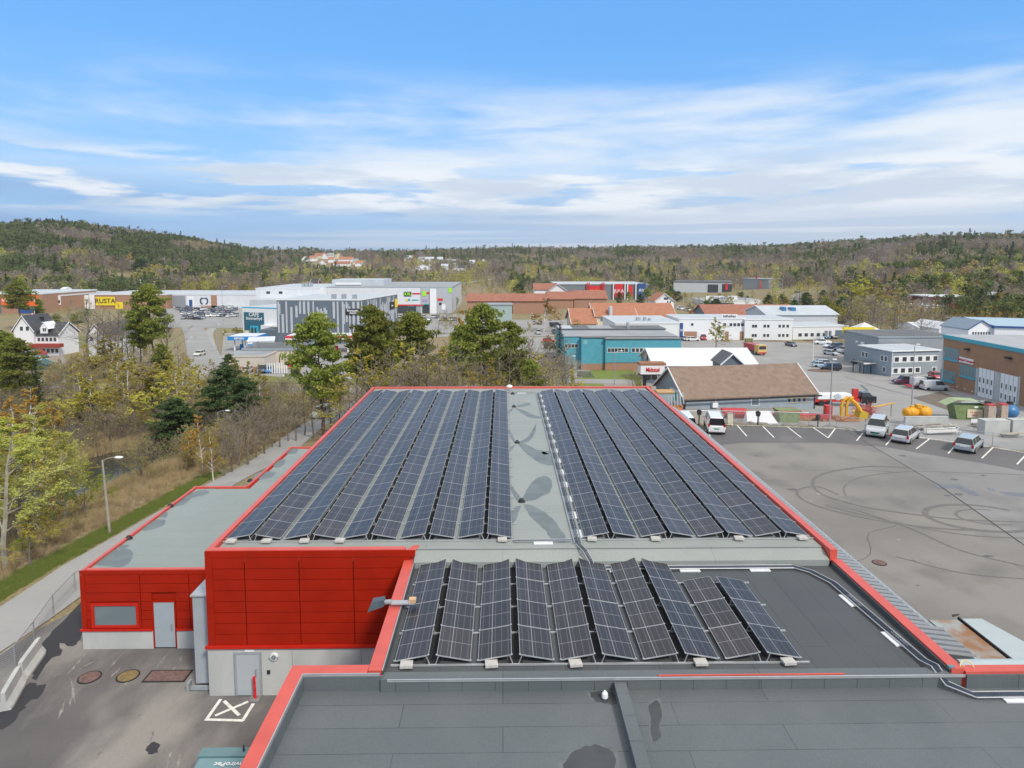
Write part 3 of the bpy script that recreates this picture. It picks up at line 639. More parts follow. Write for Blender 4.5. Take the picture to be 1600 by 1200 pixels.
# ================================================================== SOLAR PANELS
def panel_mat():
    m = mat('solar_glass', (.012, .014, .03), .33, 0, 0, spec=.6); N, L, b = nodes(m); b.inputs['Specular Tint'].default_value = (1, .91, .84, 1)
    m2 = N.new('ShaderNodeTexCoord'); sp = N.new('ShaderNodeSeparateXYZ'); L.new(m2.outputs['Object'], sp.inputs[0])
    def ma(op, a, q=None, cl=False):
        n = N.new('ShaderNodeMath'); n.operation = op; n.use_clamp = cl
        for i, v in enumerate((a, q)):
            if v is None: continue
            if isinstance(v, (int, float)): n.inputs[i].default_value = v
            else: L.new(v, n.inputs[i])
        return n.outputs[0]
    def lines(v, period, half, off=0.0):
        f = ma('FRACT', ma('ADD', ma('DIVIDE', v, period), off+100.0)); d = ma('ABSOLUTE', ma('SUBTRACT', f, .5)); return ma('LESS_THAN', d, half/period)
    W, Lg = PNW, PNL
    thin = lines(sp.outputs[0], W/5, .0075, 1.0)          # cell columns
    mid = lines(sp.outputs[1], Lg, .012, .5+.5)                # half-cut gap
    bright = ma('LESS_THAN', ma('ABSOLUTE', ma('SUBTRACT', sp.outputs[0], W*.4)), .011)
    li = ma('MAXIMUM', ma('MULTIPLY', thin, .38), ma('MAXIMUM', ma('MULTIPLY', mid, .8), bright))
    oi = N.new('ShaderNodeObjectInfo'); cr_ = N.new('ShaderNodeValToRGB'); L.new(oi.outputs['Random'], cr_.inputs[0])
    e = cr_.color_ramp.elements; e[0].color = (.015, .016, .021, 1); e[1].color = (.032, .029, .034, 1); cr_.color_ramp.interpolation = 'LINEAR'
    mx = N.new('ShaderNodeMix'); mx.data_type = 'RGBA'; L.new(li, mx.inputs[0]); L.new(cr_.outputs[0], mx.inputs[6]); mx.inputs[7].default_value = (.27, .27, .275, 1); L.new(mx.outputs[2], b.inputs['Base Color'])
    return m
PNW, PNL = 1.10, 1.74
M_PV = panel_mat(); TILT = R(10)
pv = MB(); pv.box(.012, PNW-.012, .012, PNL-.012, .0, .0362); PV_ME = pv.mesh('panel', M_PV)
pf = MB()
for cx_ in (0, PNW): pf.box(cx_-.03, cx_+.03, -.03, .03, .0385, .052)
pf.box(0, .014, 0, PNL, 0, .038).box(PNW-.014, PNW, 0, PNL, 0, .038).box(.0142, PNW-.0142, 0, .014, 0, .038).box(.0142, PNW-.0142, PNL-.014, PNL, 0, .038); PF_ME = pf.mesh('panel_frame', M_ALU)
w_ = PNW*math.cos(TILT); hi_ = .09+PNW*math.sin(TILT)
LEG_R = MB().cyl((w_-.06, 0, hi_), (w_+.03, 0, .05), .018, n=5).mesh('support_leg', M_ALU); LEG_F = MB().cyl((.06, 0, hi_), (-.03, 0, .05), .018, n=5).mesh('support_leg', M_ALU)
ORD = ['first', 'second', 'third', 'fourth', 'fifth', 'sixth', 'seventh', 'eighth', 'ninth', 'tenth', 'eleventh', 'twelfth']
rp = random.Random(3)
def panel_row(x, y0, z, rising, n, label, group, dl):
    o = empty('solar_panel_row', (x, y0, z), label, 'solar panels', group)
    w = PNW*math.cos(TILT)
    for k in range(n):
        q = put('panel', PV_ME, o); j = rp.uniform(-.006, .006)
        if rising: q.location = (0, k*(PNL+.012), .10); q.rotation_euler = (rp.uniform(-.005, .005), -(TILT+j), 0)
        else: q.location = (0, k*(PNL+.012), .10+PNW*math.sin(TILT)); q.rotation_euler = (rp.uniform(-.005, .005), (TILT+j), 0)
        f = put('panel_frame', PF_ME, q)
    if rising: MB().box(w-.12, w+.36, -.05, n*(PNL+.012), .006, .011).build('ridge_shade_strip', mat('ridge_shade_black', (.018, .018, .02), .8, 0, 0), o)  # near-black strip on the felt: shade under the ridge gap, put in as colour
    for k in range(n+1):
        yy = k*(PNL+.012)+(-.05 if k == 0 else 0)
        put('support_leg', LEG_R if rising else LEG_F, o).location = (0, yy, 0)
    return o
def rail_label(j, n, where):
    return ('front aluminium floor rail ' if j == 0 else 'farthest aluminium floor rail ' if j == n else 'aluminium floor rail %s from the front ' % (ORD[j] if j < 12 else '%dth' % (j+1)))+where
def array(x0, y0, z, pairs, n, pitch, where, group, short=()):
    w = PNW*math.cos(TILT); rg = (pitch-2*w)/2
    k = 0
    for i in range(pairs):
        for s in range(2):
            xx = x0+i*pitch+(0 if s == 0 else w+rg); yy = y0; nn = n
            if k in short: nn = n-1
            tone = 'rising to the right' if s == 0 else 'falling to the right'
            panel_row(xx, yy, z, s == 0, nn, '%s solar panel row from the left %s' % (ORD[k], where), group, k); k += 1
    for j in range(n+1):
        yy = y0+j*(PNL+.012)-(.09 if j == 0 else 0)
        L_ = pairs*pitch-.0 if not (short and j == n) else (pairs-1)*pitch-.0
        r = tag(MB().box(x0-.12, x0+L_, yy-.03, yy+.03, z+.012, z+.062).build('mounting_rail', M_ALU), 'aluminium floor rail carrying the solar panel rows ' + where, 'rail', 'floor rails ' + where)
        r['label'] = rail_label(j, n, where)
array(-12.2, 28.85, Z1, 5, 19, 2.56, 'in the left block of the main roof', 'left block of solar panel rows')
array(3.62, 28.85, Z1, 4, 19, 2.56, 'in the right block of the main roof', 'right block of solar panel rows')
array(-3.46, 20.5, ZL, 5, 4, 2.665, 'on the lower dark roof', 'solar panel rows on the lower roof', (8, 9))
blk = MB().box(-.2, .2, -.16, .16, .063, .15); BM = blk.mesh('ballast_block', M_BLOCK)
def ballast(x, y, z, lab, g): o = put('ballast_block', BM); o.location = (x, y, z); o.rotation_euler = (0, 0, rp.uniform(-.12, .12)); tag(o, lab, 'ballast block', g)
for i, px in enumerate((362, 417, 476, 531, 785)): ballast(P(px, 848, Z1).x, 28.68, Z1, 'grey ballast block before the left panel block, %s from the left' % ORD[i], 'ballast blocks on the front rails')
for i, px in enumerate((926, 1026, 1158, 1258)): ballast(P(px, 848, Z1).x, 28.68, Z1, 'grey ballast block before the right panel block, %s from the left' % ORD[i], 'ballast blocks on the front rails')
for i, px in enumerate((636, 768, 899, 1095, 1233)): ballast(P(px, 1040, ZL).x, 20.35, ZL, 'grey ballast block before the lower roof panels, %s from the left' % ORD[i], 'ballast blocks on the front rails')
# ---- cable trays
def tray(pts, z, label, pads=1.1, w=.3, pad_side=-1, n=2):
    o = empty('cable_tray', pts[0], label, 'cable tray')
    P0 = Vector(pts[0]); q = [Vector(p)-P0 for p in pts]
    def off(d_, zz):
        out = []
        for i, p in enumerate(q):
            d = (q[min(i+1, len(q)-1)]-q[max(i-1, 0)]); d.z = 0; d.normalize(); out.append(p+Vector((-d.y, d.x, 0))*d_+Vector((0, 0, zz)))
        return out
    MB().tube(off(w/2, .09), .022, 5).build('side_rail', M_ALU, o); MB().tube(off(-w/2, .09), .022, 5).build('side_rail', M_ALU, o)
    b = MB()
    for a, c in zip(off(w/2, .07), off(-w/2, .07)): pass
    for i in range(len(q)-1):
        L_ = (q[i+1]-q[i]).length; k = max(1, int(L_/.3)); d = (q[i+1]-q[i]); d2 = Vector((-d.y, d.x, 0)).normalized()
        for j in range(k): p = q[i]+d*(j/k)+Vector((0, 0, .075)); b.cyl(p+d2*w/2, p-d2*w/2, .012, n=4)
    b.build('rung', M_ALU, o)
    for s in ([-.08, -.02, .05][:n+1]): MB().tube([p+Vector((0, 0, 0)) for p in off(s, .11)], .02, 5).build('cable', M_CABLE, o)
    for i in range(len(q)-1):
        d = q[i+1]-q[i]; L_ = d.length; k = int(L_/pads)
        if k < 1: continue
        u = d.normalized(); v = Vector((-u.y, u.x, 0))
        for j in range(k):
            c = q[i]+d*((j+.5)/k); hl = min(.42, pads*.3)
            c2 = c+v*pad_side*.06; vs = [c2+u*sx*hl+v*sy*.25+Vector((0, 0, zz)) for zz in (.01, .055) for sx, sy in ((-1, -1), (1, -1), (1, 1), (-1, 1))]
            MB().add(vs, [(0, 3, 2, 1), (4, 5, 6, 7), (0, 1, 5, 4), (1, 2, 6, 5), (2, 3, 7, 6), (3, 0, 4, 7)]).build('pad', M_PAD, o)
    return o
tray([(3.30, 61.6, Z1), (3.30, 28.3, Z1)], Z1, 'long cable tray with white pads beside the bare roof aisle', 2.1, .32, 1, 2)
tray([(.45, 61.9, Z1), (3.1, 61.9, Z1)], Z1, 'short cable tray across the far end of the bare aisle', 1.5, .16, 1, 1)
tray([(.5, 28.6, Z1), (3.05, 28.6, Z1)], Z1, 'short cable duct across the near end of the bare aisle', 2.3, .16, -1, 1)
tray([(3.3, 28.2, Z1), (3.5, 27.5, Z1), (3.7, 27.2, ZL+.25), (3.8, 27.05, ZL)], Z1, 'bundle of cables stepping down from the main roof', 9, .2, 1, 2)
tray([(3.4, 27.05, ZL), (12.2, 27.05, ZL), (12.75, 26.6, ZL), (13.2, 25.6, ZL), (13.55, 20.4, ZL), (13.6, 19.9, ZL+.12), (13.75, 19.5, ZF+.1), (14.3, 19.1, ZF), (24, 19.1, ZF)], ZL, 'long cable tray bending round the edge of the lower roof', 2.4, .28, -1, 2)
MB().tube([(-3.4, YM-.31, ZL+.13), (13.4, YM-.31, ZL+.13)], .014, 5).build('edge_wire', M_ALU, bd)
# ================================================================== TREES
def leaf_mat(name, c1, c2, rough=.75):
    m = mat(name, c1, rough, 0, 0, spec=.25); N, L, b = nodes(m)
    g = N.new('ShaderNodeNewGeometry'); oi = N.new('ShaderNodeObjectInfo')
    no = N.new('ShaderNodeTexNoise'); no.inputs['Scale'].default_value = .9; no.inputs['Detail'].default_value = 3; L.new(g.outputs['Position'], no.inputs[0])
    r = N.new('ShaderNodeMapRange'); r.inputs[1].default_value = .35; r.inputs[2].default_value = .65; L.new(no.outputs[0], r.inputs[0])
    mx = N.new('ShaderNodeMix'); mx.data_type = 'RGBA'; L.new(r.outputs[0], mx.inputs[0]); mx.inputs[6].default_value = (*c1, 1); mx.inputs[7].default_value = (*c2, 1)
    hs = N.new('ShaderNodeHueSaturation'); L.new(mx.outputs[2], hs.inputs['Color'])
    r2 = N.new('ShaderNodeMapRange'); r2.inputs[3].default_value = .72; r2.inputs[4].default_value = 1.3; L.new(oi.outputs['Random'], r2.inputs[0]); L.new(r2.outputs[0], hs.inputs['Value'])
    r3 = N.new('ShaderNodeMapRange'); r3.inputs[3].default_value = .485; r3.inputs[4].default_value = .515; L.new(oi.outputs['Random'], r3.inputs[0]); L.new(r3.outputs[0], hs.inputs['Hue'])
    L.new(hs.outputs[0], b.inputs['Base Color']); tl = N.new('ShaderNodeBsdfTranslucent'); L.new(hs.outputs[0], tl.inputs[0]); ms = N.new('ShaderNodeMixShader'); ms.inputs[0].default_value = .38; L.new(b.outputs[0], ms.inputs[1]); L.new(tl.outputs[0], ms.inputs[2]); L.new(ms.outputs[0], N['Material Output'].inputs[0])
    return m
L_PINE = leaf_mat('pine_needles', (.17, .21, .04), (.31, .34, .065)); L_SPR = leaf_mat('spruce_needles', (.045, .065, .026), (.085, .11, .042))
L_BUD = leaf_mat('budding_leaves', (.38, .30, .055), (.52, .44, .08)); L_YEL = leaf_mat('yellow_leaves', (.41, .35, .07), (.53, .47, .10)); L_ORA = leaf_mat('orange_leaves', (.48, .29, .06), (.58, .38, .08))
L_OLI = leaf_mat('olive_twigs', (.27, .23, .10), (.38, .33, .14)); L_GRN = leaf_mat('fresh_green_leaves', (.26, .36, .03), (.42, .54, .05)); L_TWG = leaf_mat('bare_twigs', (.27, .22, .16), (.38, .32, .24))
L_TWP = leaf_mat('reddish_twigs', (.28, .23, .205), (.375, .315, .28)); L_HED = leaf_mat('hedge_leaves', (.09, .12, .025), (.15, .17, .035)); L_YEW = leaf_mat('dark_needles', (.06, .11, .04), (.12, .18, .06))
B_PINE = mat('pine_bark', (.20, .115, .065), .9, 0, .2, 3, col2=(.12, .09, .07)); B_GREY = mat('grey_bark', (.16, .14, .115), .9, 0, .2, 4); B_BIR = mat('birch_bark', (.62, .60, .55), .8, 0, .1, 3, col2=(.20, .18, .16), stretch=(1, 1, .6), lo=.5, hi=.62); B_DRK = mat('dark_bark', (.07, .058, .045), .9, 0, .2, 4)

def leaf(b, c, s, rr, flat=0.0):
    n = Vector((rr.gauss(0, 1), rr.gauss(0, 1), rr.gauss(0, 1)+flat)).normalized(); u = n.orthogonal().normalized(); v = n.cross(u); a = rr.uniform(0, 3.14); u, v = u*math.cos(a)+v*math.sin(a), v*math.cos(a)-u*math.sin(a)
    k = rr.uniform(.6, 1.2)*s; b.add([c+u*k, c+v*k*.55, c-u*k, c-v*k*.55], [(0, 1, 2, 3)])
def twig(b, a, c, w, rr):
    d = (c-a); n = d.orthogonal().normalized()*w; n.rotate(Matrix.Rotation(rr.uniform(0, 6.28), 3, d.normalized())); b.add([a+n, a-n, c], [(0, 1, 2)])
def rdir(rr, up=0.3, base=None, spread=.6):
    v = Vector((rr.gauss(0, 1), rr.gauss(0, 1), rr.gauss(0, 1))).normalized()
    if base is not None: v = (base.normalized()+v*spread)
    v.z += up; return v.normalized()
# each maker returns (trunk mesh, crown mesh) for a tree 1 unit tall per metre given (height Ht)
def mk_pine(sd, Ht=16, bare=.42, wid=.24, lm=None, bark=None, dens=1.12):
    rr = random.Random(sd); t = MB(); c = MB(); pts = [Vector((0, 0, 0))]; lean = Vector((rr.uniform(-.03, .03), rr.uniform(-.03, .03), 0))
    for k in range(1, 7): pts.append(Vector((0, 0, Ht*.93*k/6))+lean*Ht*k/6+Vector((rr.uniform(-.12, .12), rr.uniform(-.12, .12), 0)))
    for k in range(6): t.cyl(pts[k], pts[k+1], Ht*.016*(1-k/6.6), Ht*.016*(1-(k+1)/6.6), 7, False)
    n = int(62*dens)
    for i in range(n):
        f = bare+(1-bare)*(i+rr.random())/n; z = Ht*f; base = pts[0].lerp(pts[-1], min(1, f/.93)); base.z = z*.97
        g = (f-bare)/(1-bare); R_ = Ht*wid*(math.sin(math.pi*min(1, .18+g*.82))**.6)*(.75+.35*rr.random()) if g < .98 else Ht*.03
        a = rr.uniform(0, 6.28); d = Vector((math.cos(a), math.sin(a), rr.uniform(-.08, .25)*(1.2-g))); tip = base+d*R_
        t.cyl(base, tip, Ht*.0035, Ht*.001, 4, False)
        for q in range(3):
            cc = base.lerp(tip, .45+.27*q)+Vector((rr.gauss(0, .3), rr.gauss(0, .3), rr.gauss(0, .15)))*Ht/16; rad = Ht*.06*rr.uniform(.7, 1.35)
            for _ in range(int(44*dens)):
                v = Vector((rr.gauss(0, 1), rr.gauss(0, 1), rr.gauss(0, .5))); v = v.normalized()*rad*rr.random()**.4; v.z *= .55; leaf(c, cc+v, .27*Ht/16, rr, .6)
    return t.mesh('trunk', bark or B_PINE), c.mesh('crown', lm or L_PINE)
def mk_spruce(sd, Ht=14, wid=.2, lm=None):
    rr = random.Random(sd); t = MB(); c = MB(); t.cyl((0, 0, 0), (0, 0, Ht*.98), Ht*.013, .01, 7, False)
    n = 150
    for i in range(n):
        f = .05+.94*(i/n); R_ = Ht*wid*(1-f)**.85*(.7+.4*rr.random())+.1; a = i*2.4+rr.uniform(-.4, .4); b0 = Vector((0, 0, Ht*f)); d = Vector((math.cos(a), math.sin(a), -.28+rr.uniform(-.1, .1)))
        tip = b0+d*R_; s_ = Vector((-d.y, d.x, 0))
        k = max(6, int(R_*9))
        for q in range(k):
            u = (q+.5)/k; p = b0.lerp(tip, u)+s_*rr.gauss(0, .16)*R_*(1.1-u)+Vector((0, 0, -rr.random()*.12*R_)); leaf(c, p, .17*Ht/14*rr.uniform(.8, 1.3), rr, .8)
    return t.mesh('trunk', B_DRK), c.mesh('crown', lm or L_SPR)
def mk_decid(sd, Ht=12, wid=.28, bark=None, tw=None, lv=None, nleaf=900, bare=.2, up=.35, ls=.12, stems=1, tws=1.0, tww=.019, droop=0.0, col=0.0):
    """leafless or budding tree: trunk, limbs, twigs; small leaves at the twig ends"""
    rr = random.Random(sd); t = MB(); c = MB(); ends = []
    for s_ in range(stems):
        o = Vector((rr.uniform(-.5, .5), rr.uniform(-.5, .5), 0))*(stems > 1); ln = Vector((rr.uniform(-.12, .12), rr.uniform(-.12, .12), 1)) if stems > 1 else Vector((rr.uniform(-.05, .05), rr.uniform(-.05, .05), 1))
        pts = [o]
        for k in range(1, 7): pts.append(o+ln*Ht*.95*k/6+Vector((rr.gauss(0, .1), rr.gauss(0, .1), 0))*Ht/12)
        r0 = Ht*.014/(stems**.4)
        for k in range(6): t.cyl(pts[k], pts[k+1], r0*(1-k/6.3), r0*(1-(k+1)/6.3), 6, False)
        nl = int(22/stems**.5)
        for i in range(nl):
            f = bare+(.96-bare)*(i+rr.random())/nl; x = f*6/.95*.95; k = min(5, int(f*6)); b0 = pts[k].lerp(pts[k+1], min(1, f*6-k)); g = (f-bare)/(1-bare)
            Ln = Ht*wid*(1.15-.75*g)*rr.uniform(.7, 1.15)*(.55+.6*math.sin(math.pi*min(1, g+.25))); a = rr.uniform(0, 6.28); d = Vector((math.cos(a), math.sin(a), up+rr.uniform(-.1, .5))).normalized()
            m1 = b0+d*Ln*.5+Vector((0, 0, .05*Ln)); tip = b0+d*Ln+Vector((0, 0, .18*Ln)); t.cyl(b0, m1, r0*.32, r0*.2, 4, False); t.cyl(m1, tip, r0*.2, r0*.05, 3, False)
            for q in range(int(7*tws)):
                u = .25+.75*rr.random(); p = b0.lerp(m1, u*2) if u < .5 else m1.lerp(tip, u*2-1); d2 = rdir(rr, .25-droop, d, .9); L2 = Ln*.42*rr.uniform(.5, 1.1); e = p+d2*L2; twig(c, p, e, tww*1.6*Ht/12, rr)
                for w in range(int(7*tws)):
                    p2 = p.lerp(e, rr.uniform(.2, 1)); d3 = rdir(rr, .2-droop*2, d2, 1.0); e2 = p2+d3*L2*.5*rr.uniform(.4, 1); twig(c, p2, e2, tww*Ht/12, rr); ends.append((p2, e2))
    l = MB()
    if lv:
        for _ in range(nleaf):
            p2, e2 = rr.choice(ends); leaf(l, p2.lerp(e2, rr.uniform(.3, 1.15))+Vector((rr.gauss(0, .06), rr.gauss(0, .06), -droop*rr.random()*.6)), ls*Ht/12, rr)
        c2 = MB(); c2.v = c.v+l.v; off = len(c.v); c2.f = c.f+[tuple(i+off for i in f) for f in l.f]; c2.m = [0]*len(c.f)+[1]*len(l.f)
        return t.mesh('trunk', bark or B_GREY), c2.mesh('crown', [tw or L_TWG, lv])
    return t.mesh('trunk', bark or B_GREY), c.mesh('crown', tw or L_TWG)
PROTO = {}
def protos():
    PROTO['pine'] = [mk_pine(1), mk_pine(2, bare=.35, wid=.27), mk_pine(3, bare=.5, wid=.22), mk_pine(9, bare=.3, wid=.2)]
    PROTO['bushpine'] = [mk_pine(4, bare=.08, wid=.3, lm=L_YEW, bark=B_DRK), mk_pine(5, bare=.06, wid=.26, lm=L_YEW, bark=B_DRK)]
    PROTO['spruce'] = [mk_spruce(1), mk_spruce(2, wid=.17), mk_spruce(3, wid=.23)]
    PROTO['bare'] = [mk_decid(k, wid=w, tws=1.25) for k, w in ((1, .3), (2, .24), (3, .34))]
    PROTO['widebare'] = [mk_decid(14, wid=.42, tws=1.6, bare=.18)]
    PROTO['shrub'] = [mk_decid(k, wid=.42, stems=4, bare=.05, tw=L_OLI, lv=L_OLI, nleaf=2600, tws=1.1, ls=.10, up=.5) for k in (21, 22, 23)]
    PROTO['brownshrub'] = [mk_decid(k, wid=.40, stems=4, bare=.04, tw=L_TWG, tws=1.2, up=.5) for k in (31, 32)]
    PROTO['birch'] = [mk_decid(k, wid=.22, bark=B_BIR, tw=L_OLI, lv=L_BUD, nleaf=4200, bare=.22, droop=.25, ls=.10) for k in (41, 42, 43)]
    PROTO['yellow'] = [mk_decid(k, wid=.27, bark=B_GREY, tw=L_OLI, lv=L_YEL, nleaf=6500, bare=.15, ls=.15) for k in (51, 52)]
    PROTO['orange'] = [mk_decid(k, wid=.22, bark=B_BIR, tw=L_OLI, lv=L_ORA, nleaf=5500, bare=.18, ls=.14, droop=.2) for k in (61, 62)]
    PROTO['olive'] = [mk_decid(k, wid=.30, bark=B_GREY, tw=L_OLI, lv=L_BUD, nleaf=3600, bare=.15, ls=.10, tws=1.2) for k in (71, 72, 73)]
    PROTO['pale'] = [mk_decid(k, wid=.26, bark=mat('pale_bark', (.30, .28, .22), .85, 0, .2, 3), tw=leaf_mat('pale_twigs', (.36, .33, .16), (.46, .43, .22)), lv=leaf_mat('pale_buds', (.42, .42, .09), (.55, .55, .14)), nleaf=13000, bare=.2, ls=.065, tws=1.9, up=.5) for k in (81, 82)]
    PROTO['green'] = [mk_decid(k, wid=.42, bark=B_GREY, tw=L_OLI, lv=L_GRN, nleaf=13000, bare=.06, ls=.10, tws=1.3) for k in (91,)]
    PROTO['hedge'] = [mk_decid(95, wid=.40, bark=B_GREY, tw=L_HED, lv=leaf_mat('hedge_yellow', (.30, .31, .03), (.40, .40, .05)), nleaf=9000, bare=.02, ls=.2, tws=1.3)]
protos()
BASEH = {'pine': 16, 'bushpine': 16, 'spruce': 14}
NAMES = {'pine': 'pine_tree', 'bushpine': 'evergreen_tree', 'spruce': 'spruce_tree', 'bare': 'bare_tree', 'widebare': 'bare_tree', 'shrub': 'shrub', 'brownshrub': 'shrub', 'birch': 'birch_tree', 'yellow': 'broadleaf_tree', 'orange': 'birch_tree', 'olive': 'broadleaf_tree', 'pale': 'birch_tree', 'green': 'willow_tree', 'hedge': 'hedge_bush'}
rt = random.Random(11); TREES = [0]
def tree(kind, p, ht, label, group=None, wx=1.0, var=None):
    pr = PROTO[kind]; tr, cr_ = pr[var % len(pr)] if var is not None else rt.choice(pr); s = ht/BASEH.get(kind, 12)
    o = empty(NAMES[kind], (p.x, p.y, h(p.x, p.y)-.05), label, 'shrub' if 'shrub' in kind or kind == 'hedge' else 'tree', group, rt.uniform(0, 6.28)); o.scale = (s*wx, s*wx, s)
    put('trunk', tr, o); put('crown', cr_, o); TREES[0] += 1; return o
def tree_px(kind, px, dist, top, label, group=None, wx=1.0, var=None):
    p = at(px, dist); return tree(kind, p, max(1.5, zat(p, top)-p.z), label, group, wx, var)
def tree_g(kind, px, py, top, label, group=None, wx=1.0, var=None):
    p = G(px, py); return tree(kind, p, max(1.2, zat(p, top)-p.z), label, group, wx, var)

# ================================================================== VEHICLES
GLC = mat('car_glass', (.02, .026, .032), .08, 0, 0, spec=.8); RIM = mat('wheel_rim', (.42, .43, .45), .35, .6, 0); REDL = mat('tail_lamp', (.45, .01, .012), .25, 0, 0); HEAD = mat('head_lamp', (.72, .75, .78), .12, 0, 0); PLT = mat('number_plate', (.70, .71, .72), .5, 0, 0); PLG = mat('green_number_plate', (.02, .30, .20), .5, 0, 0)
KIND = {  # length, width, height, bonnet z, belt z, stations (x, roof?) of the cabin: base front, top front, top rear, base rear
    'hatch': (4.2, 1.78, 1.48, .78, .92, (.98, .38, -1.35, -1.98)), 'wagon': (4.7, 1.82, 1.48, .80, .93, (1.15, .45, -1.75, -2.25)), 'sedan': (4.6, 1.82, 1.44, .80, .93, (1.05, .35, -1.05, -1.75)),
    'suv': (4.7, 1.9, 1.82, 1.02, 1.10, (1.15, .62, -1.95, -2.28)), 'van': (4.9, 1.92, 1.92, 1.02, 1.12, (1.75, 1.0, -2.3, -2.42)), 'pickup': (5.3, 1.88, 1.78, 1.02, 1.08, (1.25, .65, -.55, -.75))}
CARC = {}
def car_meshes(kind, colr):
    if (kind, colr) in CARC: return CARC[(kind, colr)]
    L_, W_, H_, zb, zl, (c0, c1, c2, c3) = KIND[kind]; pm = cmat(colr, .28, .7); hw = W_/2
    b = MB(); st = [(L_/2, .45, zb-.28, .78), (L_/2-.10, .30, zb-.12, .92), (L_/2-.4, .26, zb-.03, .985), (c0, .24, zl, 1.0), (0, .24, zl+.01, 1.0), (c3+.25, .26, zl+.03, 1.0), (-L_/2+.12, .30, (zl+.02 if kind != 'pickup' else zl), .95), (-L_/2, .42, zl-.18 if kind != 'sedan' else zl-.12, .86)]
    rows = []
    for (x, z0, z1, k) in st:
        w = hw*k; zm = z0+(z1-z0)*.55; rows.append([(x, -w*.9, z0), (x, -w, zm), (x, -w*.93, z1-.03), (x, -w*.80, z1), (x, w*.80, z1), (x, w*.93, z1-.03), (x, w, zm), (x, w*.9, z0)])
    vs = [v for r_ in rows for v in r_]; n = 8; fs = []
    for i in range(len(rows)-1):
        for j in range(n): fs.append((i*n+j, (i+1)*n+j, (i+1)*n+(j+1) % n, i*n+(j+1) % n))
    fs += [tuple(range(n)), tuple(range((len(rows)-1)*n+n-1, (len(rows)-1)*n-1, -1))]; b.add(vs, fs)
    # roof slab on pillars
    rw, bw = hw*.70, hw*.90; zr = H_-.06
    b.add([(c1+.05, -rw, zr-.01), (c1+.05, rw, zr-.01), (c2-.05, rw, zr-.02), (c2-.05, -rw, zr-.02), (c1-.12, -rw*.92, H_), (c1-.12, rw*.92, H_), (c2+.1, rw*.92, H_-.01), (c2+.1, -rw*.92, H_-.01)], [(0, 3, 2, 1), (4, 5, 6, 7), (0, 1, 5, 4), (1, 2, 6, 5), (2, 3, 7, 6), (3, 0, 4, 7)])
    for s in (-1, 1):
        for (xb, xt, wd) in ((c0, c1+.05, .07), ((c1*.35+c2*.65), (c1*.4+c2*.6), .09), (c3, c2-.05, .13)):
            b.add([(xb, s*bw, zl), (xb-wd, s*bw, zl), (xt-wd, s*(rw+.012), zr), (xt, s*(rw+.012), zr)], [(0, 1, 2, 3) if s < 0 else (3, 2, 1, 0)])
    if kind in ('van',):
        for s in (-1, 1): b.add([(-.2, s*(bw+.012), zl), (c3+.02, s*(bw+.012), zl), (c2-.02, s*(rw+.02), zr), (-.2, s*(rw+.02), zr)], [(0, 1, 2, 3)])
    for s in (-1, 1): b.box(c0-.35, c0-.2, s*hw if s > 0 else -hw-.16, hw+.16 if s > 0 else -hw, zl-.02, zl+.13)
    if kind == 'pickup': b.box(-L_/2+.1, c3-.1, -hw*.9, -hw*.82, zl, zl+.06); b.box(-L_/2+.1, c3-.1, hw*.82, hw*.9, zl, zl+.06)
    body = b.mesh('body', pm)
    g = MB(); q = .99
    g.add([(c0, -bw*q, zl), (c0, bw*q, zl), (c3, bw*q, zl), (c3, -bw*q, zl), (c1+.02, -rw*q, zr), (c1+.02, rw*q, zr), (c2-.02, rw*q, zr), (c2-.02, -rw*q, zr)], [(0, 1, 5, 4), (1, 2, 6, 5), (2, 3, 7, 6), (3, 0, 4, 7)])
    glass = g.mesh('windows', GLC)
    w = MB().cyl((0, -.1, 0), (0, .1, 0), .33, .33, 14).mesh('wheel', M_DARK); rm = MB().cyl((0, -.108, 0), (0, .108, 0), .2, .2, 10).mesh('rim', RIM)
    hl = MB().box(-.08, .03, -.19, .19, -.07, .07).mesh('headlight', HEAD); tl = MB().box(-.03, .05, -.10, .10, -.15, .15).mesh('tail_light', REDL); pl_ = MB().box(-.015, .015, -.26, .26, -.055, .055).mesh('number_plate', PLG if kind == 'van' and colr[0] > .6 else PLT)
    CARC[(kind, colr)] = (body, glass, w, rm, hl, tl, pl_); return CARC[(kind, colr)]
def car(kind, colr, p, ang, label, group=None, detail=True, green=False, name='car'):
    L_, W_, H_, zb, zl, c = KIND[kind]; body, glass, w, rm, hl, tl, pt = car_meshes(kind, colr)
    z = h(p.x, p.y)+.075 if p.y > 80 or p.x < -20 else .02
    o = empty(name, (p.x, p.y, z), label, {'van': 'van', 'pickup': 'pickup truck'}.get(kind, 'car'), group, R(ang)); put('body', body, o); put('windows', glass, o)
    for x in (L_/2-.85, -L_/2+.85):
        for s in (-1, 1):
            q = put('wheel', w, o); q.location = (x, s*(W_/2-.10), .33)
            if detail: put('rim', rm, q)
    for s in (-1, 1):
        put('headlight', hl, o).location = (L_/2-.07, s*W_*.34, zb-.18); put('tail_light', tl, o).location = (-L_/2+.02, s*W_*.42, zl-.12+(.1 if kind in ('suv', 'van') else 0))
    if detail:
        for x in (L_/2+.002, -L_/2-.004):
            m = PLG if green else PLT; k = put('number_plate', pt if not green else green_plate(), o); k.location = (x, 0, .52 if x > 0 else .72)
        MB().box(L_/2-.02, L_/2+.012, -.42, .42, .55, .68).build('grille', M_DARK, o)
    return o
GP = []
def green_plate():
    if not GP: GP.append(MB().box(-.02, .02, -.27, .27, -.06, .06).mesh('number_plate', PLG))
    return GP[0]
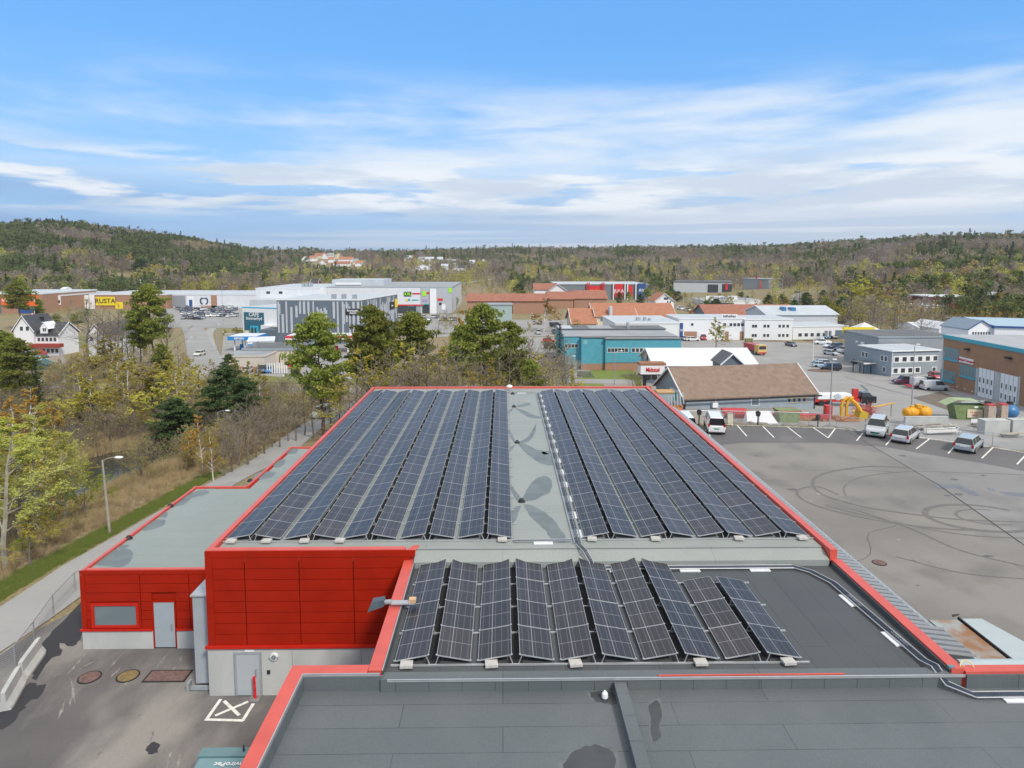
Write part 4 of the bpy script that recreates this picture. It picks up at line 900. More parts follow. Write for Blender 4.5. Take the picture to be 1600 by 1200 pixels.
WHT, SIL, GRY, DGR, BLK, BLU, DBL, RED_, LBL = (.78, .79, .80), (.50, .53, .56), (.25, .27, .29), (.09, .10, .115), (.018, .02, .024), (.05, .22, .50), (.03, .06, .13), (.45, .02, .02), (.36, .42, .45)
CN = {WHT: 'white', SIL: 'silver', GRY: 'grey', DGR: 'dark grey', BLK: 'black', BLU: 'bright blue', DBL: 'dark blue', RED_: 'red', LBL: 'pale blue-grey'}

# ================================================================== BUILDINGS
WINC = {}
def window(parent, M_, w, hh, fm=None, gm=None, fr=.08, panes=1):
    """M_: matrix placing the window: local x along the wall, -y outwards, z up; origin = lower left corner"""
    fm = fm or M_WHITE; gm = gm or M_GLASS; key = (round(w, 2), round(hh, 2), fm.name, gm.name, panes)
    if key not in WINC:
        f = MB(); t = fr
        f.box(0, t, -.05, .02, 0, hh).box(w-t, w, -.05, .02, 0, hh).box(t, w-t, -.05, .02, 0, t).box(t, w-t, -.05, .02, hh-t, hh)
        for k in range(1, panes): x = w*k/panes; f.box(x-t/2.4, x+t/2.4, -.05, .02, t, hh-t)
        WINC[key] = (f.mesh('window', fm), MB().box(t, w-t, -.02, .005, t, hh-t).mesh('pane', gm))
    a, b = WINC[key]; o = put('window', a, parent); o.matrix_local = M_; put('pane', b, o); return o
class Bld:
    """box building: local x along the front from A to B, y backwards, z up"""
    def __init__(s, name, A, B, depth, height, label, cat='building', group=None, wall=None, base=0.0, z=None, sink=1.5):
        A = Vector(A); B = Vector(B); d = B-A; s.w = math.hypot(d.x, d.y); s.d = depth; s.hh = height; s.rz = math.atan2(d.y, d.x)
        z0 = min(h(A.x, A.y), h(B.x, B.y)) if z is None else z
        s.o = empty(name, (A.x, A.y, z0), label, cat, group, s.rz); s.wall = wall or M_WHITEW
        if wall is not False: MB().box(0, s.w, 0, depth, -sink, height).build('wall', s.wall, s.o)
    def flat(s, m, over=.15, t=.3, trim=None, roofc=None):
        MB().box(-over, s.w+over, -over, s.d+over, s.hh, s.hh+t).build('roof_edge', trim or m, s.o)
        MB().box(.1, s.w-.1, .1, s.d-.1, s.hh+t+.002, s.hh+t+.02).build('roof', roofc or m, s.o); return s
    def gable(s, m, rise, over=.5, axis='x', trim=None, t=.18):
        w, d, hh = s.w, s.d, s.hh
        if axis == 'x':
            sl = rise/(d/2); ez = hh-over*sl
            b = MB(); 
            for yy, y2 in ((-over, d/2), (d+over, d/2)):
                b.add([(-over, yy, ez), (w+over, yy, ez), (w+over, y2, hh+rise), (-over, y2, hh+rise), (-over, yy, ez+t), (w+over, yy, ez+t), (w+over, y2, hh+rise+t), (-over, y2, hh+rise+t)], [(0, 1, 2, 3), (4, 5, 6, 7), (0, 1, 5, 4), (0, 4, 7, 3), (1, 2, 6, 5)])
            b.build('roof', m, s.o)
            g = MB()
            for x in (0, w): g.add([(x, 0, hh), (x, d, hh), (x, d/2, hh+rise)], [(0, 1, 2)])
            g.build('gable_wall', s.wall, s.o)
            if trim:
                for x0, x1 in ((-over-.12, -over-.002), (w+over+.002, w+over+.12)):
                    tb = MB()
                    for yy in (-over-.1, d+over+.1): tb.add([(x, y, z) for x in (x0, x1) for y, z in ((yy, ez-.08), (d/2, hh+rise-.05), (d/2, hh+rise+t+.04), (yy, ez+t+.02))], [(0, 1, 2, 3), (4, 5, 6, 7), (0, 1, 5, 4), (2, 3, 7, 6), (0, 3, 7, 4)])
                    tb.build('barge_board', trim, s.o)
        else:
            sl = rise/(w/2); ez = hh-over*sl; b = MB()
            for xx in (-over, w+over):
                b.add([(xx, -over, ez), (xx, d+over, ez), (w/2, d+over, hh+rise), (w/2, -over, hh+rise), (xx, -over, ez+t), (xx, d+over, ez+t), (w/2, d+over, hh+rise+t), (w/2, -over, hh+rise+t)], [(0, 1, 2, 3), (4, 5, 6, 7), (0, 1, 5, 4), (0, 4, 7, 3), (1, 2, 6, 5)])
            b.build('roof', m, s.o); g = MB()
            for y in (0, d): g.add([(0, y, hh), (w, y, hh), (w/2, y, hh+rise)], [(0, 1, 2)])
            g.build('gable_wall', s.wall, s.o)
            if trim:
                tb = MB()
                for xx in (-over-.1, w+over+.1): tb.add([(x, y, z) for y in (-over-.12, -over-.002) for x, z in ((xx, ez-.08), (w/2, hh+rise-.05), (w/2, hh+rise+t+.04), (xx, ez+t+.02))], [(0, 1, 2, 3), (4, 5, 6, 7), (0, 1, 5, 4), (2, 3, 7, 6), (0, 3, 7, 4)])
                tb.build('barge_board', trim, s.o)
        return s
    def win(s, side, u, z, w, hh, fm=None, gm=None, panes=1, fr=.08):
        if side == 'f': M_ = Matrix.Translation((u, -.012, z))
        elif side == 'l': M_ = Matrix.Translation((-.012, s.d-u, z)) @ Matrix.Rotation(-math.pi/2, 4, 'Z')
        else: M_ = Matrix.Translation((s.w+.012, u, z)) @ Matrix.Rotation(math.pi/2, 4, 'Z')
        return window(s.o, M_, w, hh, fm, gm, fr, panes)
    def row(s, side, u0, u1, n, z, w, hh, **k):
        for i in range(n): s.win(side, lerp(u0, u1, i/max(1, n-1)), z, w, hh, **k)
        return s
    def part(s, name, m, *b):
        mb = MB()
        for q in b: mb.box(*q)
        return mb.build(name, m, s.o)
def front(pxL, pxR, dist): a = at(pxL, dist); b = at(pxR, dist); return a, b
def M2(px, dist): return F/dist     # pixels per metre
# ================================================================== ROADS AND OPEN GROUND (beyond the building)
def gp(*pts): return [G(x, y) for x, y in pts]
struct(patch('yard_ground', [(19, 81), (150, 46), (190, 190), (60, 226)], M_ROAD, .05, 2.5))
struct(patch('dirt_apron', [G(1425, 622), G(1500, 648), G(1545, 640), G(1470, 612)], mat('brown_dirt', (.16, .13, .105), .95, 0, .2, 1.5), .075, 2))
struct(patch('service_yard', [(14, 84), (26, 80), (34, 128), (20, 132)], M_GRAVEL, .055, 2.5))
struct(patch('car_park', [(2, 138), (19, 136), (24, 232), (-4, 232)], M_ROAD, .05, 4))
struct(patch('car_park', [(-64, 232), (-4, 234), (-6, 330), (-60, 335)], M_ROAD, .05, 5))
struct(patch('car_park', [(-136, 266), (-100, 266), (-144, 384), (-192, 384)], M_ROAD, .05, 5))
struct(patch('station_forecourt', [(-62, 146), (-33, 146), (-40, 236), (-98, 236)], M_ROAD, .05, 4))
struct(patch('car_park', [(-2, 234), (60, 234), (70, 300), (-4, 300)], M_ROAD, .06, 5))
struct(patch('car_park', [(70, 232), (120, 226), (140, 330), (84, 330)], M_ROAD, .07, 5))
struct(patch('station_lawn', [(-60, 141), (-30, 139), (-30, 147), (-62, 149)], M_GRASS, .09, 2))
struct(patch('garden_lawn', [(-172, 206), (-128, 206), (-118, 236), (-172, 240)], M_GRASS, .05, 4))
struct(patch('grass_mound', [(12, 104), (26, 104), (30, 158), (18, 162)], M_GRASSB, .05, 2))
struct(patch('field', [(-330, 470), (-60, 470), (-60, 520), (-360, 520)], M_GRASSB, .12, 8))
road('road', [(-33, -10), (-28.2, 12), (-26.2, 28), (-25.2, 40), (-25.6, 70), (-27.5, 100), (-24, 120), (-14, 129)], 3.6, M_PATH, .05)
road('road', [(-78, 128), (-60, 130), (-40, 131), (-14, 131), (10, 131), (34, 128)], 7, M_ROAD, .065)
road('road', [(-70, 131)]+[(p.x, p.y) for p in gp((322, 580), (313, 548), (306, 524), (301, 512), (300, 503))], 7.5, M_ROAD, .07)
road('footpath', [(p.x, p.y) for p in gp((352, 585), (338, 560), (329, 540), (326, 522), (332, 513))], 3, M_PATH, .06)
road('road', [(p.x, p.y) for p in gp((248, 513), (285, 510), (330, 508), (380, 508), (420, 512))], 8, M_ROAD, .08)
road('road', [(p.x, p.y) for p in gp((1330, 503), (1290, 499), (1262, 496), (1256, 486), (1246, 474), (1242, 465), (1258, 457), (1276, 456))], 8, M_ROAD, .10)
road('road', [(p.x, p.y) for p in gp((560, 512), (640, 519), (720, 520), (800, 519), (860, 516))], 8, M_ROAD, .08)
road('driveway', [(p.x, p.y) for p in gp((120, 606), (98, 588), (88, 567), (84, 549), (96, 538), (118, 533))], 4.5, M_GRAVEL, .07, 5)
road('driveway', [(p.x, p.y) for p in gp((20, 552), (48, 546), (78, 548))], 5, M_GRAVEL, .065)
road('driveway', [(p.x, p.y) for p in gp((46, 598), (75, 594), (112, 602))], 7, M_PATH, .06)
road('road', [(p.x, p.y) for p in gp((700, 446), (735, 441), (765, 436))], 9, M_PATH, .12)
# green verge along the path, dry grass and cleared soil beside it
def ribbon(name, pts, w, m, off): 
    pts = catmull([Vector((p[0], p[1], 0)) for p in pts], 8); return struct(strip_mesh(pts, w, off).build(name, m))
ribbon('grass_verge', [(-32, 4), (-30.2, 18), (-28.9, 30), (-28.1, 42), (-28.4, 56), (-29, 66)], 1.3, M_GRASS, .045)
ribbon('cleared_soil', [(-39, -4), (-35.5, 14), (-32.6, 30), (-31.2, 44), (-31.6, 58)], 5.2, mat('cleared_soil', (.20, .15, .09), .95, 0, .25, 1.5, col2=(.30, .225, .14)), .035)
# pond
def pond():
    pts = []; rr = random.Random(4)
    for i in range(40):
        t = i*2*math.pi/40; k = 1+.16*math.sin(3*t+1)+.1*math.sin(5*t); pts.append((-45.5+7.4*k*math.cos(t), 77.5+10.5*k*math.sin(t), h(-45, 78)+.92))
    m = mat('pond_water', (.035, .038, .03), .12, 0, 0, spec=.6, bump=0); o = MB().add(pts, [tuple(range(40))]).build('pond_water', m); struct(o)
pond()

# ================================================================== NEAR PROPS IN THE YARDS
def jersey(a, b, label):
    d = b-a; L_ = d.length; o = MB(); prof = [(-.30, 0), (.30, 0), (.30, .12), (.12, .38), (.09, .82), (-.09, .82), (-.12, .38), (-.30, .12)]; n = len(prof)
    vs = [(x, p[0], p[1]) for x in (0, .25, L_-.25, L_) for p in prof]
    for q in (0, 3):
        for j in range(n): vs[q*n+j] = (vs[q*n+j][0], vs[q*n+j][1]*.85, vs[q*n+j][2]*.97)
    fs = [(i*n+j, i*n+(j+1) % n, (i+1)*n+(j+1) % n, (i+1)*n+j) for i in range(3) for j in range(n)]+[tuple(range(n-1, -1, -1)), tuple(range(3*n, 4*n))]
    o.add(vs, fs); tag(o.build('concrete_barrier', M_CONC, None, (a.x, a.y, .02), math.atan2(d.y, d.x)), label, 'barrier')
jersey(P(6, 1112), P(31, 1068), 'pale concrete barrier nearer the camera at the yard edge'); jersey(P(33, 1063), P(63, 1021), 'pale concrete barrier farther back, below the wire fence')
def mesh_mat():
    m = mat('wire_mesh', (.5, .52, .53), .5, .3, 0); N, L, b = nodes(m); out = N['Material Output']
    tc = N.new('ShaderNodeTexCoord'); mp = N.new('ShaderNodeMapping'); mp.inputs['Rotation'].default_value = (0, math.pi/4, 0); L.new(tc.outputs['Object'], mp.inputs[0])
    sp = N.new('ShaderNodeSeparateXYZ'); L.new(mp.outputs[0], sp.inputs[0]); vals = []
    for k in (0, 2):
        a = N.new('ShaderNodeMath'); a.operation = 'FRACT'; mu = N.new('ShaderNodeMath'); mu.operation = 'MULTIPLY'; mu.inputs[1].default_value = 14; ad = N.new('ShaderNodeMath'); ad.operation = 'ADD'; ad.inputs[1].default_value = 1000
        L.new(sp.outputs[k], mu.inputs[0]); L.new(mu.outputs[0], ad.inputs[0]); L.new(ad.outputs[0], a.inputs[0]); lt = N.new('ShaderNodeMath'); lt.operation = 'LESS_THAN'; lt.inputs[1].default_value = .1; L.new(a.outputs[0], lt.inputs[0]); vals.append(lt.outputs[0])
    mx = N.new('ShaderNodeMath'); mx.operation = 'MAXIMUM'; L.new(vals[0], mx.inputs[0]); L.new(vals[1], mx.inputs[1])
    tr = N.new('ShaderNodeBsdfTransparent'); ms = N.new('ShaderNodeMixShader'); L.new(mx.outputs[0], ms.inputs[0]); L.new(tr.outputs[0], ms.inputs[1]); L.new(b.outputs[0], ms.inputs[2]); L.new(ms.outputs[0], out.inputs[0]); return m
M_MESH = mesh_mat()
def fence(pts, hh, label, sp=2.6, rail=True, mesh=True):
    o = empty('wire_fence', (pts[0].x, pts[0].y, h(pts[0].x, pts[0].y)), label, 'fence'); P0 = o.location.copy()
    L_ = []
    for a, b in zip(pts, pts[1:]):
        n = max(1, round((b-a).length/sp))
        for k in range(n): L_.append(lerp(a, b, k/n))
    L_.append(pts[-1]); Q = [Vector((p.x, p.y, h(p.x, p.y)))-P0 for p in L_]; pm = MB().cyl((0, 0, -.3), (0, 0, hh+.03), .032, n=6).mesh('post', M_STEEL)
    for q in Q: put('post', pm, o).location = q
    if rail: MB().tube([q+Vector((0, 0, hh)) for q in Q], .028, 5).build('rail', M_STEEL, o)
    if mesh:
        for a, b in zip(Q, Q[1:]):
            d = b-a; L2 = math.hypot(d.x, d.y); w = MB().quad((0, 0, .05), (L2, 0, .05+d.z), (L2, 0, hh-.02+d.z), (0, 0, hh-.02)).build('wire_panel', M_MESH, o, a, math.atan2(d.y, d.x))
fence([Vector((-26.6, 20, 0)), P(-30, 1085), P(24, 1046), P(54, 1006), P(84, 962), P(118, 925), Vector((-21.2, 42, 0))], 1.15, 'galvanised wire fence running along the path left of the red wing', 1.9)
fence([Vector((15, 76.3, 0)), Vector((24, 76.2, 0)), Vector((35, 75, 0)), Vector((49.5, 65.8, 0)), Vector((80, 47, 0))], 1.9, 'wire fence with thin posts behind the parked silver cars', 3.0)
# red bollard, bin
bo = empty('bollard', P(399, 1092, .02), 'red plastic bollard beside the crossed square', 'bollard'); MB().box(-.22, .22, -.22, .22, 0, .05).build('foot', mat('grey_patch', (.22, .21, .21), .9), bo); MB().cyl((0, 0, .05), (-.03, 0, 1.0), .06, .055, 10).build('post', mat('bollard_red', (.70, .01, .02), .45, 0, 0), bo)
MB().cyl((-.012, 0, .4), (-.014, 0, .46), .061, n=10).cyl((-.02, 0, .7), (-.022, 0, .76), .061, n=10).build('band', mat('dark_red', (.3, .01, .01), .5, 0, 0), bo)
M_TEAL = mat('teal_bin', (.13, .24, .26), .42, 0, .06, 2); q = P(318, 1171, 1.55)
bn = empty('waste_container', (q.x, q.y-2.9, .0), 'teal steel waste container with white lettering under the red roof edge', 'container')
MB().add([(.1, .1, 0), (3.6, .1, 0), (3.6, 2.8, 0), (.1, 2.8, 0), (0, 0, 1.2), (3.7, 0, 1.2), (3.7, 2.9, 1.2), (0, 2.9, 1.2)], [(0, 3, 2, 1), (0, 1, 5, 4), (1, 2, 6, 5), (2, 3, 7, 6), (3, 0, 4, 7), (4, 5, 6, 7)]).build('body', M_TEAL, bn)
ld = MB().add([(-.04, -.04, 1.21), (3.74, -.04, 1.21), (3.74, 2.55, 1.46), (-.04, 2.55, 1.46), (.05, 0, 1.3), (3.65, 0, 1.3), (3.65, 2.5, 1.53), (.05, 2.5, 1.53)], [(0, 3, 2, 1), (4, 5, 6, 7), (0, 1, 5, 4), (1, 2, 6, 5), (2, 3, 7, 6), (3, 0, 4, 7)]).build('lid', mat('teal_lid', (.15, .27, .295), .4, 0, .05, 2), bn)
MB().box(-.06, 3.76, 2.56, 2.98, 1.3, 1.56).build('hinge_cover', M_TEAL, bn); MB().cyl((1.45, 2.8, 1.56), (1.45, 2.8, 1.78), .04, .02, 6).build('lift_pin', M_DARK, bn)
tx = put('lettering', text_mesh('EnviroPac', .29, M_WHITE, .003, .004), bn); tx.location = (1.22, 2.22, 1.532); tx.rotation_euler = (R(5.2), 0, math.pi)
# rusty steel compactor and duct at the right
M_BLUST = mat('pale_blue_steel', (.36, .44, .47), .5, 0, .06, 1.5); M_RUST2 = mat('rust_streaks', (.33, .38, .39), .7, 0, .1, .55, col2=(.27, .14, .07), lo=.46, hi=.6, detail=8)
q0 = P(1450, 968, 1.1); q1 = P(1500, 964, 2.4); q2 = P(1600, 1042, 2.4)
cp = empty('steel_compactor', (q0.x, q0.y, 0), 'big pale steel compactor with a rusty top beside the red roof edge', 'compactor')
L_ = 6.0
MB().box(0, 1.5, -L_, 0, .1, 1.05).build('body', M_BLUST, cp); MB().box(.02, 1.46, -L_+.02, -.02, 1.052, 1.1).build('rusty_top', M_RUST2, cp); MB().box(1.502, 1.58, -L_, .06, 1.0, 1.2).build('divider', M_DARK, cp)
MB().add([(1.6, -L_, .95), (1.6, .05, .95), (2.7, .05, .95), (3.7, -L_*.5, .85), (4.7, -L_, .75), (1.6, -L_, 1.1), (1.6, .05, 1.1), (2.7, .05, 1.1), (3.7, -L_*.5, 1.0), (4.7, -L_, .9)], [(5, 9, 8, 7, 6), (0, 1, 2, 3, 4), (0, 5, 6, 1), (1, 6, 7, 2), (2, 7, 8, 3), (3, 8, 9, 4), (4, 9, 5, 0)]).build('ramp_plate', mat('pale_steel_plate', (.40, .46, .48), .5, 0, .04, 1), cp)
MB().box(1.6, 3.0, -L_, -.1, .1, .94).build('side_panel', M_BLUST, cp); MB().cyl((1.3, .15, 1.2), (1.6, .1, 1.3), .06, .03, 6).build('hook', M_DARK, cp)
du = tag(MB().cyl((XR+.45, YM+.42, ZL-.05), (40, YM+.42, ZL-.05), .20, n=16).build('pipe', M_BLUST, smooth=False), 'pale blue ventilation pipe lying behind the red edge at right', 'pipe')
for k in range(5): MB().cyl((XR+2.9+k*3.0, YM+.42, ZL-.05), (XR+2.96+k*3.0, YM+.42, ZL-.05), .212, n=16).build('pipe_joint', M_GREYM, du)
yq = P(1580, 1018, .3); yo = empty('yellow_clamp', (yq.x, yq.y, .02), 'yellow steel lifting frame lying on the lot by the compactor', 'lifting frame'); ym = mat('yellow_paint', (.72, .50, .02), .5, 0, .1, 4)
MB().box(-.9, .5, -.06, .06, .25, .35).box(-.9, -.8, -.4, .4, .0, .35).build('beam', ym, yo); MB().cyl((-.5, 0, .3), (.6, -.6, .1), .05, n=6).cyl((0, 0, .3), (.7, .3, .1), .05, n=6).build('arm', ym, yo)
cq = P(1535, 1060, ZL+.3); co2 = empty('cable_loop', (cq.x, YM-.1, ZL+.2), 'loose yellow cable loop on the red roof edge', 'cable'); MB().tube([Vector((.35*math.cos(t)*.6, .12*math.sin(t), .03+.16*abs(math.sin(t)))) for t in [k*.35 for k in range(12)]], .018, 5).build('loop', mat('yellow_cable', (.7, .6, .25), .5, 0, 0), co2); MB().box(-.6, -.42, -.06, .06, 0, .09).build('clip', M_TEAL, co2)
# lamp posts
def lamp(p, hh, label, arm=1.0, ang=0, m=None, lean=(0, 0), head=True):
    o = empty('street_lamp', (p.x, p.y, h(p.x, p.y)), label, 'street lamp', None, ang); m = m or M_STEEL
    MB().cyl((0, 0, -.5), (lean[0], lean[1], hh), .11, .06, 8).build('pole', m, o)
    if head:
        MB().tube([(lean[0], lean[1], hh-.05), (lean[0]+arm*.5, lean[1], hh+.15), (lean[0]+arm, lean[1], hh+.22)], .035, 5).build('arm', m, o)
        MB().ball((lean[0]+arm+.25, lean[1], hh+.2), .32, 10, (1, .5, .28)).build('lamp_head', M_WHITE, o)
    return o
M_WOODP = mat('wooden_pole', (.33, .30, .25), .85, 0, .15, 3)
q = G(172, 835); lamp(q, zat(q, 719)-q.z, 'wooden street lamp with a white head beside the marsh and left wing', .9, 0, M_WOODP, (-.25, 0))
for px, py, top, lab, arm in ((1296, 670, 564, 'tall pale lamp post at the lot edge behind the empty bays', .01), (1424, 640, 540, 'tall pale lamp post beside the orange buoys', .3), (960, 602, 550, 'pale lamp post on the green mound by the teal building', 1.0), (292, 556, 528, 'street lamp left of the road leading to the shops', 1.2), (343, 556, 520, 'street lamp right of the road by the beige station', 1.0), (339, 548, 508, 'lamp post by the blue station canopy', .6), (349, 513, 448, 'tall lamp mast in the car park before the white hall', 1.4), (438, 612, 588, 'dark lamp post by the road behind the red building', .5), (700, 606, 566, 'lamp post among the bare trees behind the roof', .8), (888, 600, 558, 'pale lamp post left of the teal building', .8)):
    q = G(px, py); lamp(q, max(3, zat(q, top)-q.z), lab, arm)
q = at(333, 84); lamp(q, zat(q, 644)-q.z, 'street lamp with white head above the brown bushes', 1.0, math.pi*0)
def flagpole(p, hh, label, flag=None):
    o = empty('flagpole', (p.x, p.y, h(p.x, p.y)), label, 'flagpole'); MB().cyl((0, 0, -.3), (0, 0, hh), .09, .05, 7).build('pole', M_WHITE, o); MB().ball((0, 0, hh+.08), .12, 8).build('finial', M_WHITE, o)
    if flag:
        for (m, z0, z1, nm) in ((flag, 0, 1, 'flag'),):
            n = 8; vs = [(-x*2.9/n, .25*math.sin(x*.9), hh-.3-zz*1.5-.04*x*x) for x in range(n+1) for zz in (0, .33, .42, .58, .67, 1)]; b = MB()
            for i in range(n):
                for k in range(5):
                    b.mi = 1 if k == 2 else 0 if k in (0, 4) else 2
                    if 2 <= i <= 3 and k != 2: b.mi = 2 if i == 2 else 0
                    b.add([vs[i*6+k], vs[i*6+k+1], vs[(i+1)*6+k+1], vs[(i+1)*6+k]], [(0, 1, 2, 3)])
            b.build('flag', [mat('flag_red', (.62, .12, .12), .8, 0, 0), mat('flag_blue', (.08, .1, .3), .8, 0, 0), mat('flag_white', (.75, .75, .78), .8, 0, 0)], o)
    return o
q = G(1270, 566); flagpole(q, zat(q, 520)-q.z, 'bare white flagpole by the parked cars of the grey office')
q = G(57, 537); flagpole(q, zat(q, 487)-q.z, 'white flagpole flying a red flag before the white gabled house', mat('flag_red', (.62, .12, .12), .8, 0, 0))
# charging posts
for px, lab in ((1097, 'first dark charging post from the left, between the white vans'), (1190.5, 'dark charging post behind the empty bays, middle of three'), (1286, 'dark charging post right of the empty bays')):
    q = at(px, 75.2) if px < 1250 else at(px, 74.6); o = empty('charging_post', (q.x, q.y, h(q.x, q.y)), lab, 'charging post', 'charging posts along the lot edge'); MB().cyl((0, 0, -.2), (0, 0, 1.5), .07, n=8).build('post', M_DARK, o); MB().cyl((0, -.14, 1.6), (0, .14, 1.6), .26, n=14).box(-.2, .2, -.13, .13, 1.25, 1.6).build('charger_head', M_DARK, o)
q = at(1146, 75.3); o = empty('electric_cabinet', (q.x, q.y, h(q.x, q.y)), 'beige electric cabinet beside the white van', 'cabinet'); MB().box(-.3, .3, -.2, .2, 0, 1.45).build('body', mat('beige_cabinet', (.55, .52, .42), .6), o); MB().box(-.33, .33, -.23, .23, 1.452, 1.5).build('lid', M_GREYM, o)
# parked cars on the near lot
def heading(p, q): return math.degrees(math.atan2(q.y-p.y, q.x-p.x))
def car2(kind, colr, rear, frontp, label, **k):
    a = P(*rear); b = P(*frontp); car(kind, colr, (a+b)/2, heading(a, b), label, 'cars parked on the near lot', **k)
car2('van', WHT, (1121, 684), (1111, 661), 'white van with green plate parked right of another white van', green=True)
car2('van', WHT, (1076, 682), (1062, 661), 'white van half hidden behind the red roof edge', green=True)
car2('suv', SIL, (1376, 667), (1364, 690), 'silver four-wheel drive facing the camera with green plate', green=True)
car2('wagon', SIL, (1403, 695.5), (1425, 680), 'silver estate car, rear to the camera, between suv and grey-blue car')
car2('wagon', LBL, (1502, 711), (1524, 693), 'pale blue-grey estate car at the right end of the lot')

# ---- the junk yard between the lot and the workshop
def prop(name, p, label, cat, rz=0, z=None, dz=0.0): return empty(name, (p.x, p.y, (h(p.x, p.y) if z is None else z)+dz), label, cat, None, rz)
M_REDM = mat('red_machine', (.50, .03, .025), .5, 0, .12, 3); M_YELM = mat('yellow_machine', (.68, .36, .02), .5, 0, .15, 3); M_ORM = mat('orange_float', (.78, .36, .02), .5, 0, .12, 1.5); M_GRNM = mat('olive_green_steel', (.19, .25, .10), .6, 0, .15, 2); M_TARP = mat('white_tarp', (.70, .70, .72), .5, 0, .06, 1.5, bump=.3); M_RED2 = mat('dusty_red_wire', (.45, .12, .11), .7, 0, .1, 3); M_WD = mat('weathered_timber', (.38, .35, .30), .85, 0, .2, 4); M_BLUE = mat('blue_tank', (.04, .17, .36), .4, 0, .1, 2)
q = G(1215, 655); o = prop('red_trailer_frame', q, 'long red steel trailer frame lying before the grey shed', 'trailer frame', R(-4))
MB().box(-7, 7, -.5, .5, .25, .75).build('beam', M_REDM, o); MB().box(-7.4, -4.2, -.9, .9, .76, 1.3).build('gooseneck', M_REDM, o); MB().box(6.2, 7.0, -.5, .5, .76, 2.0).build('upright', M_REDM, o)
q = G(1187, 663); o = prop('tipper_tub', q, 'white covered tub with slanted top behind the charging post', 'tub', 0, None, 0); MB().add([(-1.9, -1, 0), (1.9, -1, 0), (1.9, 1, 0), (-1.9, 1, 0), (-2.0, -1.1, .4), (1.9, -1.1, .4), (1.7, 1.1, 1.5), (-1.4, 1.1, 1.5)], [(0, 3, 2, 1), (4, 5, 6, 7), (0, 1, 5, 4), (1, 2, 6, 5), (2, 3, 7, 6), (3, 0, 4, 7)]).build('cover', M_TARP, o); MB().box(-1.8, 1.8, -.98, .98, -.2, .05).build('base', M_GREYM, o)
q = G(1229, 659); o = prop('skip', q, 'olive green skip behind the lot fence right of the white tub', 'skip'); MB().add([(-1.2, -.8, 0), (1.2, -.8, 0), (1.2, .8, 0), (-1.2, .8, 0), (-1.45, -.95, 1.7), (1.45, -.95, 1.7), (1.45, .95, 1.7), (-1.45, .95, 1.7)], [(0, 3, 2, 1), (4, 5, 6, 7), (0, 1, 5, 4), (1, 2, 6, 5), (2, 3, 7, 6), (3, 0, 4, 7)]).build('body', M_GRNM, o); MB().box(-1.5, 1.5, -1.0, -.9, 1.5, 1.72).box(-1.5, 1.5, .9, 1.0, 1.5, 1.72).build('rim', mat('rust_edge', (.3, .14, .07), .8), o)
q = G(1300, 657); o = prop('rusty_sheet_pile', q, 'low pile of rusty orange steel left of the yellow arm', 'scrap pile'); rr = random.Random(8); b = MB()
for k in range(26): x = rr.uniform(-5.5, 2.5); y = rr.uniform(-1.2, 1.2); a = rr.uniform(-.5, .5); b.cyl((x-1.3*math.cos(a), y-1.3*math.sin(a), rr.uniform(.05, .8)), (x+1.3*math.cos(a), y+1.3*math.sin(a), rr.uniform(.05, 1.0)), .16, n=4)
b.build('bars', mat('orange_rust', (.42, .17, .06), .85, 0, .25, 3), o)
q = G(1335, 655); o = prop('excavator_arm', q, 'yellow excavator arm standing on the ground with a long rod to the right', 'excavator arm')
for x in (-1.9, -1.2): MB().tube([(x+.1, 0, 0), (x, 0, 1.8), (x+.2, 0, 2.7), (x+.9, 0, 3.1)], .22, 6).build('boom_plate', M_YELM, o)
MB().tube([(-.9, 0, 3.0), (.3, .1, 2.0), (1.1, .1, .7)], .28, 6).build('boom', M_YELM, o); MB().add([(.2, -.7, 0), (1.4, -.7, 0), (1.4, .7, 0), (.2, .7, 0), (.5, -.7, 1.3), (1.6, -.7, 1.0), (1.6, .7, 1.0), (.5, .7, 1.3)], [(0, 3, 2, 1), (4, 5, 6, 7), (0, 1, 5, 4), (1, 2, 6, 5), (2, 3, 7, 6), (3, 0, 4, 7)]).build('bucket', mat('dark_yellow', (.5, .34, .03), .6), o)
q = G(1353, 652); o = prop('wire_coil', q, 'heap of dusty red wire mesh between yellow arm and silver car', 'wire heap'); b = MB(); rr = random.Random(2)
for k in range(150): b.cyl((rr.gauss(0, .9), rr.gauss(0, .6), abs(rr.gauss(.7, .5))), (rr.gauss(.1, .9), rr.gauss(0, .6), abs(rr.gauss(1.0, .6))), .03, n=3)
b.build('wire', M_RED2, o); q = G(1366, 652); o = prop('yellow_rod', q, 'long thin yellow boom resting right of the red wire heap', 'boom'); MB().cyl((-3.2, 0, .9), (3.0, .3, 2.0), .13, .1, 6).build('rod', M_YELM, o); MB().cyl((2.6, .3, .0), (2.6, .3, 1.9), .1, n=6).build('prop', M_WD, o)
for px, lab, ln in ((1434, 'left orange float of the pair on the concrete wall', 1.9), (1454, 'right orange float of the pair on the concrete wall', 1.3)):
    q = at(px, 88); z_ = zat(q, 651); o = prop('orange_float', Vector((q.x, q.y, 0)), lab, 'float', R(20), z_); MB().cyl((-ln/2, 0, .62), (ln/2, 0, .62), .68, n=18).ball((-ln/2, 0, .62), .66, 14, (.5, 1, 1)).ball((ln/2, 0, .62), .66, 14, (.5, 1, 1)).build('drum', M_ORM, o, smooth=True); MB().box(-.3, .3, -.15, .15, 1.22, 1.5).build('lug', M_YELM, o)
q = at(1444, 88); o = prop('float_bracket', Vector((q.x, q.y, 0)), 'dark yellow bracket joining the two orange floats', 'bracket', 0, zat(q, 649)); MB().box(-.5, .5, -.3, .3, 0, 1.1).box(-.3, .3, -.4, .4, 1.1, 1.5).build('frame', M_YELM, o)
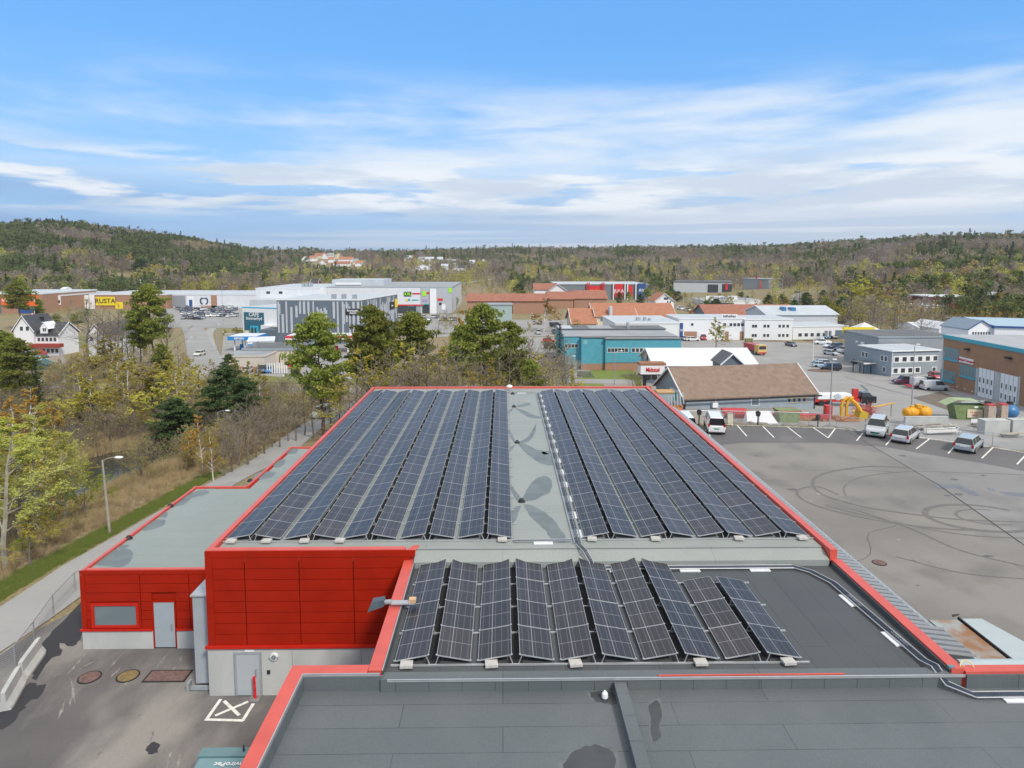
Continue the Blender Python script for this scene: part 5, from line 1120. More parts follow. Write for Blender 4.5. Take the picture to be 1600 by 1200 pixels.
# concrete bays
def wallbox(pxL, pxR, dist, top, dpt, label, m=M_CONC, name='concrete_wall'):
    a, b = front(pxL, pxR, dist); z0 = min(a.z, b.z); o = empty(name, (a.x, a.y, z0), label, 'wall'); hh = zat(a, top)-z0; MB().box(0, b.x-a.x, 0, dpt, -.8, hh).build('slab', m, o); MB().box(-.02, b.x-a.x+.02, -.02, dpt+.02, hh+.002, hh+.06).build('coping', m, o); return o
wallbox(1425, 1493, 85, 652, .4, 'long low concrete wall under the orange floats'); wallbox(1508, 1512, 84, 668, 2, 'short concrete end wall beside the open gate bay'); wallbox(1552, 1592, 82, 658, 1.4, 'massive concrete block at the right of the storage bays'); wallbox(1596, 1680, 82, 657, 1.2, 'pale concrete block at the far right edge')
for i, (px, d_, top, w_2) in enumerate(((1562, 92, 634, .45), (1582, 92, 633, .35))):
    a = at(px, d_); o = empty('brick_pillar', (a.x, a.y, a.z), '%s of the two brick pillars before the blue tanks' % ('left' if i == 0 else 'right'), 'pillar'); hh = zat(a, top)-a.z; MB().box(-w_2/2-.3, w_2/2+.3, 0, .9, 0, hh).build('shaft', mat('pale_brick', (.42, .33, .27), .85, 0, .15, 3), o); MB().box(-w_2/2-.34, w_2/2+.34, -.04, .94, hh, hh+.12).build('cap', M_REDM, o)
for i, (px, s_) in enumerate(((1554, 1.15), (1569, .95), (1589, 1.2))):
    a = at(px, 96); o = empty('blue_tank', (a.x, a.y, a.z), '%s blue tank behind the brick pillars' % ('left', 'middle', 'right')[i], 'tank', 'blue tanks'); MB().ball((0, 0, s_*1.0), s_, 14, (1.05, 1, .9)).build('tank', M_BLUE, o, smooth=True); MB().box(-.3, .3, -.3, .3, s_*1.85, s_*2.2).build('hatch', M_DARK, o)
q = G(1508, 655); o = prop('green_skip', q, 'open-lidded green skip with a pale notice before the brick workshop', 'skip', R(-6)); MB().add([(-1.6, -1, 0), (2.4, -1, 0), (2.4, 1, 0), (-1.6, 1, 0), (-2.2, -1.1, 2.2), (2.6, -1.1, 2.2), (2.6, 1.1, 2.2), (-2.2, 1.1, 2.2)], [(0, 3, 2, 1), (4, 5, 6, 7), (0, 1, 5, 4), (1, 2, 6, 5), (2, 3, 7, 6), (3, 0, 4, 7)]).build('body', M_GRNM, o)
MB().add([(-3.3, -1.1, 2.25), (-1.8, -1.1, 3.0), (-1.8, 1.1, 3.0), (-3.3, 1.1, 2.25), (1.2, -1.15, 2.9), (1.2, 1.15, 2.9), (2.6, -1.15, 2.25), (2.6, 1.15, 2.25)], [(0, 1, 2, 3), (1, 4, 5, 2), (4, 6, 7, 5)]).build('lid', mat('pale_green_lid', (.33, .42, .22), .55), o); MB().box(-.4, 1.7, -1.16, -1.12, .5, 1.7).build('notice', mat('cream_notice', (.66, .58, .42), .7), o); text('TA VARE', .35, M_REDM, o, (.65, -1.17, 1.25)); text('MILJØ', .35, M_REDM, o, (.65, -1.17, .85)); MB().box(.5, 1.0, -1.17, -1.12, 1.9, 2.15).box(1.7, 2.2, -1.17, -1.12, 1.85, 2.15).build('label_plate', M_WHITE, o)
rr = random.Random(17); k = 0
for (px0, px1, py, n, m_, lab, dd) in ((1428, 1492, 673, 9, M_WD, 'stack of weathered grey planks before the concrete wall', 1.5), (1445, 1505, 680, 7, mat('white_planks', (.66, .65, .62), .7), 'loose pile of whitish planks behind the parked silver estate car', 1.3), (1520, 1560, 668, 8, M_WD, 'tilted stack of grey boards by the open gate bay', 2.2), (1565, 1600, 684, 7, M_WD, 'low plank pile at the right end of the fence', 1.2), (1500, 1545, 633, 5, M_CONC, 'concrete beams lying behind the green skip', 1.4)):
    a = G(px0, py); b_ = G(px1, py); o = empty('timber_stack', (a.x, a.y, a.z), lab, 'timber stack'); d = b_-a
    for q in range(n): y = rr.uniform(-dd/2, dd/2); z = .12+.17*(q//3)+rr.uniform(0, .05); sl = rr.uniform(0, .25); b = MB(); e = rr.uniform(.75, 1.0); s0 = rr.uniform(0, .1); b.add([(d.x*s0, d.y*s0+y, z), (d.x*e, d.y*e+y+sl, z), (d.x*e, d.y*e+y+sl+.28, z), (d.x*s0, d.y*s0+y+.28, z), (d.x*s0, d.y*s0+y, z+.12), (d.x*e, d.y*e+y+sl, z+.12), (d.x*e, d.y*e+y+sl+.28, z+.12), (d.x*s0, d.y*s0+y+.28, z+.12)], [(0, 3, 2, 1), (4, 5, 6, 7), (0, 1, 5, 4), (1, 2, 6, 5), (2, 3, 7, 6), (3, 0, 4, 7)]); b.build('plank', m_, o)
q = G(1522, 672); o = prop('gate_sign', q, 'small white sign on the open gate of the storage bay', 'sign'); MB().cyl((0, 0, 0), (0, 0, 1.6), .04, n=6).build('post', M_STEEL, o); MB().box(-.5, .5, -.05, -.02, 1.0, 1.5).build('plate', M_WHITE, o)
# rocks and weeds along the lot edge
def rocks():
    rr = random.Random(6); base = []
    for k in range(3):
        bm = bmesh.new(); bmesh.ops.create_icosphere(bm, subdivisions=2, radius=1)
        for v in bm.verts: v.co *= 1+.28*mnoise.noise(v.co*1.3+Vector((k*7, 0, 0))); v.co.z *= .6
        me = bpy.data.meshes.new('boulder'); bm.to_mesh(me); bm.free(); me.materials.append(M_ROCK); base.append(me)
    xs = [26, 27.5, 29, 30.2, 31.5, 33, 34.2, 35.5, 37, 38.4, 40, 42, 50, 54, 58, 62]
    for i, x in enumerate(xs):
        y = float(np.interp(x, EX, EY))+2.0+rr.uniform(-.3, .5); o = put('boulder', rr.choice(base)); o.location = (x, y, h(x, y)+.2); s_ = rr.uniform(.5, 1.15); o.scale = (s_*1.3, s_, s_); o.rotation_euler = (0, 0, rr.uniform(0, 6)); tag(o, 'grey boulder in the row along the lot edge, %s from the left' % (ORD[i] if i < 12 else '%dth' % (i+1)), 'boulder', 'boulders below the lot edge')
rocks()
# ================================================================== TOWN BUILDINGS
TILE = mat('brown_roof_tiles', (.23, .165, .125), .85, 0, .15, 1.2, col2=(.29, .21, .16)); RTILE = mat('orange_roof_tiles', (.42, .165, .085), .8, 0, .12, .6, col2=(.47, .21, .12)); RTILE2 = mat('brown_red_roof_tiles', (.34, .13, .08), .8, 0, .12, .6, col2=(.40, .17, .11)); DTILE = mat('black_roof_tiles', (.055, .058, .068), .6, 0, .15, 1)
def rib_tiles(m, per=.35, axis=1):
    N, L, b = nodes(m); tc = N.new('ShaderNodeTexCoord'); w = N.new('ShaderNodeTexWave'); w.bands_direction = 'Y' if axis else 'X'; w.inputs['Scale'].default_value = .5/per; w.inputs['Distortion'].default_value = .3; L.new(tc.outputs['Object'], w.inputs[0])
    bp = N.new('ShaderNodeBump'); bp.inputs['Strength'].default_value = .7; bp.inputs['Distance'].default_value = .12; L.new(w.outputs[1], bp.inputs['Height']); L.new(bp.outputs[0], b.inputs['Normal'])
for m in (TILE, RTILE, RTILE2, DTILE): rib_tiles(m)
GWALL = mat('grey_blue_boards', (.29, .34, .38), .7, 0, .05, 1.2); LGWALL = mat('light_grey_wall', (.52, .54, .56), .7, 0, .05, 1); BRICK = mat('brick_brown', (.36, .20, .13), .85, 0, .1, 3); BRICK2 = mat('panel_brown', (.33, .185, .105), .8, 0, .08, .4); TEALW = mat('turquoise_wall', (.08, .33, .42), .6, 0, .06, 1); TEALT = mat('turquoise_trim', (.05, .36, .46), .5, 0, 0)
WROOF = mat('white_roof', (.66, .68, .71), .55, 0, .04, .4); LROOF = mat('light_grey_roof', (.47, .51, .545), .6, 0, .06, .25); GROOF = mat('mid_grey_roof', (.30, .315, .33), .7, 0, .1, .2); DROOF = mat('dark_grey_roof', (.13, .135, .14), .75, 0, .12, .2); DGW = mat('dark_slate_wall', (.12, .155, .19), .6, 0, .06, .6); BEI = mat('beige_wall', (.56, .50, .43), .75, 0, .05, 1); CREAM = mat('cream_wall', (.64, .57, .40), .75, 0, .05, 1); REDW = mat('red_boards', (.30, .045, .035), .75, 0, .08, 1); BLUC = mat('blue_canopy', (.02, .22, .55), .45, 0, .03, 1); REDC = mat('red_canopy', (.62, .03, .06), .45, 0, .03, 1); PINKW = mat('pinkish_boards', (.58, .53, .52), .75, 0, .06, 1, stretch=(4, 1, 1)); YELS = mat('yellow_sign', (.80, .62, .02), .5, 0, 0); ORS = mat('orange_sign', (.80, .13, .02), .5, 0, 0); BLKP = mat('black_paint', (.015, .015, .017), .5, 0, 0); LIME = mat('lime_sign', (.35, .75, .03), .5, 0, 0); REDP = mat('red_paint', (.62, .02, .025), .5, 0, 0); NAVY = mat('navy_paint', (.03, .08, .25), .5, 0, 0); TEALP = mat('teal_sign', (.02, .38, .36), .5, 0, 0); CYAN = mat('cyan_sign', (.03, .42, .62), .4, 0, 0)
def hz(A, py): return zat(A, py)-A.z
def sign(b, x0, x1, z0, z1, y, m, txt=None, tm=None, size=None, name='sign_board', sx=1.0, bold=.02):
    o = MB().box(x0, x1, y-.15, y, z0, z1).build(name, m, b.o)
    if txt:
        t = put('lettering', text_mesh(txt, size, tm, .02, bold), o); t.location = ((x0+x1)/2, y-.18, (z0+z1)/2); t.rotation_euler = (math.pi/2, 0, 0); t.scale = (sx, 1, 1)
    return o
# grey shed with brown tiled roof
A, B = G(1070, 640), G(1272, 639); ev = hz(A, 613)
b = Bld('shed', A, B, 10.5, ev, 'grey-blue shed with a long brown tiled roof behind the white vans', wall=GWALL); ri = zat(A+Vector((0, 5.2, 0)), 567)-A.z-ev
b.gable(TILE, ri, .4, 'x', M_WHITE); s_ = b.w/202
b.win('f', 101*s_, .9, 1.35, 1.35, gm=M_GLASSL); b.part('cable_duct', M_WHITE, (115*s_, 130*s_, -.06, -.01, 2.15, 2.25)); b.part('heat_pump', M_WHITE, (40*s_, 48*s_, -.45, -.02, 1.0, 1.75)); b.part('pipe_cover', M_WHITE, (45.5*s_, 47*s_, -.1, -.01, 1.76, ev-.25))
for k in range(8): b.part('vent_opening', M_DARK if k % 2 == 0 else M_GREYM, (160*s_+k*.42, 160*s_+k*.42+.26, -.04, -.01, 1.25, 1.75))
lad = b.part('wall_ladder', mat('straw_paint', (.5, .44, .28), .7), (160*s_-.15, 160*s_+3.6, -.09, -.05, 1.8, 1.88), (160*s_-.15, 160*s_+3.6, -.09, -.05, 1.1, 1.18))
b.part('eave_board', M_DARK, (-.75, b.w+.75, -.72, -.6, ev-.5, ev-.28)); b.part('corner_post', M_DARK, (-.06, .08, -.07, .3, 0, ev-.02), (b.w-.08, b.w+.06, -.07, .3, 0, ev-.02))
bn = MB().add([(-.03, 1.2, 1.0), (-.03, 5.0, 1.0), (-.03, 5.0, 3.2), (-.03, 2.0, 3.2), (-.08, 1.2, 1.0), (-.08, 5.0, 1.0), (-.08, 5.0, 3.2), (-.08, 2.0, 3.2)], [(0, 1, 2, 3), (7, 6, 5, 4), (0, 4, 5, 1), (1, 5, 6, 2), (2, 6, 7, 3), (3, 7, 4, 0)]).build('banner', M_WHITE, b.o); MB().box(-.13, -.082, 2.2, 4.3, 1.6, 2.8).build('banner_stripe', TEALP, bn)
q = A+Vector((b.w+1.1, -.3, 0)); o = empty('satellite_dish', (q.x, q.y, A.z+ev-.7), 'round satellite dish on the right corner of the grey shed', 'satellite dish'); MB().cyl((0, 0, 0), (0, -.15, .05), .48, .5, 18).build('dish', M_GREYM, o); MB().cyl((-.6, .2, 0), (0, .05, 0), .03, n=6).cyl((0, -.15, .05), (0, -.5, .1), .03, n=5).build('arm', M_DARK, o)
# white roofed barn
A, B = at(1026, 126), at(1184, 126); ev = hz(A, 567); b = Bld('barn', A, B, 13, ev, 'low barn with pinkish boards and a big white roof behind the brown roof', wall=PINKW)
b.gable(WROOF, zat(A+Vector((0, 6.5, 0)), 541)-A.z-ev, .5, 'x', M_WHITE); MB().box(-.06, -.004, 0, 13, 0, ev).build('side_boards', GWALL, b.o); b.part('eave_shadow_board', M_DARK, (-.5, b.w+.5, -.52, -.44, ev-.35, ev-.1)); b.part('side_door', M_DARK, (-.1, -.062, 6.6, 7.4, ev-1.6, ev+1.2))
b2 = Bld('dormer_hut', at(1131, 112), at(1163, 112), 5, hz(at(1131, 112), 567), 'small dark gable poking up between brown and white roofs', wall=DGW); b2.gable(DROOF, 1.6, .3, 'y', M_WHITE)
# sign trailer
A = at(1003, 108); B = at(1041, 108); z = zat(A, 590); o = empty('sign_trailer', (A.x, A.y, A.z), 'white trailer body with red lettering left of the grey shed', 'trailer'); w = B.x-A.x; z0 = zat(A, 585)-A.z; z1 = zat(A, 571)-A.z
MB().box(0, w, 0, 2.2, z0, z1).build('body', M_WHITE, o); MB().box(-.2, w+.2, -.05, 2.3, z1+.002, z1+.35).build('rust_top', mat('rust_edge', (.3, .14, .07), .8), o); MB().box(-.05, w+.1, .1, 2.0, z0-.2, z0-.002).build('chassis', M_DARK, o); t = put('lettering', text_mesh('Midtstøl', 1.0, REDP, .02, .02), o); t.location = (w/2, -.05, (z0+z1)/2); t.rotation_euler = (math.pi/2, 0, 0); t.scale = (.68, 1, 1)
wm = MB().cyl((0, -.15, 0), (0, .15, 0), .48, n=12).mesh('wheel', M_DARK)
for k in range(3): put('wheel', wm, o).location = (w*.3+k*1.1, 0, z0-.5)
MB().box(w*.2, w*.2+.2, .1, 2, 0, z0-.2).box(w*.85, w*.85+.2, .1, 2, 0, z0-.2).build('stand', M_DARK, o)
# scrap left of the shed
for i, (px, py, kind, lab) in enumerate(((1012, 588, 0, 'red drum beside the white lettered trailer'), (1041, 604, 1, 'pale blue steel hopper left of the grey shed'), (1036, 596, 2, 'olive tank body before the lettered trailer'), (1052, 603, 0, 'red barrel at the gable of the grey shed'), (1058, 608, 3, 'grey tube rack leaning at the shed gable'), (1048, 613, 4, 'rusty brown sheet heap beside the red roof corner'), (1055, 620, 5, 'red and cream crates near the shed corner'), (1022, 603, 6, 'pile of pale boards by the scrap yard'))):
    p = at(px, {0: 104, 1: 96, 2: 102, 3: 92, 4: 90, 5: 88, 6: 98}[kind]); o = empty(['drum', 'hopper', 'tank', 'tube_rack', 'scrap_heap', 'crate_pile', 'board_pile'][kind], (p.x, p.y, p.z), lab, ['drum', 'hopper', 'tank', 'rack', 'scrap heap', 'crates', 'boards'][kind])
    if kind == 0: MB().cyl((0, 0, 1.1), (0, 0, 2.4), .8, n=14).build('drum', REDP, o); MB().cyl((0, 0, 0), (0, 0, 1.09), .5, .6, 12).build('base', M_DARK, o)
    elif kind == 1: MB().add([(-.7, -.7, 0), (.7, -.7, 0), (.7, .7, 0), (-.7, .7, 0), (-1.2, -1, 2.6), (1.2, -1, 2.6), (1.2, 1, 2.6), (-1.2, 1, 2.6)], [(0, 3, 2, 1), (4, 5, 6, 7), (0, 1, 5, 4), (1, 2, 6, 5), (2, 3, 7, 6), (3, 0, 4, 7)]).build('body', M_BLUST, o); MB().box(-1.25, 1.25, -1.1, 1.1, 2.61, 2.8).build('rim', mat('tan_rust', (.5, .3, .14), .8), o)
    elif kind == 2: MB().cyl((-2, 0, 1.1), (2.4, 0, 1.1), 1.0, n=16).build('body', M_GRNM, o); MB().box(-1.6, -1.2, -.8, .8, 0, .4).box(1.4, 1.8, -.8, .8, 0, .4).build('saddle', M_DARK, o)
    elif kind == 3:
        for k in range(6): MB().cyl((-1+k*.4, -1, .2+k*.3), (-.4+k*.4, 2, 2.2+k*.1), .09, n=6).build('tube', M_GREYM, o)
    elif kind == 4:
        for k in range(7): MB().cyl((-2.2+k*.2, -1+k*.3, .1+k*.14), (1.8+k*.1, .4+k*.2, .3+k*.16), .22, n=4).build('sheet', mat('orange_rust', (.3, .15, .07), .85), o)
    elif kind == 5:
        for k, m in enumerate((REDP, CREAM, M_GRNM, REDP, CREAM)): MB().box(-2+k*.85, -1.2+k*.85, -.5, .5, .0+.3*(k % 2), 1.0+.3*(k % 2)).build('crate', m, o)
    else:
        for k in range(6): MB().box(-1.6, 1.8, -.9+k*.3, -.65+k*.3, .1+.06*k, .22+.06*k).build('board', M_WD, o)
# teal building
A, B = at(911, 150), at(1066, 150); ev = hz(at(990, 152), 528); b = Bld('teal_workshop', at(947, 150), B, 16, ev, 'turquoise workshop with brick base, window band and flat grey roof', wall=TEALW, sink=2)
b.flat(GROOF, .25, .18, DROOF, mat('worn_grey_roof', (.29, .285, .285), .8, 0, .15, .5)); s_ = b.w/119
b.part('brick_base', BRICK, (-.03, b.w+.03, -.06, .2, -2, 1.9)); b.part('base_trim', DGW, (-.05, b.w+.05, -.1, -.061, 1.9, 2.05))
b.row('f', 3*s_, 30*s_, 6, ev-3.0, .85, 1.05, gm=M_GLASS); b.row('f', 41*s_, 72*s_, 6, ev-3.0, .85, 1.05, gm=M_GLASS); b.row('f', 80*s_, 99*s_, 4, ev-3.0, .85, 1.05, gm=M_GLASS)
cz = MB(); 
MB().box(-37*s_, -.01, .8, 16, -2, ev+.2).build('wall', TEALW, b.o); MB().box(-37*s_-.02, -.012, .76, 1.2, -2, 1.6).build('brick_base', BRICK, b.o); MB().box(-37.5*s_, -.012, .6, 16.1, ev+.202, ev+.4).build('roof_edge', DROOF, b.o); MB().box(-34*s_, -28*s_, .74, .79, ev-1.2, ev-.3).build('faded_patch', mat('pale_turquoise', (.22, .45, .50), .6), b.o)
MB().box(-64*s_, -37.02*s_, 2.5, 16, -2, ev+.35).build('wall', TEALW, b.o); 
for k in range(4): window(b.o, Matrix.Translation((-63*s_+k*5.4*s_, 2.48, ev-2.3)), .78*1.1, 1.0)
window(b.o, Matrix.Translation((-64*s_, 2.48, .3)), 4.5, .9, panes=3); MB().box(-47*s_, -42*s_, 2.42, 2.49, -.8, 1.9).build('door', M_WHITE, b.o)
MB().box(-64.5*s_, b.w+.2, 16.001, 24, -2, ev+.55).build('wall', TEALW, b.o); MB().box(-65*s_, b.w+.4, 15.8, 24.3, ev+.552, ev+.8).build('roof_edge', DROOF, b.o); MB().box(-64*s_, b.w-.1, 2.3, 15.7, ev+.352, ev+.42).build('roof', GROOF, b.o)
MB().box(56*s_, 59*s_, 17, 18.4, ev+.802, ev+2.2).build('roof_hatch', M_STEEL, b.o); MB().box(-64*s_, -40*s_, 16.2, 24, ev+.803, ev+.83).build('roof', LROOF, b.o); MB().box(-10*s_, 30*s_, 16.2, 24, ev+.803, ev+.83).build('roof', GROOF, b.o)
b.part('ramp', M_CONC, (16*s_, 62*s_, -9, -.07, -2, .15)); b.part('ramp_wall', M_CONC, (16*s_, 62*s_, -9.3, -9.01, -2, .9))
# white two-storey offices
A, B = at(1165, 222), at(1240, 222); ev = hz(A, 500); b = Bld('white_office', A, B, 16, ev, 'white two-storey office block with small windows behind the parked cars', wall=M_WHITEW); s_ = b.w/75; b.flat(LROOF, .2, .3, M_WHITE)
for z in (1.1, ev-2.6):
    for u in (11, 15, 29, 34.5, 52.5, 58.5, 65): b.win('f', u*s_, z, .95, 1.1, fr=.06)
A2, B2 = at(1062, 223), at(1164.6, 223); ev = hz(A2, 499); b = Bld('white_workshop', A2, B2, 18, ev, 'long white workshop with brick gate bays and a roof sign left of the office', wall=M_WHITEW); s_ = b.w/102; b.flat(LROOF, .2, .3, M_WHITE)
for x0, x1 in ((8, 28), (72, 77.5), (95, 101)): b.part('brick_panel', BRICK, (x0*s_, x1*s_, -.05, .1, 0, 2.9))
for x0, x1 in ((30, 48), (79, 94)): b.part('gate', M_WHITE, (x0*s_, x1*s_, -.08, .1, 0, 2.7)); b.row('f', x0*s_+.5, x1*s_-1.1, 4, 1.5, .6, .8, fr=.05)
b.row('f', 78*s_, 96*s_, 4, ev-2.4, 1.1, 1.2); b.win('f', 18*s_, ev-2.2, 1, 1); b.win('f', 68*s_, ev-2.4, 1.2, 1.2)
sign(b, 66*s_, 90*s_, ev+.35, ev+1.7, 0, M_WHITE, 'NOR·TEKNIKK' if False else 'bilhallen', BLKP, 1.2, sx=1.1); sign(b, 1*s_, 6*s_, .8, ev-1.2, -.01, NAVY, 'M', M_WHITE, 1.0)
A, B = at(962, 205), at(1061.6, 205); ev = hz(A, 505); b = Bld('grey_roof_hall', A, B, 26, ev, 'low white hall with a pale grey roof behind the turquoise workshop', wall=M_WHITEW); b.flat(LROOF, .2, .35, M_WHITE); b.part('roof_unit', M_STEEL, (b.w*.40, b.w*.46, 6, 8, ev+.36, ev+1.4), (b.w*.52, b.w*.56, 6, 8, ev+.36, ev+1.4), (b.w*.60, b.w*.63, 6, 8, ev+.36, ev+1.1))
A, B = at(1241, 224), at(1327, 226); ev = hz(A, 511); b = Bld('white_annex', A, B, 15, ev, 'single-storey white annex with garage doors right of the white office', wall=M_WHITEW); b.flat(LROOF, .2, .3, M_WHITE); s_ = b.w/86; b.row('f', 8*s_, 46*s_, 5, .9, 1.4, 1.3); b.part('garage_door', DGW, (66*s_, 82*s_, -.06, .05, 0, 3.0), (49*s_, 54*s_, -.06, .05, 0, 2.8), (56*s_, 60*s_, -.06, .05, 0, 2.8))
b = Bld('rear_hall', at(1200, 245), at(1310, 245), 22, hz(at(1240, 245), 492), 'pale hall with a shallow grey roof rising behind the white office', wall=LGWALL); b.gable(LROOF, 2.6, .5, 'x', M_WHITE); b.part('roof_light', M_BLUE, (b.w*.28, b.w*.33, 4, 7, b.hh+1, b.hh+2.6), (b.w*.4, b.w*.47, 4, 7, b.hh+1, b.hh+2.4))
# orange tiled roofs
A, B = at(930, 262), at(1056, 262); ev = hz(A, 496); b = Bld('tiled_office', A, B, 22, ev, 'wide cream office with an orange tiled roof behind the turquoise workshop', wall=CREAM); b.gable(RTILE, zat(A+Vector((0, 11, 0)), 474)-A.z-ev, .8, 'x', M_WHITE); s_ = b.w/126
A3, B3 = at(932, 250), at(994, 250); e3 = hz(A3, 494); b3 = Bld('tiled_wing', A3, B3, 11, e3, 'cream wing with windows and orange tiled roof, in front of the wide office', wall=CREAM); b3.gable(RTILE, zat(A3+Vector((0, 5.5, 0)), 482)-A3.z-e3, .6, 'x', M_WHITE); b3.row('f', b3.w*.1, b3.w*.14, 2, e3-2.0, .7, 1.3); b3.row('f', b3.w*.4, b3.w*.44, 2, e3-2.0, .7, 1.3); b3.part('stair_tower', LGWALL, (b3.w*.33, b3.w*.4, -.5, 3, 0, e3+3.6))
A3, B3 = at(896, 246), at(931, 246); e3 = hz(A3, 505); b3 = Bld('tiled_lodge', A3, B3, 24, e3, 'lower lodge with an orange tiled roof at the left end of the cream office', wall=CREAM); b3.gable(RTILE, zat(A3+Vector((0, 12, 0)), 482)-A3.z-e3, .8, 'x', M_WHITE)
A3, B3 = at(1105, 292), at(1166, 292); e3 = hz(A3, 492); b3 = Bld('dark_gable_hall', A3, B3, 20, e3, 'dark-walled hall with a brown-red tiled roof, left half of the pair', wall=DGW); b3.gable(RTILE2, zat(A3+Vector((0, 10, 0)), 476)-A3.z-e3, .8, 'x')
A3, B3 = at(1167, 294), at(1247, 294); e3 = hz(A3, 491); b3 = Bld('dark_gable_hall', A3, B3, 20, e3, 'dark-walled hall with a brown-red tiled roof and a front gable, right half of the pair', wall=DGW); b3.gable(RTILE2, zat(A3+Vector((0, 10, 0)), 476)-A3.z-e3, .8, 'x'); fg = MB().add([(b3.w*.12, -2.5, e3-.4), (b3.w*.62, -2.5, e3-.4), (b3.w*.37, -2.5, e3+3.6), (b3.w*.12, 9, e3-.4), (b3.w*.62, 9, e3-.4), (b3.w*.37, 9, e3+3.6)], [(0, 3, 5, 2), (1, 2, 5, 4)]).build('porch_roof', RTILE2, b3.o); MB().add([(b3.w*.16, -2.1, 0), (b3.w*.58, -2.1, 0), (b3.w*.58, -2.1, e3-.3), (b3.w*.37, -2.1, e3+3.2), (b3.w*.16, -2.1, e3-.3)], [(0, 1, 2, 3, 4)]).build('gable_wall', DGW, b3.o)
A3, B3 = at(1024, 330), at(1053, 330); e3 = hz(A3, 470); b3 = Bld('white_gable_house', A3, B3, 16, e3, 'white gabled house with arched window and orange roof beyond the car park', wall=M_WHITE); b3.gable(RTILE, 3.6, .6, 'y', M_WHITE); b3.row('f', b3.w*.62, b3.w*.76, 2, e3-1.6, .8, 1.6); b3.win('f', b3.w*.44, e3+.4, 2.4, 1.4, panes=3)
A3, B3 = at(1100, 400), at(1190, 400); e3 = hz(A3, 470); b3 = Bld('car_showroom', A3, B3, 26, e3, 'white car showroom with a long name board on its roof', wall=M_WHITE); b3.flat(GROOF, .3, .4, M_WHITE); s_ = b3.w/90; b3.row('f', 4*s_, 42*s_, 10, e3-2.6, 1.7, 1.5, fr=.05); sign(b3, 3*s_, 52*s_, e3+.5, e3+3.0, 0, M_WHITE, 'Mercedes-Benz', NAVY, 2.1, sx=1.15); b3.part('glass_bay', TEALT, (2*s_, 9*s_, -2, -.02, 0, 3))
A3, B3 = at(1052, 560), at(1143, 545); e3 = hz(A3, 441); b3 = Bld('far_store', A3, B3, 40, e3, 'long pale store with dark glass entrances below the wooded hill', wall=LGWALL, sink=3); b3.flat(DROOF, .3, .8, DROOF); s_ = b3.w/91; b3.part('glass_front', M_GLASS, (54*s_, 70*s_, -.3, .1, .5, e3-1.5), (76*s_, 91*s_, -.3, .1, .5, e3-1)); sign(b3, 81*s_, 85*s_, 2.5, e3-.5, -.4, REDP)
A3, B3 = at(1160, 560), at(1200, 545); e3 = hz(A3, 436); b3 = Bld('far_warehouse', A3, B3, 30, e3, 'small grey warehouse half hidden by trees at the foot of the hill', wall=mat('mid_grey_wall', (.25, .27, .29), .7), sink=3); b3.flat(GROOF, .3, .6); sign(b3, b3.w*.5, b3.w*.56, e3+.2, e3+2.8, -.1, REDP); sign(b3, b3.w*.66, b3.w*.72, 1, e3-1, -.3, ORS)
# stores with tall red pylons
A3, B3 = at(868, 455), at(1012, 455); e3 = hz(A3, 445); b3 = Bld('retail_hall', A3, B3, 50, e3, 'long dark grey retail hall with red store signs on tall frames', wall=mat('slate_wall', (.17, .19, .21), .7), sink=3); b3.flat(LROOF, .3, .6, GROOF); s_ = b3.w/144
sign(b3, 52*s_, 72*s_, 1.5, e3-.6, -.4, REDP, 'BYGG', YELS, 3.0); sign(b3, 92*s_, 105*s_, 1.0, e3+.6, -.8, REDP, 'JULA', M_WHITE, 3.2); sign(b3, 113*s_, 120*s_, 2, e3-.4, -.5, REDP); sign(b3, 128*s_, 140*s_, 1.6, e3+1.0, -.8, NAVY, 'Alti', M_WHITE, 3); sign(b3, 57*s_, 74*s_, .5, 1.6, -.6, YELS)
for u in (48, 51, 71, 74): b3.part('red_frame', REDP, (u*s_, u*s_+.7, -1.6, -1.0, 0, e3+1.6))
for u in (89, 107, 111, 124): b3.part('white_frame', M_WHITE, (u*s_, u*s_+.6, -1.6, -1.0, 0, e3+1.6))
for i, (px0, px1, d, ye, yr, ax, lab) in enumerate(((835, 870, 400, 452, 443, 'x', 'orange-roofed hall with a white gable left of the retail hall'), (858, 884, 395, 453, 444, 'y', 'white gable-fronted shop beside the orange-roofed hall'), (856, 896, 370, 467, 456, 'x', 'long brown-red roofed terrace, left one below the retail hall'), (897, 948, 372, 466, 454, 'x', 'long brown-red roofed terrace, right one below the retail hall'), (730, 800, 335, 470, 459, 'x', 'long low brown-red roofed row right of the shopping mall'), (801, 852, 335, 470, 459, 'x', 'brown-red roofed row ending beside the brown tree'))):
    A3, B3 = at(px0, d), at(px1, d); e3 = hz(A3, ye); b3 = Bld('tiled_hall', A3, B3, 18, e3, lab, 'building', None, M_WHITE if i < 2 else BRICK, sink=2)
    if ax == 'x': b3.gable(RTILE2, zat(A3+Vector((0, 9, 0)), yr)-A3.z-e3, .7, 'x')
    else: b3.gable(RTILE2, zat(A3, yr)-A3.z-e3, .7, 'y', M_WHITE)
b3 = Bld('green_kiosk', at(757, 262), at(800, 262), 10, hz(at(757, 262), 477), 'pale green-grey store behind the pines, seen between tree crowns', wall=mat('pale_green_wall', (.33, .42, .40), .7)); b3.flat(GROOF, .3, .4); b3.part('glass', M_GLASSL, (2, b3.w-2, -.1, .05, .5, 2.6))
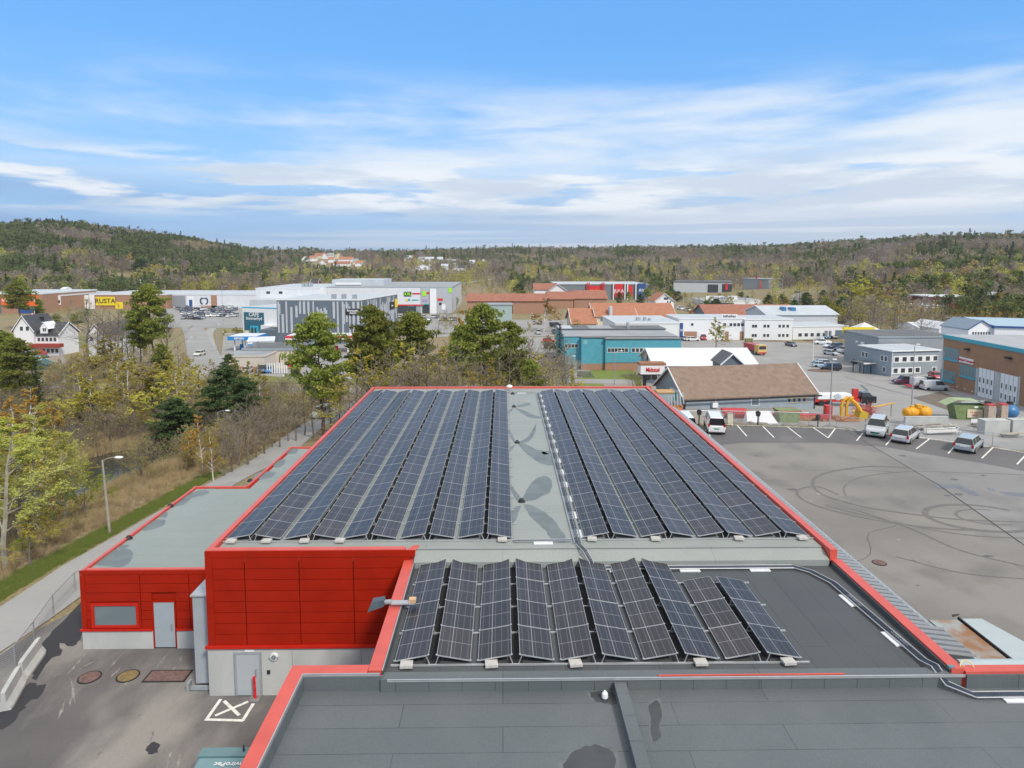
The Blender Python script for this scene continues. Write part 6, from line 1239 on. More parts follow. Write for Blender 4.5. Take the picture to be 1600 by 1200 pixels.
# grey office (two faces)
C0 = G(1392, 589); L0 = Vector((C0.x-1.0, C0.y, 0)); Lf = at(1349, C0.y+13.5); Rt = at(1472, C0.y+2.0)
ev = hz(C0, 548)
b = Bld('grey_office', C0, Rt, 10.5, ev, 'grey-blue two-storey office with white window bands and a porch', wall=GWALL, sink=1); s_ = b.w/80
b.flat(LROOF, .35, .22, M_WHITE)
for i in range(6): b.win('f', (4+i*13.2)*s_, ev-2.35, 1.25, 1.2, fr=.1)
b.part('window_band', M_WHITE, (2.5*s_, 74*s_, -.03, -.013, ev-2.5, ev-1.0), (1.5*s_, 50*s_, -.03, -.013, .85, 2.3))
for i in range(4): b.win('f', (3+i*12.4)*s_, 1.0, 1.25, 1.2, fr=.1)
b.win('f', 69*s_, .7, 1.1, 1.5, fr=.14); b.win('l', 13.3, ev-2.3, .9, 1.3, fr=.12) if False else None
for u, z in ((1.0, 2.9), (2.2, 2.9), (7.2, 2.9), (8.4, 2.9)): b.win('l', b.d-u-1.2, ev-2.5, .95, 1.35, fr=.12)
b.win('l', b.d-2.6, .9, .9, 1.3, fr=.12); b.part('base_course', M_CONC, (-.04, b.w+.04, -.05, .1, -.6, .45)); b.part('down_pipe', M_WHITE, (-.02, .1, -.12, -.05, 0, ev)); 
po = b.part('porch_roof', DROOF, (-3.2, -.05, 4.7, 8.8, 2.5, 2.7)); MB().box(-3.3, -.05, 4.55, 4.68, 2.45, 2.75).build('fascia', M_WHITE, po)
for x, y in ((-3.0, 4.9), (-3.0, 8.5), (-1.2, 4.9), (-1.2, 8.5)): MB().box(x, x+.14, y, y+.14, -.6, 2.49).build('porch_post', M_DARK, po)
A3 = at(1376, C0.y+13); B3 = at(1500, C0.y+13); e3 = hz(A3, 527); b3 = Bld('grey_hall', A3, B3, 16, e3, 'large grey hall with a dark flat roof behind the two-storey office', wall=mat('grey_sheet_wall', (.27, .295, .32), .6, 0, .04, 1)); b3.flat(DROOF, .2, .3, M_GREYM, DROOF); b3.part('yellow_edge', YELS, (-.4, 8, 16.1, 16.6, e3-.6, e3+.9)); b3.part('wall_box', M_WHITE, (-.3, -.02, 6, 7.5, e3-2.5, e3-1.9), (-.3, -.02, 9, 9.9, e3-2.4, e3-1.9))
# tents and halls at right
def tent(px0, px1, d, ye, yr, dep, lab, ax='y', m=WROOF): A3, B3 = at(px0, d), at(px1, d); e3 = hz(A3, ye); b3 = Bld('storage_tent', A3, B3, dep, e3, lab, 'tent', None, M_WHITE); b3.gable(m, zat(A3+Vector((0, 0 if ax == 'y' else dep/2, 0)), yr)-A3.z-e3, .2, ax); return b3
A3, B3 = at(1344, 186), at(1380, 186); b3 = Bld('pavilion', A3, B3, 6.4, hz(A3, 517), 'white pyramid-topped pavilion behind the grey hall', 'tent'); w = b3.w; MB().add([(-.3, -.3, b3.hh), (w+.3, -.3, b3.hh), (w+.3, 6.7, b3.hh), (-.3, 6.7, b3.hh), (w/2, 3.2, zat(A3, 505)-A3.z)], [(0, 1, 4), (1, 2, 4), (2, 3, 4), (3, 0, 4)]).build('roof', WROOF, b3.o)
b3 = tent(1470, 1501, 205, 514, 505, 14, 'white storage tent with a closed door, right of the pavilion'); b3.part('door', M_WHITE, (b3.w*.3, b3.w*.75, -.1, -.02, 0, b3.hh)); b3 = tent(1437, 1462, 214, 512, 504, 12, 'white storage tent with grey side, left of the other tent', 'x')
A3, B3 = at(1516, 175), at(1556, 175); e3 = hz(A3, 514); b3 = Bld('white_gable_hall', A3, B3, 11, e3, 'white hall with grey gable and a row of small windows at right', wall=M_WHITE); b3.gable(mat('blue_roof', (.20, .27, .34), .5), 2.2, .3, 'y', NAVY); b3.row('f', 1, b3.w-1.5, 7, e3-1.7, .55, 1.0, fr=.05)
A3, B3 = at(1557, 174), at(1680, 168); e3 = hz(A3, 512); b3 = Bld('white_hall', A3, B3, 30, e3, 'long white hall with a pale blue roof at the right edge', wall=M_WHITE); b3.flat(mat('pale_blue_roof', (.36, .48, .56), .55), .3, .5, NAVY)
A3, B3 = at(1449, 300), at(1524, 300); e3 = hz(A3, 464); b3 = Bld('red_long_house', A3, B3, 14, e3, 'dark red long house with white roof among the yellow trees', wall=mat('wine_red_wall', (.16, .045, .04), .75)); b3.flat(WROOF, .4, .5, WROOF); b3.row('f', 3, b3.w-5, 8, e3-2.6, 1.2, 1.2, fr=.05); b3.part('white_base', M_WHITE, (0, b3.w*.5, -.1, .1, -2, 1.6), (b3.w*.6, b3.w*.9, -.1, .1, -2, 1.2))
b3 = Bld('white_shed', at(1442, 280), at(1475, 280), 12, hz(at(1442, 280), 478), 'low white shed below the dark red long house', wall=M_WHITE); b3.flat(WROOF, .3, .3)
b3 = Bld('small_white_house', at(1545, 310), at(1566, 310), 9, hz(at(1545, 310), 466), 'small white house among trees near the right edge', wall=M_WHITE); b3.gable(GROOF, 2.6, .4, 'x')
# brick workshop
A = G(1470, 604); B = G(1594, 634); d = (B-A).normalized(); B = A+d*34; ev = hz(A, 528)
b = Bld('brick_workshop', A, B, 22, ev, 'tall brown brick workshop with turquoise roof edge and white folding gates', wall=BRICK2); b.flat(LROOF, .15, .7, TEALT, mat('workshop_roof', (.36, .37, .39), .7, 0, .06, .3))
def uu(px): # distance along the front wall seen at column px
    r_ = ray(px, 560); t = (A.x*r_.y-A.y*r_.x)/(d.y*r_.x-d.x*r_.y); return t
for x0, x1, z0, z1, n in ((1474, 1497.5, .60, .80, 5), (1501, 1526, .34, .53, 5), (1471, 1494, .16, .34, 5)):
    a0, a1 = uu(x0), uu(x1); b.win('f', a0, ev*z0, a1-a0, ev*(z1-z0)+.2, TEALT, M_GLASSL, panes=n, fr=.12); b.part('window_sill', TEALT, (a0, a1, -.16, -.065, ev*z0-.25, ev*z0))
b.part('pilaster', M_CONC, (uu(1526.5), uu(1530), -.06, .1, 0, ev*.56), (uu(1556), uu(1565), -.06, .1, 0, ev*.58), (uu(1594), uu(1597), -.06, .1, 0, ev*.6)); b.part('pilaster', M_CONC, (-.02, .5, -.05, .1, 0, ev*.75))
for gi, (g0, g1) in enumerate(((uu(1531), uu(1555.5)), (uu(1565.5), uu(1593.5)))):
    gt = b.part('folding_gate', M_WHITE, (g0, g1, -.05, .05, 0, ev*.58))
    for k in range(5): x = lerp(g0, g1, k/4); MB().box(x-.03, x+.03, -.075, -.051, 0, ev*.58).build('joint', M_GREYM, gt)
    for k in range(4):
        for z in (.13, .31): x = lerp(g0, g1, (k+.5)/4); w_1 = window(b.o, Matrix.Translation((x-.22, -.06, ev*z)), .45, 1.0, M_WHITE, M_GLASS, .04); w_1.parent = gt
sb = sign(b, uu(1500), uu(1522), ev*.60, ev*.70, -.02, M_WHITE, 'Midtstøl Transport', REDP, .62); b.part('wall_lamp', M_DARK, (uu(1510), uu(1515), -.6, -.05, ev*.86, ev*.89), (uu(1574), uu(1582), -.6, -.05, ev*.86, ev*.89)); b.part('yard_plinth', M_CONC, (-.03, uu(1526), -.08, .1, -.5, .25))
for px in (1497, 1509, 1521): b.part('wall_tag', M_WHITE, (uu(px), uu(px)+.5, -.05, -.02, .9, 1.05))

# ------------------------------------------------ shopping mall side
A, B = at(500, 338), at(657, 338); ev = hz(A, 450); b = Bld('shopping_mall', A, at(706, 338), 80, ev, 'big white and grey shopping mall with a green XXL sign', wall=LGWALL, sink=3); s_ = b.w/206; b.flat(GROOF, .2, .5, M_GREYM)
b.part('white_front', WROOF, (0, 157*s_, -.25, -.01, 4.2, ev)); b.part('grey_front', M_GREYM, (0, 157*s_, -.1, -.01, 0, 4.19)); b.part('white_tower', M_WHITE, (172*s_, 182*s_, -1.2, -.01, 0, ev-.5)); b.part('grey_panel', mat('light_grey_panel', (.42, .44, .47), .6), (158*s_, 171.5*s_, -.4, -.01, 3.8, ev), (183*s_, 206*s_, -.3, -.01, 0, ev)); b.part('red_band', REDP, (100*s_, 157*s_, -.5, -.26, 3.9, 4.5), (158*s_, 171*s_, -.6, -.41, 3.9, 4.4)); b.part('glass_entrance', M_GLASS, (104*s_, 150*s_, -.22, -.11, .2, 3.8), (160*s_, 170*s_, -.3, -.01, .2, 3.6))
sign(b, 131*s_, 143*s_, ev-4.2, ev-1.9, -.3, BLKP, 'XXL', LIME, 2.1, sx=.92, bold=.07); sign(b, 144.5*s_, 157*s_, ev-3.2, ev-2.5, -.26, REDP); sign(b, 160*s_, 166*s_, ev-4.0, ev-1.6, -.45, LIME); sign(b, 166.5*s_, 171*s_, ev-3.0, ev-2.1, -.42, REDP); sign(b, 134*s_, 137.4*s_, ev-6.6, ev-5.6, -.26, YELS); sign(b, 137.6*s_, 141*s_, ev-6.4, ev-5.4, -.26, TEALP); sign(b, 144*s_, 154*s_, ev-6.3, ev-5.8, -.26, TEALP); sign(b, 137*s_, 147*s_, ev-9.2, ev-8.3, -.26, TEALP); sign(b, 162*s_, 170*s_, ev-9, ev-8, -.45, TEALP); sign(b, 160*s_, 168*s_, ev-6.8, ev-5.6, -.42, mat('mauve_sign', (.4, .3, .5), .5)); sign(b, 184*s_, 192*s_, ev-6.4, ev-5.2, -.32, REDP); sign(b, 186*s_, 190*s_, ev-8.6, ev-7.4, -.32, BLKP); sign(b, 190*s_, 196*s_, ev-11, ev-8.2, -.32, M_WHITE); sign(b, 201*s_, 206*s_, ev-2.4, ev+.2, -.4, LIME)
hx0 = at(515, 352).x-b.o.location.x; hx1 = at(597, 352).x-b.o.location.x; b.part('plant_room', LROOF, (hx0, hx1, 20, 45, ev+.52, zat(at(515, 358), 437)-b.o.location.z)); b.part('plant_room_edge', M_WHITE, (hx0+2, hx1-12, 19.3, 19.98, ev+.9, ev+1.9))
A3, B3 = at(400, 326), at(500, 326); e3 = hz(A3, 451); b3 = Bld('mall_wing', A3, B3, 60, e3, 'long white upper wing of the mall with rounded right end', wall=WROOF, sink=3); b3.flat(LROOF, .2, .3, M_WHITE); b3.row('f', 5, 11, 2, e3-2.6, 2, 1.4); b3.part('lower_roof', LROOF, (2, b3.w+3, -14, -.02, 0, e3-4.6)); MB().cyl((b3.w, 3, e3-4.3), (b3.w, 3, e3), 3.0, n=20).build('rounded_end', WROOF, b3.o)
for px in (472, 478, 484): b3.part('roof_vent', M_STEEL, (at(px, 340).x-b3.o.location.x, at(px, 340).x-b3.o.location.x+1.4, 14, 15.4, e3+.3, e3+2.4))
# striped building
def stripes(w, z0, z1, sd, gap=None):
    rr = random.Random(sd); mb = MB(); x = .3
    while x < w-1:
        ww = rr.uniform(.45, .75)
        top = z1 if rr.random() < .6 else z1-rr.uniform(1, 5); bot = z0 if rr.random() < .55 else z0+rr.uniform(1.0, 7.0)
        mb.box(x, x+ww, -.16, -.01, min(bot, top-1), top)
        if rr.random() < .3: mb.box(x+ww+.05, x+ww*1.7, -.16, -.01, max(z0, top-rr.uniform(4, 8)), top-.8)
        x += ww+rr.uniform(.45, 1.15)
    return mb
STW = mat('pale_cladding_strip', (.48, .50, .53), .6, 0, .05, 1)
A = at(432, 216); B = at(563, 214); ev = hz(A, 469); b = Bld('striped_building', A, B, 34, ev, 'dark slate office block clad with irregular pale vertical strips', wall=DGW, sink=2); b.flat(LROOF, .1, .25, M_WHITE); stripes(b.w, 3.4, ev-.4, 4).build('cladding_strips', STW, b.o)
b.part('dark_base', mat('slate_base', (.10, .13, .155), .6), (-9.5, b.w, -.35, -.17, -1, 3.3)) if False else None
b.part('side_block', mat('slate_base', (.10, .13, .155), .6), (-6.2, -.01, -.0, 10, -1, 4.3)); b.part('garage_opening', M_DARK, (2.6, 11, -.06, .05, 0, 2.6), (-4.5, -1.2, -.05, .05, 0, 2.4)); sg = sign(b, 22.6*1.0, 27.2, ev-4.6, ev-2.6, -.2, BLKP); 
for tx_, zz in (('Rommets', ev-3.2), ('AGO', ev-4.0)): t = put('lettering', text_mesh(tx_, 1.0, M_WHITE, .02, .02), sg); t.location = (24.9, -.42, zz); t.rotation_euler = (math.pi/2, 0, 0)
b.part('roof_unit', M_STEEL, (b.w*.62, b.w*.66, 3, 5, ev+.26, ev+1.8), (b.w*.74, b.w*.78, 3, 5, ev+.26, ev+1.8), (b.w*.86, b.w*.9, 4, 6, ev+.26, ev+1.6))
C = at(563.5, 214); D = at(621, 252); e2 = hz(C, 470); b3 = Bld('striped_wing', C, D, 18, ev, 'receding right wing of the striped building with a yellow sign', wall=DGW, sink=2); stripes(b3.w, 1.0, ev-.3, 9).build('cladding_strips', STW, b3.o); b3.flat(LROOF, .1, .25, M_WHITE); sign(b3, b3.w*.90, b3.w*.98, ev-4.6, ev-1.5, -.2, YELS); sign(b3, b3.w*.74, b3.w*.88, ev-5, ev-2.4, -.2, BLKP, 'Jysk' if False else 'form', M_WHITE, 1.0); b3.part('dark_base', mat('slate_base', (.10, .13, .155), .6), (b3.w*.6, b3.w, -.2, -.165, 0, 2.8))
# cafe
A, B = at(378, 246), at(432, 240); ev = hz(A, 481); b = Bld('cafe', A, B, 30, ev, 'white café with large blue window lettering left of the striped block', wall=M_WHITE, sink=2); b.flat(GROOF, .05, .4, CYAN, LROOF); s_ = b.w/54; gw = b.part('shop_window', mat('blue_glass', (.03, .13, .20), .15, spec=.7), (2.5*s_, 34*s_, -.1, -.01, 1.3, ev-1.5))
for tx_, zz, sz in (('CAFE', ev-2.35, 2.0), ('Sommerfryd', ev-3.75, 1.45)): t = put('lettering', text_mesh(tx_, sz, M_WHITE, .02, .03), gw); t.location = (18.5*s_, -.13, zz); t.rotation_euler = (math.pi/2, 0, 0)
dk = b.part('door_surround', CYAN, (13*s_, 25*s_, -.5, -.11, 0, 3.0)); MB().box(15*s_, 18*s_, -.53, -.505, .2, 2.4).box(20*s_, 23*s_, -.53, -.505, .2, 2.4).build('door_glass', M_GLASS, dk); b.part('terrace_wall', M_CONC, (-1, b.w+8, -8, -7.6, -2, .8)); b.part('white_side', M_WHITE, (36*s_, 53*s_, -2.5, -.02, 0, 3.6))
# petrol station
def canopy(px0, px1, d, y0, y1, dep, m, lab, txt=None, bar=None):
    A3, B3 = at(px0, d), at(px1, d); z1 = zat(A3, y0)-A3.z; z0 = z1-1.1; o = empty('station_canopy', (A3.x, A3.y, A3.z), lab, 'canopy'); w = B3.x-A3.x
    MB().box(0, w, 0, dep, z0, z1).build('fascia', m, o); MB().box(.3, w-.3, .3, dep-.3, z1+.002, z1+.08).build('roof', WROOF, o)
    if bar: MB().box(-.02, w+.02, -.03, -.001, z0, z0+.4).build('stripe', bar, o)
    for x in (1.2, w*.5, w-1.6):
        for y in (1.5, dep-1.5): MB().box(x, x+.35, y, y+.35, -.3, z0).build('column', M_WHITE, o)
    for x in (w*.25, w*.7): MB().box(x, x+.9, dep*.4, dep*.4+.5, 0, 1.7).build('fuel_pump', m, o)
    if txt: t = put('lettering', text_mesh(txt, .85, M_WHITE, .02, .02), o); t.location = (3.4, -.05, (z0+z1)/2); t.rotation_euler = (math.pi/2, 0, 0)
canopy(353, 399, 196, 526, 530, 9, BLUC, 'blue petrol station canopy beside the road', 'esso' if False else 'BENSIN'); canopy(444, 548, 192, 525, 529, 8, REDC, 'long red and white canopy below the striped building', None, M_WHITE)
b3 = Bld('car_wash', at(385, 180), at(426, 182), 9, hz(at(385, 180), 533), 'low white car wash with blue stripe right of the blue canopy', wall=M_WHITE); b3.flat(WROOF, .2, .3, M_WHITE); b3.part('blue_stripe', BLUC, (0, b3.w*.4, -.08, -.01, b3.hh-1.2, b3.hh-.6)); b3.part('wash_gate', M_GREYM, (1, 4, -.06, 0, 0, 2.4))
A, B = at(376, 160), at(468, 160); ev = hz(A, 541); b3 = Bld('station_shop', A, B, 12, ev, 'flat beige station shop with a dark roof in the valley', wall=BEI); b3.flat(DROOF, .2, .5, M_GREYM, DROOF); b3.part('slit_window', M_DARK, (b3.w*.55, b3.w*.565, -.03, 0, 1.2, 2.8), (b3.w*.62, b3.w*.635, -.03, 0, 1.2, 2.8)); b3.part('red_sign', REDC, (b3.w*.80, b3.w*.94, -1.5, -1.3, .9, 1.9)); b3.part('roof_unit', M_STEEL, (b3.w*.1, b3.w*.16, 3, 5, ev+.5, ev+1.6))
A, B = at(347, 152), at(410, 152); ev = hz(A, 551); b3 = Bld('beige_annex', A, B, 9, ev, 'lower beige annex with brick base in front of the station shop', wall=BEI); b3.flat(GROOF, .15, .3, BEI); b3.part('brick_base', BRICK, (-.02, b3.w+.02, -.05, .1, -1, 1.5)); b3.part('screen_fence', M_WHITE, *[(b3.w+.6+k*.55, b3.w+.8+k*.55, -.4, -.3, 0, 2.4) for k in range(9)]); b3.part('dark_gate', M_DARK, (b3.w+6, b3.w+8, -.4, -.3, 0, 1.8))
q = at(521, 96); o = empty('yellow_sign', (q.x, q.y, q.z), 'yellow road sign between the bare trees left of the roof', 'sign'); zz = zat(q, 627)-q.z; MB().cyl((0, 0, -.2), (0, 0, zz+.9), .05, n=6).build('post', M_STEEL, o); MB().box(-.5, .5, -.06, -.01, zz, zz+.8).build('plate', YELS, o)
# white hall row (left)
def hall(px0, px1, d, ye, lab, wall, segs=(), roof=LROOF, dep=45, trim=WROOF):
    A3, B3 = at(px0, d), at(px1, d); e3 = hz(A3, ye); b3 = Bld('retail_hall', A3, B3, dep, e3, lab, wall=wall, sink=2); b3.flat(roof, .2, .6, trim); s_ = b3.w/(px1-px0)
    for (x0, x1, f0, f1, m, nm) in segs: b3.part(nm, m, ((x0-px0)*s_, (x1-px0)*s_, -.22, -.01, f0*e3, f1*e3))
    return b3, s_, e3
b3, s_, e3 = hall(262, 400, 378, 461, 'white retail hall with a round blue emblem behind the full car park', WROOF, ((262, 290, .05, .95, mat('grey_recess', (.25, .27, .30), .7), 'entrance_recess'), (330, 339, 0, 1, BRICK, 'brick_panel'), (310, 338, 0, .18, BRICK, 'brick_base'), (340, 365, 0, .18, M_GREYM, 'grey_base')))
em = MB()
for k in range(20):
    t0 = math.radians(-60+k*6); 
    for sg_ in (1, -1): em.box(57*s_+sg_*2.0*math.cos(t0)-.28, 57*s_+sg_*2.0*math.cos(t0)+.28, -.34, -.24, e3*.55+2.0*math.sin(t0)-.22, e3*.55+2.0*math.sin(t0)+.22)
em.box(57*s_-1.1, 57*s_+1.1, -.34, -.24, e3*.55+1.25, e3*.55+1.6); em.build('round_emblem', NAVY, b3.o); sign(b3, 31*s_, 42*s_, .6, e3-.8, -.25, M_WHITE); sign(b3, 34*s_, 39*s_, .8, e3-2.6, -.42, NAVY)
b3, s_, e3 = hall(140, 261, 372, 461, 'brick-fronted retail hall with a big yellow sign behind the bare trees', BRICK, ((140, 148, 0, 1, M_WHITE, 'white_panel'), (180, 192, 0, .5, YELS, 'yellow_panel'), (96, 139, 0, 1, M_WHITE, 'white_front'))); sign(b3, 10*s_, 40*s_, 1.9, e3-1, -.3, YELS, 'RUSTA', BLKP, 3.6, sx=1.0, bold=.06)
b3, s_, e3 = hall(68, 95, 352, 463, 'brick and white hall with a band of dark windows left of the yellow sign', BRICK, ((69, 95, .45, 1, M_WHITE, 'white_front'), (71, 94, .55, .75, M_GLASS, 'window_band')))
b3, s_, e3 = hall(-40, 67, 340, 460, 'long hall with wide orange signs at the left edge', BRICK, ((2, 20, .45, .95, ORS, 'orange_sign'), (33, 60, .4, 1.0, ORS, 'orange_sign'), (28, 60, 0, .36, NAVY, 'blue_base'), (-40, 1, .0, .9, DGW, 'dark_front'))); 
for u, tx_ in ((51, 'Europris'), (87, 'Biltema')): t = put('lettering', text_mesh(tx_ if False else ('BUTIKK' if u > 60 else 'SALG'), 2.0, M_WHITE, .02, .02), b3.o); t.location = (u*s_, -.3, e3*.7); t.rotation_euler = (math.pi/2, 0, 0)
b3 = Bld('roof_dormer', at(96, 372), at(104, 372), 5, 3, 'small white box on the hall roof', 'roof box', z=zat(at(96, 372), 460)); b3.gable(WROOF, .8, .2, 'x')
# homes
def house(px0, px1, d, ye, yr, lab, wall=M_WHITE, roof=RTILE, dep=8, ax='x', ang=0, grp=None, nw=3, floors=1):
    A3, B3 = at(px0, d), at(px1, d); w = B3.x-A3.x; B3 = A3+Vector((w*math.cos(R(ang)), w*math.sin(R(ang)), 0)); e3 = hz(A3, ye); b3 = Bld('house', A3, B3, dep, e3, lab, 'house', grp, wall, sink=3); b3.gable(roof, zat(A3, yr)-A3.z-e3, .4, ax, M_WHITE if roof is not WROOF else None)
    if nw: b3.row('f', b3.w*.12, b3.w*.8, nw, e3-1.9, .9, 1.1, fr=.06)
    return b3
b3 = house(50, 87, 188, 523, 506, 'white gabled house with dark roof, red balcony and flagpole', roof=DTILE, dep=9, nw=5); e3 = b3.hh; w = b3.w
b3.row('f', w*.12, w*.85, 5, .8, .9, 1.2); b3.part('balcony', REDW, (-.5, w+1.5, -1.8, -.02, e3*.42, e3*.42+1.0)); dm = MB().add([(w*.3, -.3, e3+.4), (w*.62, -.3, e3+.4), (w*.62, -.3, e3+1.9), (w*.46, -.3, e3+3.4), (w*.3, -.3, e3+1.9)], [(0, 1, 2, 3, 4)]).build('dormer', M_WHITE, b3.o); MB().add([(w*.27, -.5, e3+1.6), (w*.46, -.5, e3+3.6), (w*.46, 4, e3+3.6), (w*.27, 4, e3+1.6), (w*.65, -.5, e3+1.6), (w*.65, 4, e3+1.6)], [(0, 1, 2, 3), (1, 4, 5, 2)]).build('dormer_roof', M_WHITE, dm); window(b3.o, Matrix.Translation((w*.4, -.33, e3+.9)), 1.1, 1.1, panes=2)
b3.part('chimney', M_DARK, (-1.5, -.6, 4.6, 5.4, e3+1, e3+4.6))
g_ = house(18, 49, 187, 516, 494, 'white gable wing with steep dark roof, left part of the flagpole house', roof=DTILE, dep=10, ax='y', nw=0); g_.row('f', g_.w*.32, g_.w*.62, 2, g_.hh-.2, 1, 1.3); g_.part('balcony', REDW, (0, g_.w, -1.6, -.02, g_.hh*.3, g_.hh*.3+.9))
o = empty('playhouse', at(46, 176), 'small pale blue playhouse with red roof by the flagpole', 'playhouse'); MB().box(0, 2.4, 0, 2, 0, 1.9).build('wall', mat('pale_blue_boards', (.42, .58, .68), .7), o); MB().add([(-.3, -.3, 1.9), (2.7, -.3, 1.9), (2.7, 2.3, 1.9), (-.3, 2.3, 1.9), (1.2, 1, 3.4)], [(0, 1, 4), (1, 2, 4), (2, 3, 4), (3, 0, 4)]).build('roof', REDW, o)
o = empty('garden_tent', at(36, 160), 'dark green tent-like shelter below the playhouse', 'shelter'); MB().add([(0, 0, 0), (4.4, 0, 0), (4.4, 3, 0), (0, 3, 0), (0, 0, 1.5), (4.4, 0, 1.5), (4.4, 3, 1.5), (0, 3, 1.5), (2.2, 0, 2.4), (2.2, 3, 2.4)], [(0, 1, 5, 8, 4), (1, 2, 6, 5), (2, 3, 7, 9, 6), (3, 0, 4, 7)]).build('cover', mat('green_tarp', (.05, .11, .10), .6), o); MB().add([(-.2, -.2, 1.45), (2.2, -.2, 2.45), (2.2, 3.2, 2.45), (-.2, 3.2, 1.45), (4.6, -.2, 1.45), (4.6, 3.2, 1.45)], [(0, 1, 2, 3), (1, 4, 5, 2)]).build('roof', mat('green_tarp', (.05, .11, .10), .6), o)
q = G(107, 598); o = empty('tarp_pile', q, 'dark teal tarpaulin cone beside a red machine on the gravel', 'tarpaulin'); MB().add([(-1.6, -1, 0), (1.6, -1, 0), (1.4, 1.4, 0), (-1.4, 1.4, 0), (.4, .2, 3.0)], [(0, 1, 4), (1, 2, 4), (2, 3, 4), (3, 0, 4)]).build('cover', mat('teal_tarp', (.04, .12, .13), .55), o); MB().box(-.5, .7, -1.15, -.9, .3, .8).build('white_bag', M_WHITE, o)
q = G(88, 597); o = empty('red_machine', q, 'small red farm machine left of the dark tarpaulin', 'machine'); MB().box(-1, 1, -.5, .5, .3, 1.0).box(-.3, .5, -.4, .4, 1.0, 1.6).build('body', M_REDM, o); [put('wheel', wm, o, (x, -.5, .4)) for x in (-.7, .7)]
q = G(128, 590); o = empty('sawn_log_pile', q, 'pale heap of cut firewood right of the tarpaulin', 'firewood'); rr = random.Random(3)
for k in range(34): x = rr.uniform(-3, 4.5); y = rr.uniform(-1.4, 1.4); a = rr.uniform(0, 3.1); MB().cyl((x, y, rr.uniform(.1, .5)), (x+.8*math.cos(a), y+.8*math.sin(a), rr.uniform(.1, .6)), .16, n=6).build('log', mat('fresh_wood', (.48, .36, .2), .85), o)
house(134, 160, 176, 522, 507, 'white gabled house behind the row of bare trunks', roof=DTILE, dep=14, ax='y', nw=2); house(160, 190, 178, 522, 512, 'long white outbuilding with dark roof behind the bare trunks', roof=DTILE, dep=9, nw=3)
house(144, 187, 600, 441.5, 437, 'red barn with a long slate-blue roof below the left hill', wall=REDW, roof=mat('slate_blue_roof', (.16, .19, .21), .7), dep=14, nw=0); house(187, 203, 596, 441, 437, 'red barn gable with white edges below the left hill', wall=REDW, roof=DTILE, dep=10, ax='y', nw=0); house(216, 232, 560, 438, 433, 'white farmhouse gable below the left hill', roof=RTILE, dep=12, ax='y', nw=2); house(232, 247, 566, 440, 432, 'white farmhouse with pinkish tiled roof below the left hill', roof=mat('pink_tiles', (.46, .27, .22), .8), dep=10, nw=2); house(486, 497, 470, 442, 436, 'red cottage on the slope behind the mall roof', wall=REDW, roof=DTILE, dep=8, nw=1)
rr = random.Random(21)
def hillhouses(lst, roofm, walls, grp, txt):
    for i, (x0, x1, ye) in enumerate(lst):
        # place on the slope: find the distance where the ground passes the base row
        p = G((x0+x1)/2, ye+5); d_ = p.y if 480 < p.y < 1400 else 900; rf = roofm[i % len(roofm)]; ax = 'y' if i % 3 == 0 else 'x'; nm = {RTILE: 'orange', RTILE2: 'brown-red', DTILE: 'black', GROOF: 'grey', LROOF: 'pale grey'}[rf]
        house(x0, x1, d_, ye, ye-3.6, '%s-roofed %s house %s, %s from the left' % (nm, walls[i % len(walls)][1], txt, ORD[i] if i < 12 else '%dth' % (i+1)), walls[i % len(walls)][0], rf, 9, ax, 0, grp, 2)
W_ = (M_WHITE, 'white'); C_ = (CREAM, 'cream'); L_2 = (LGWALL, 'grey')
hillhouses([(472, 484, 404), (486, 496, 403), (494, 507, 399), (505, 513, 399.5), (513, 522, 399), (514, 523, 405), (525, 536, 399), (530, 552, 405), (522, 548, 412), (501, 509, 410), (552, 560, 408), (556, 566, 411)], [RTILE, RTILE, RTILE2, RTILE, GROOF, RTILE], [W_, W_, C_, W_], 'houses on the far left slope', 'on the far left slope')
hillhouses([(621, 631, 404), (632, 640, 402), (636, 647, 403), (648, 660, 409), (655, 668, 405), (666, 678, 405), (668, 676, 412), (676, 684, 408), (684, 692, 405), (650, 674, 417), (699, 712, 409), (690, 700, 416), (709, 718, 416), (716, 728, 418), (730, 742, 410), (752, 760, 408)], [GROOF, DTILE, LROOF, DTILE, GROOF, LROOF], [W_, W_, W_, L_2], 'houses on the middle slope', 'on the middle slope')
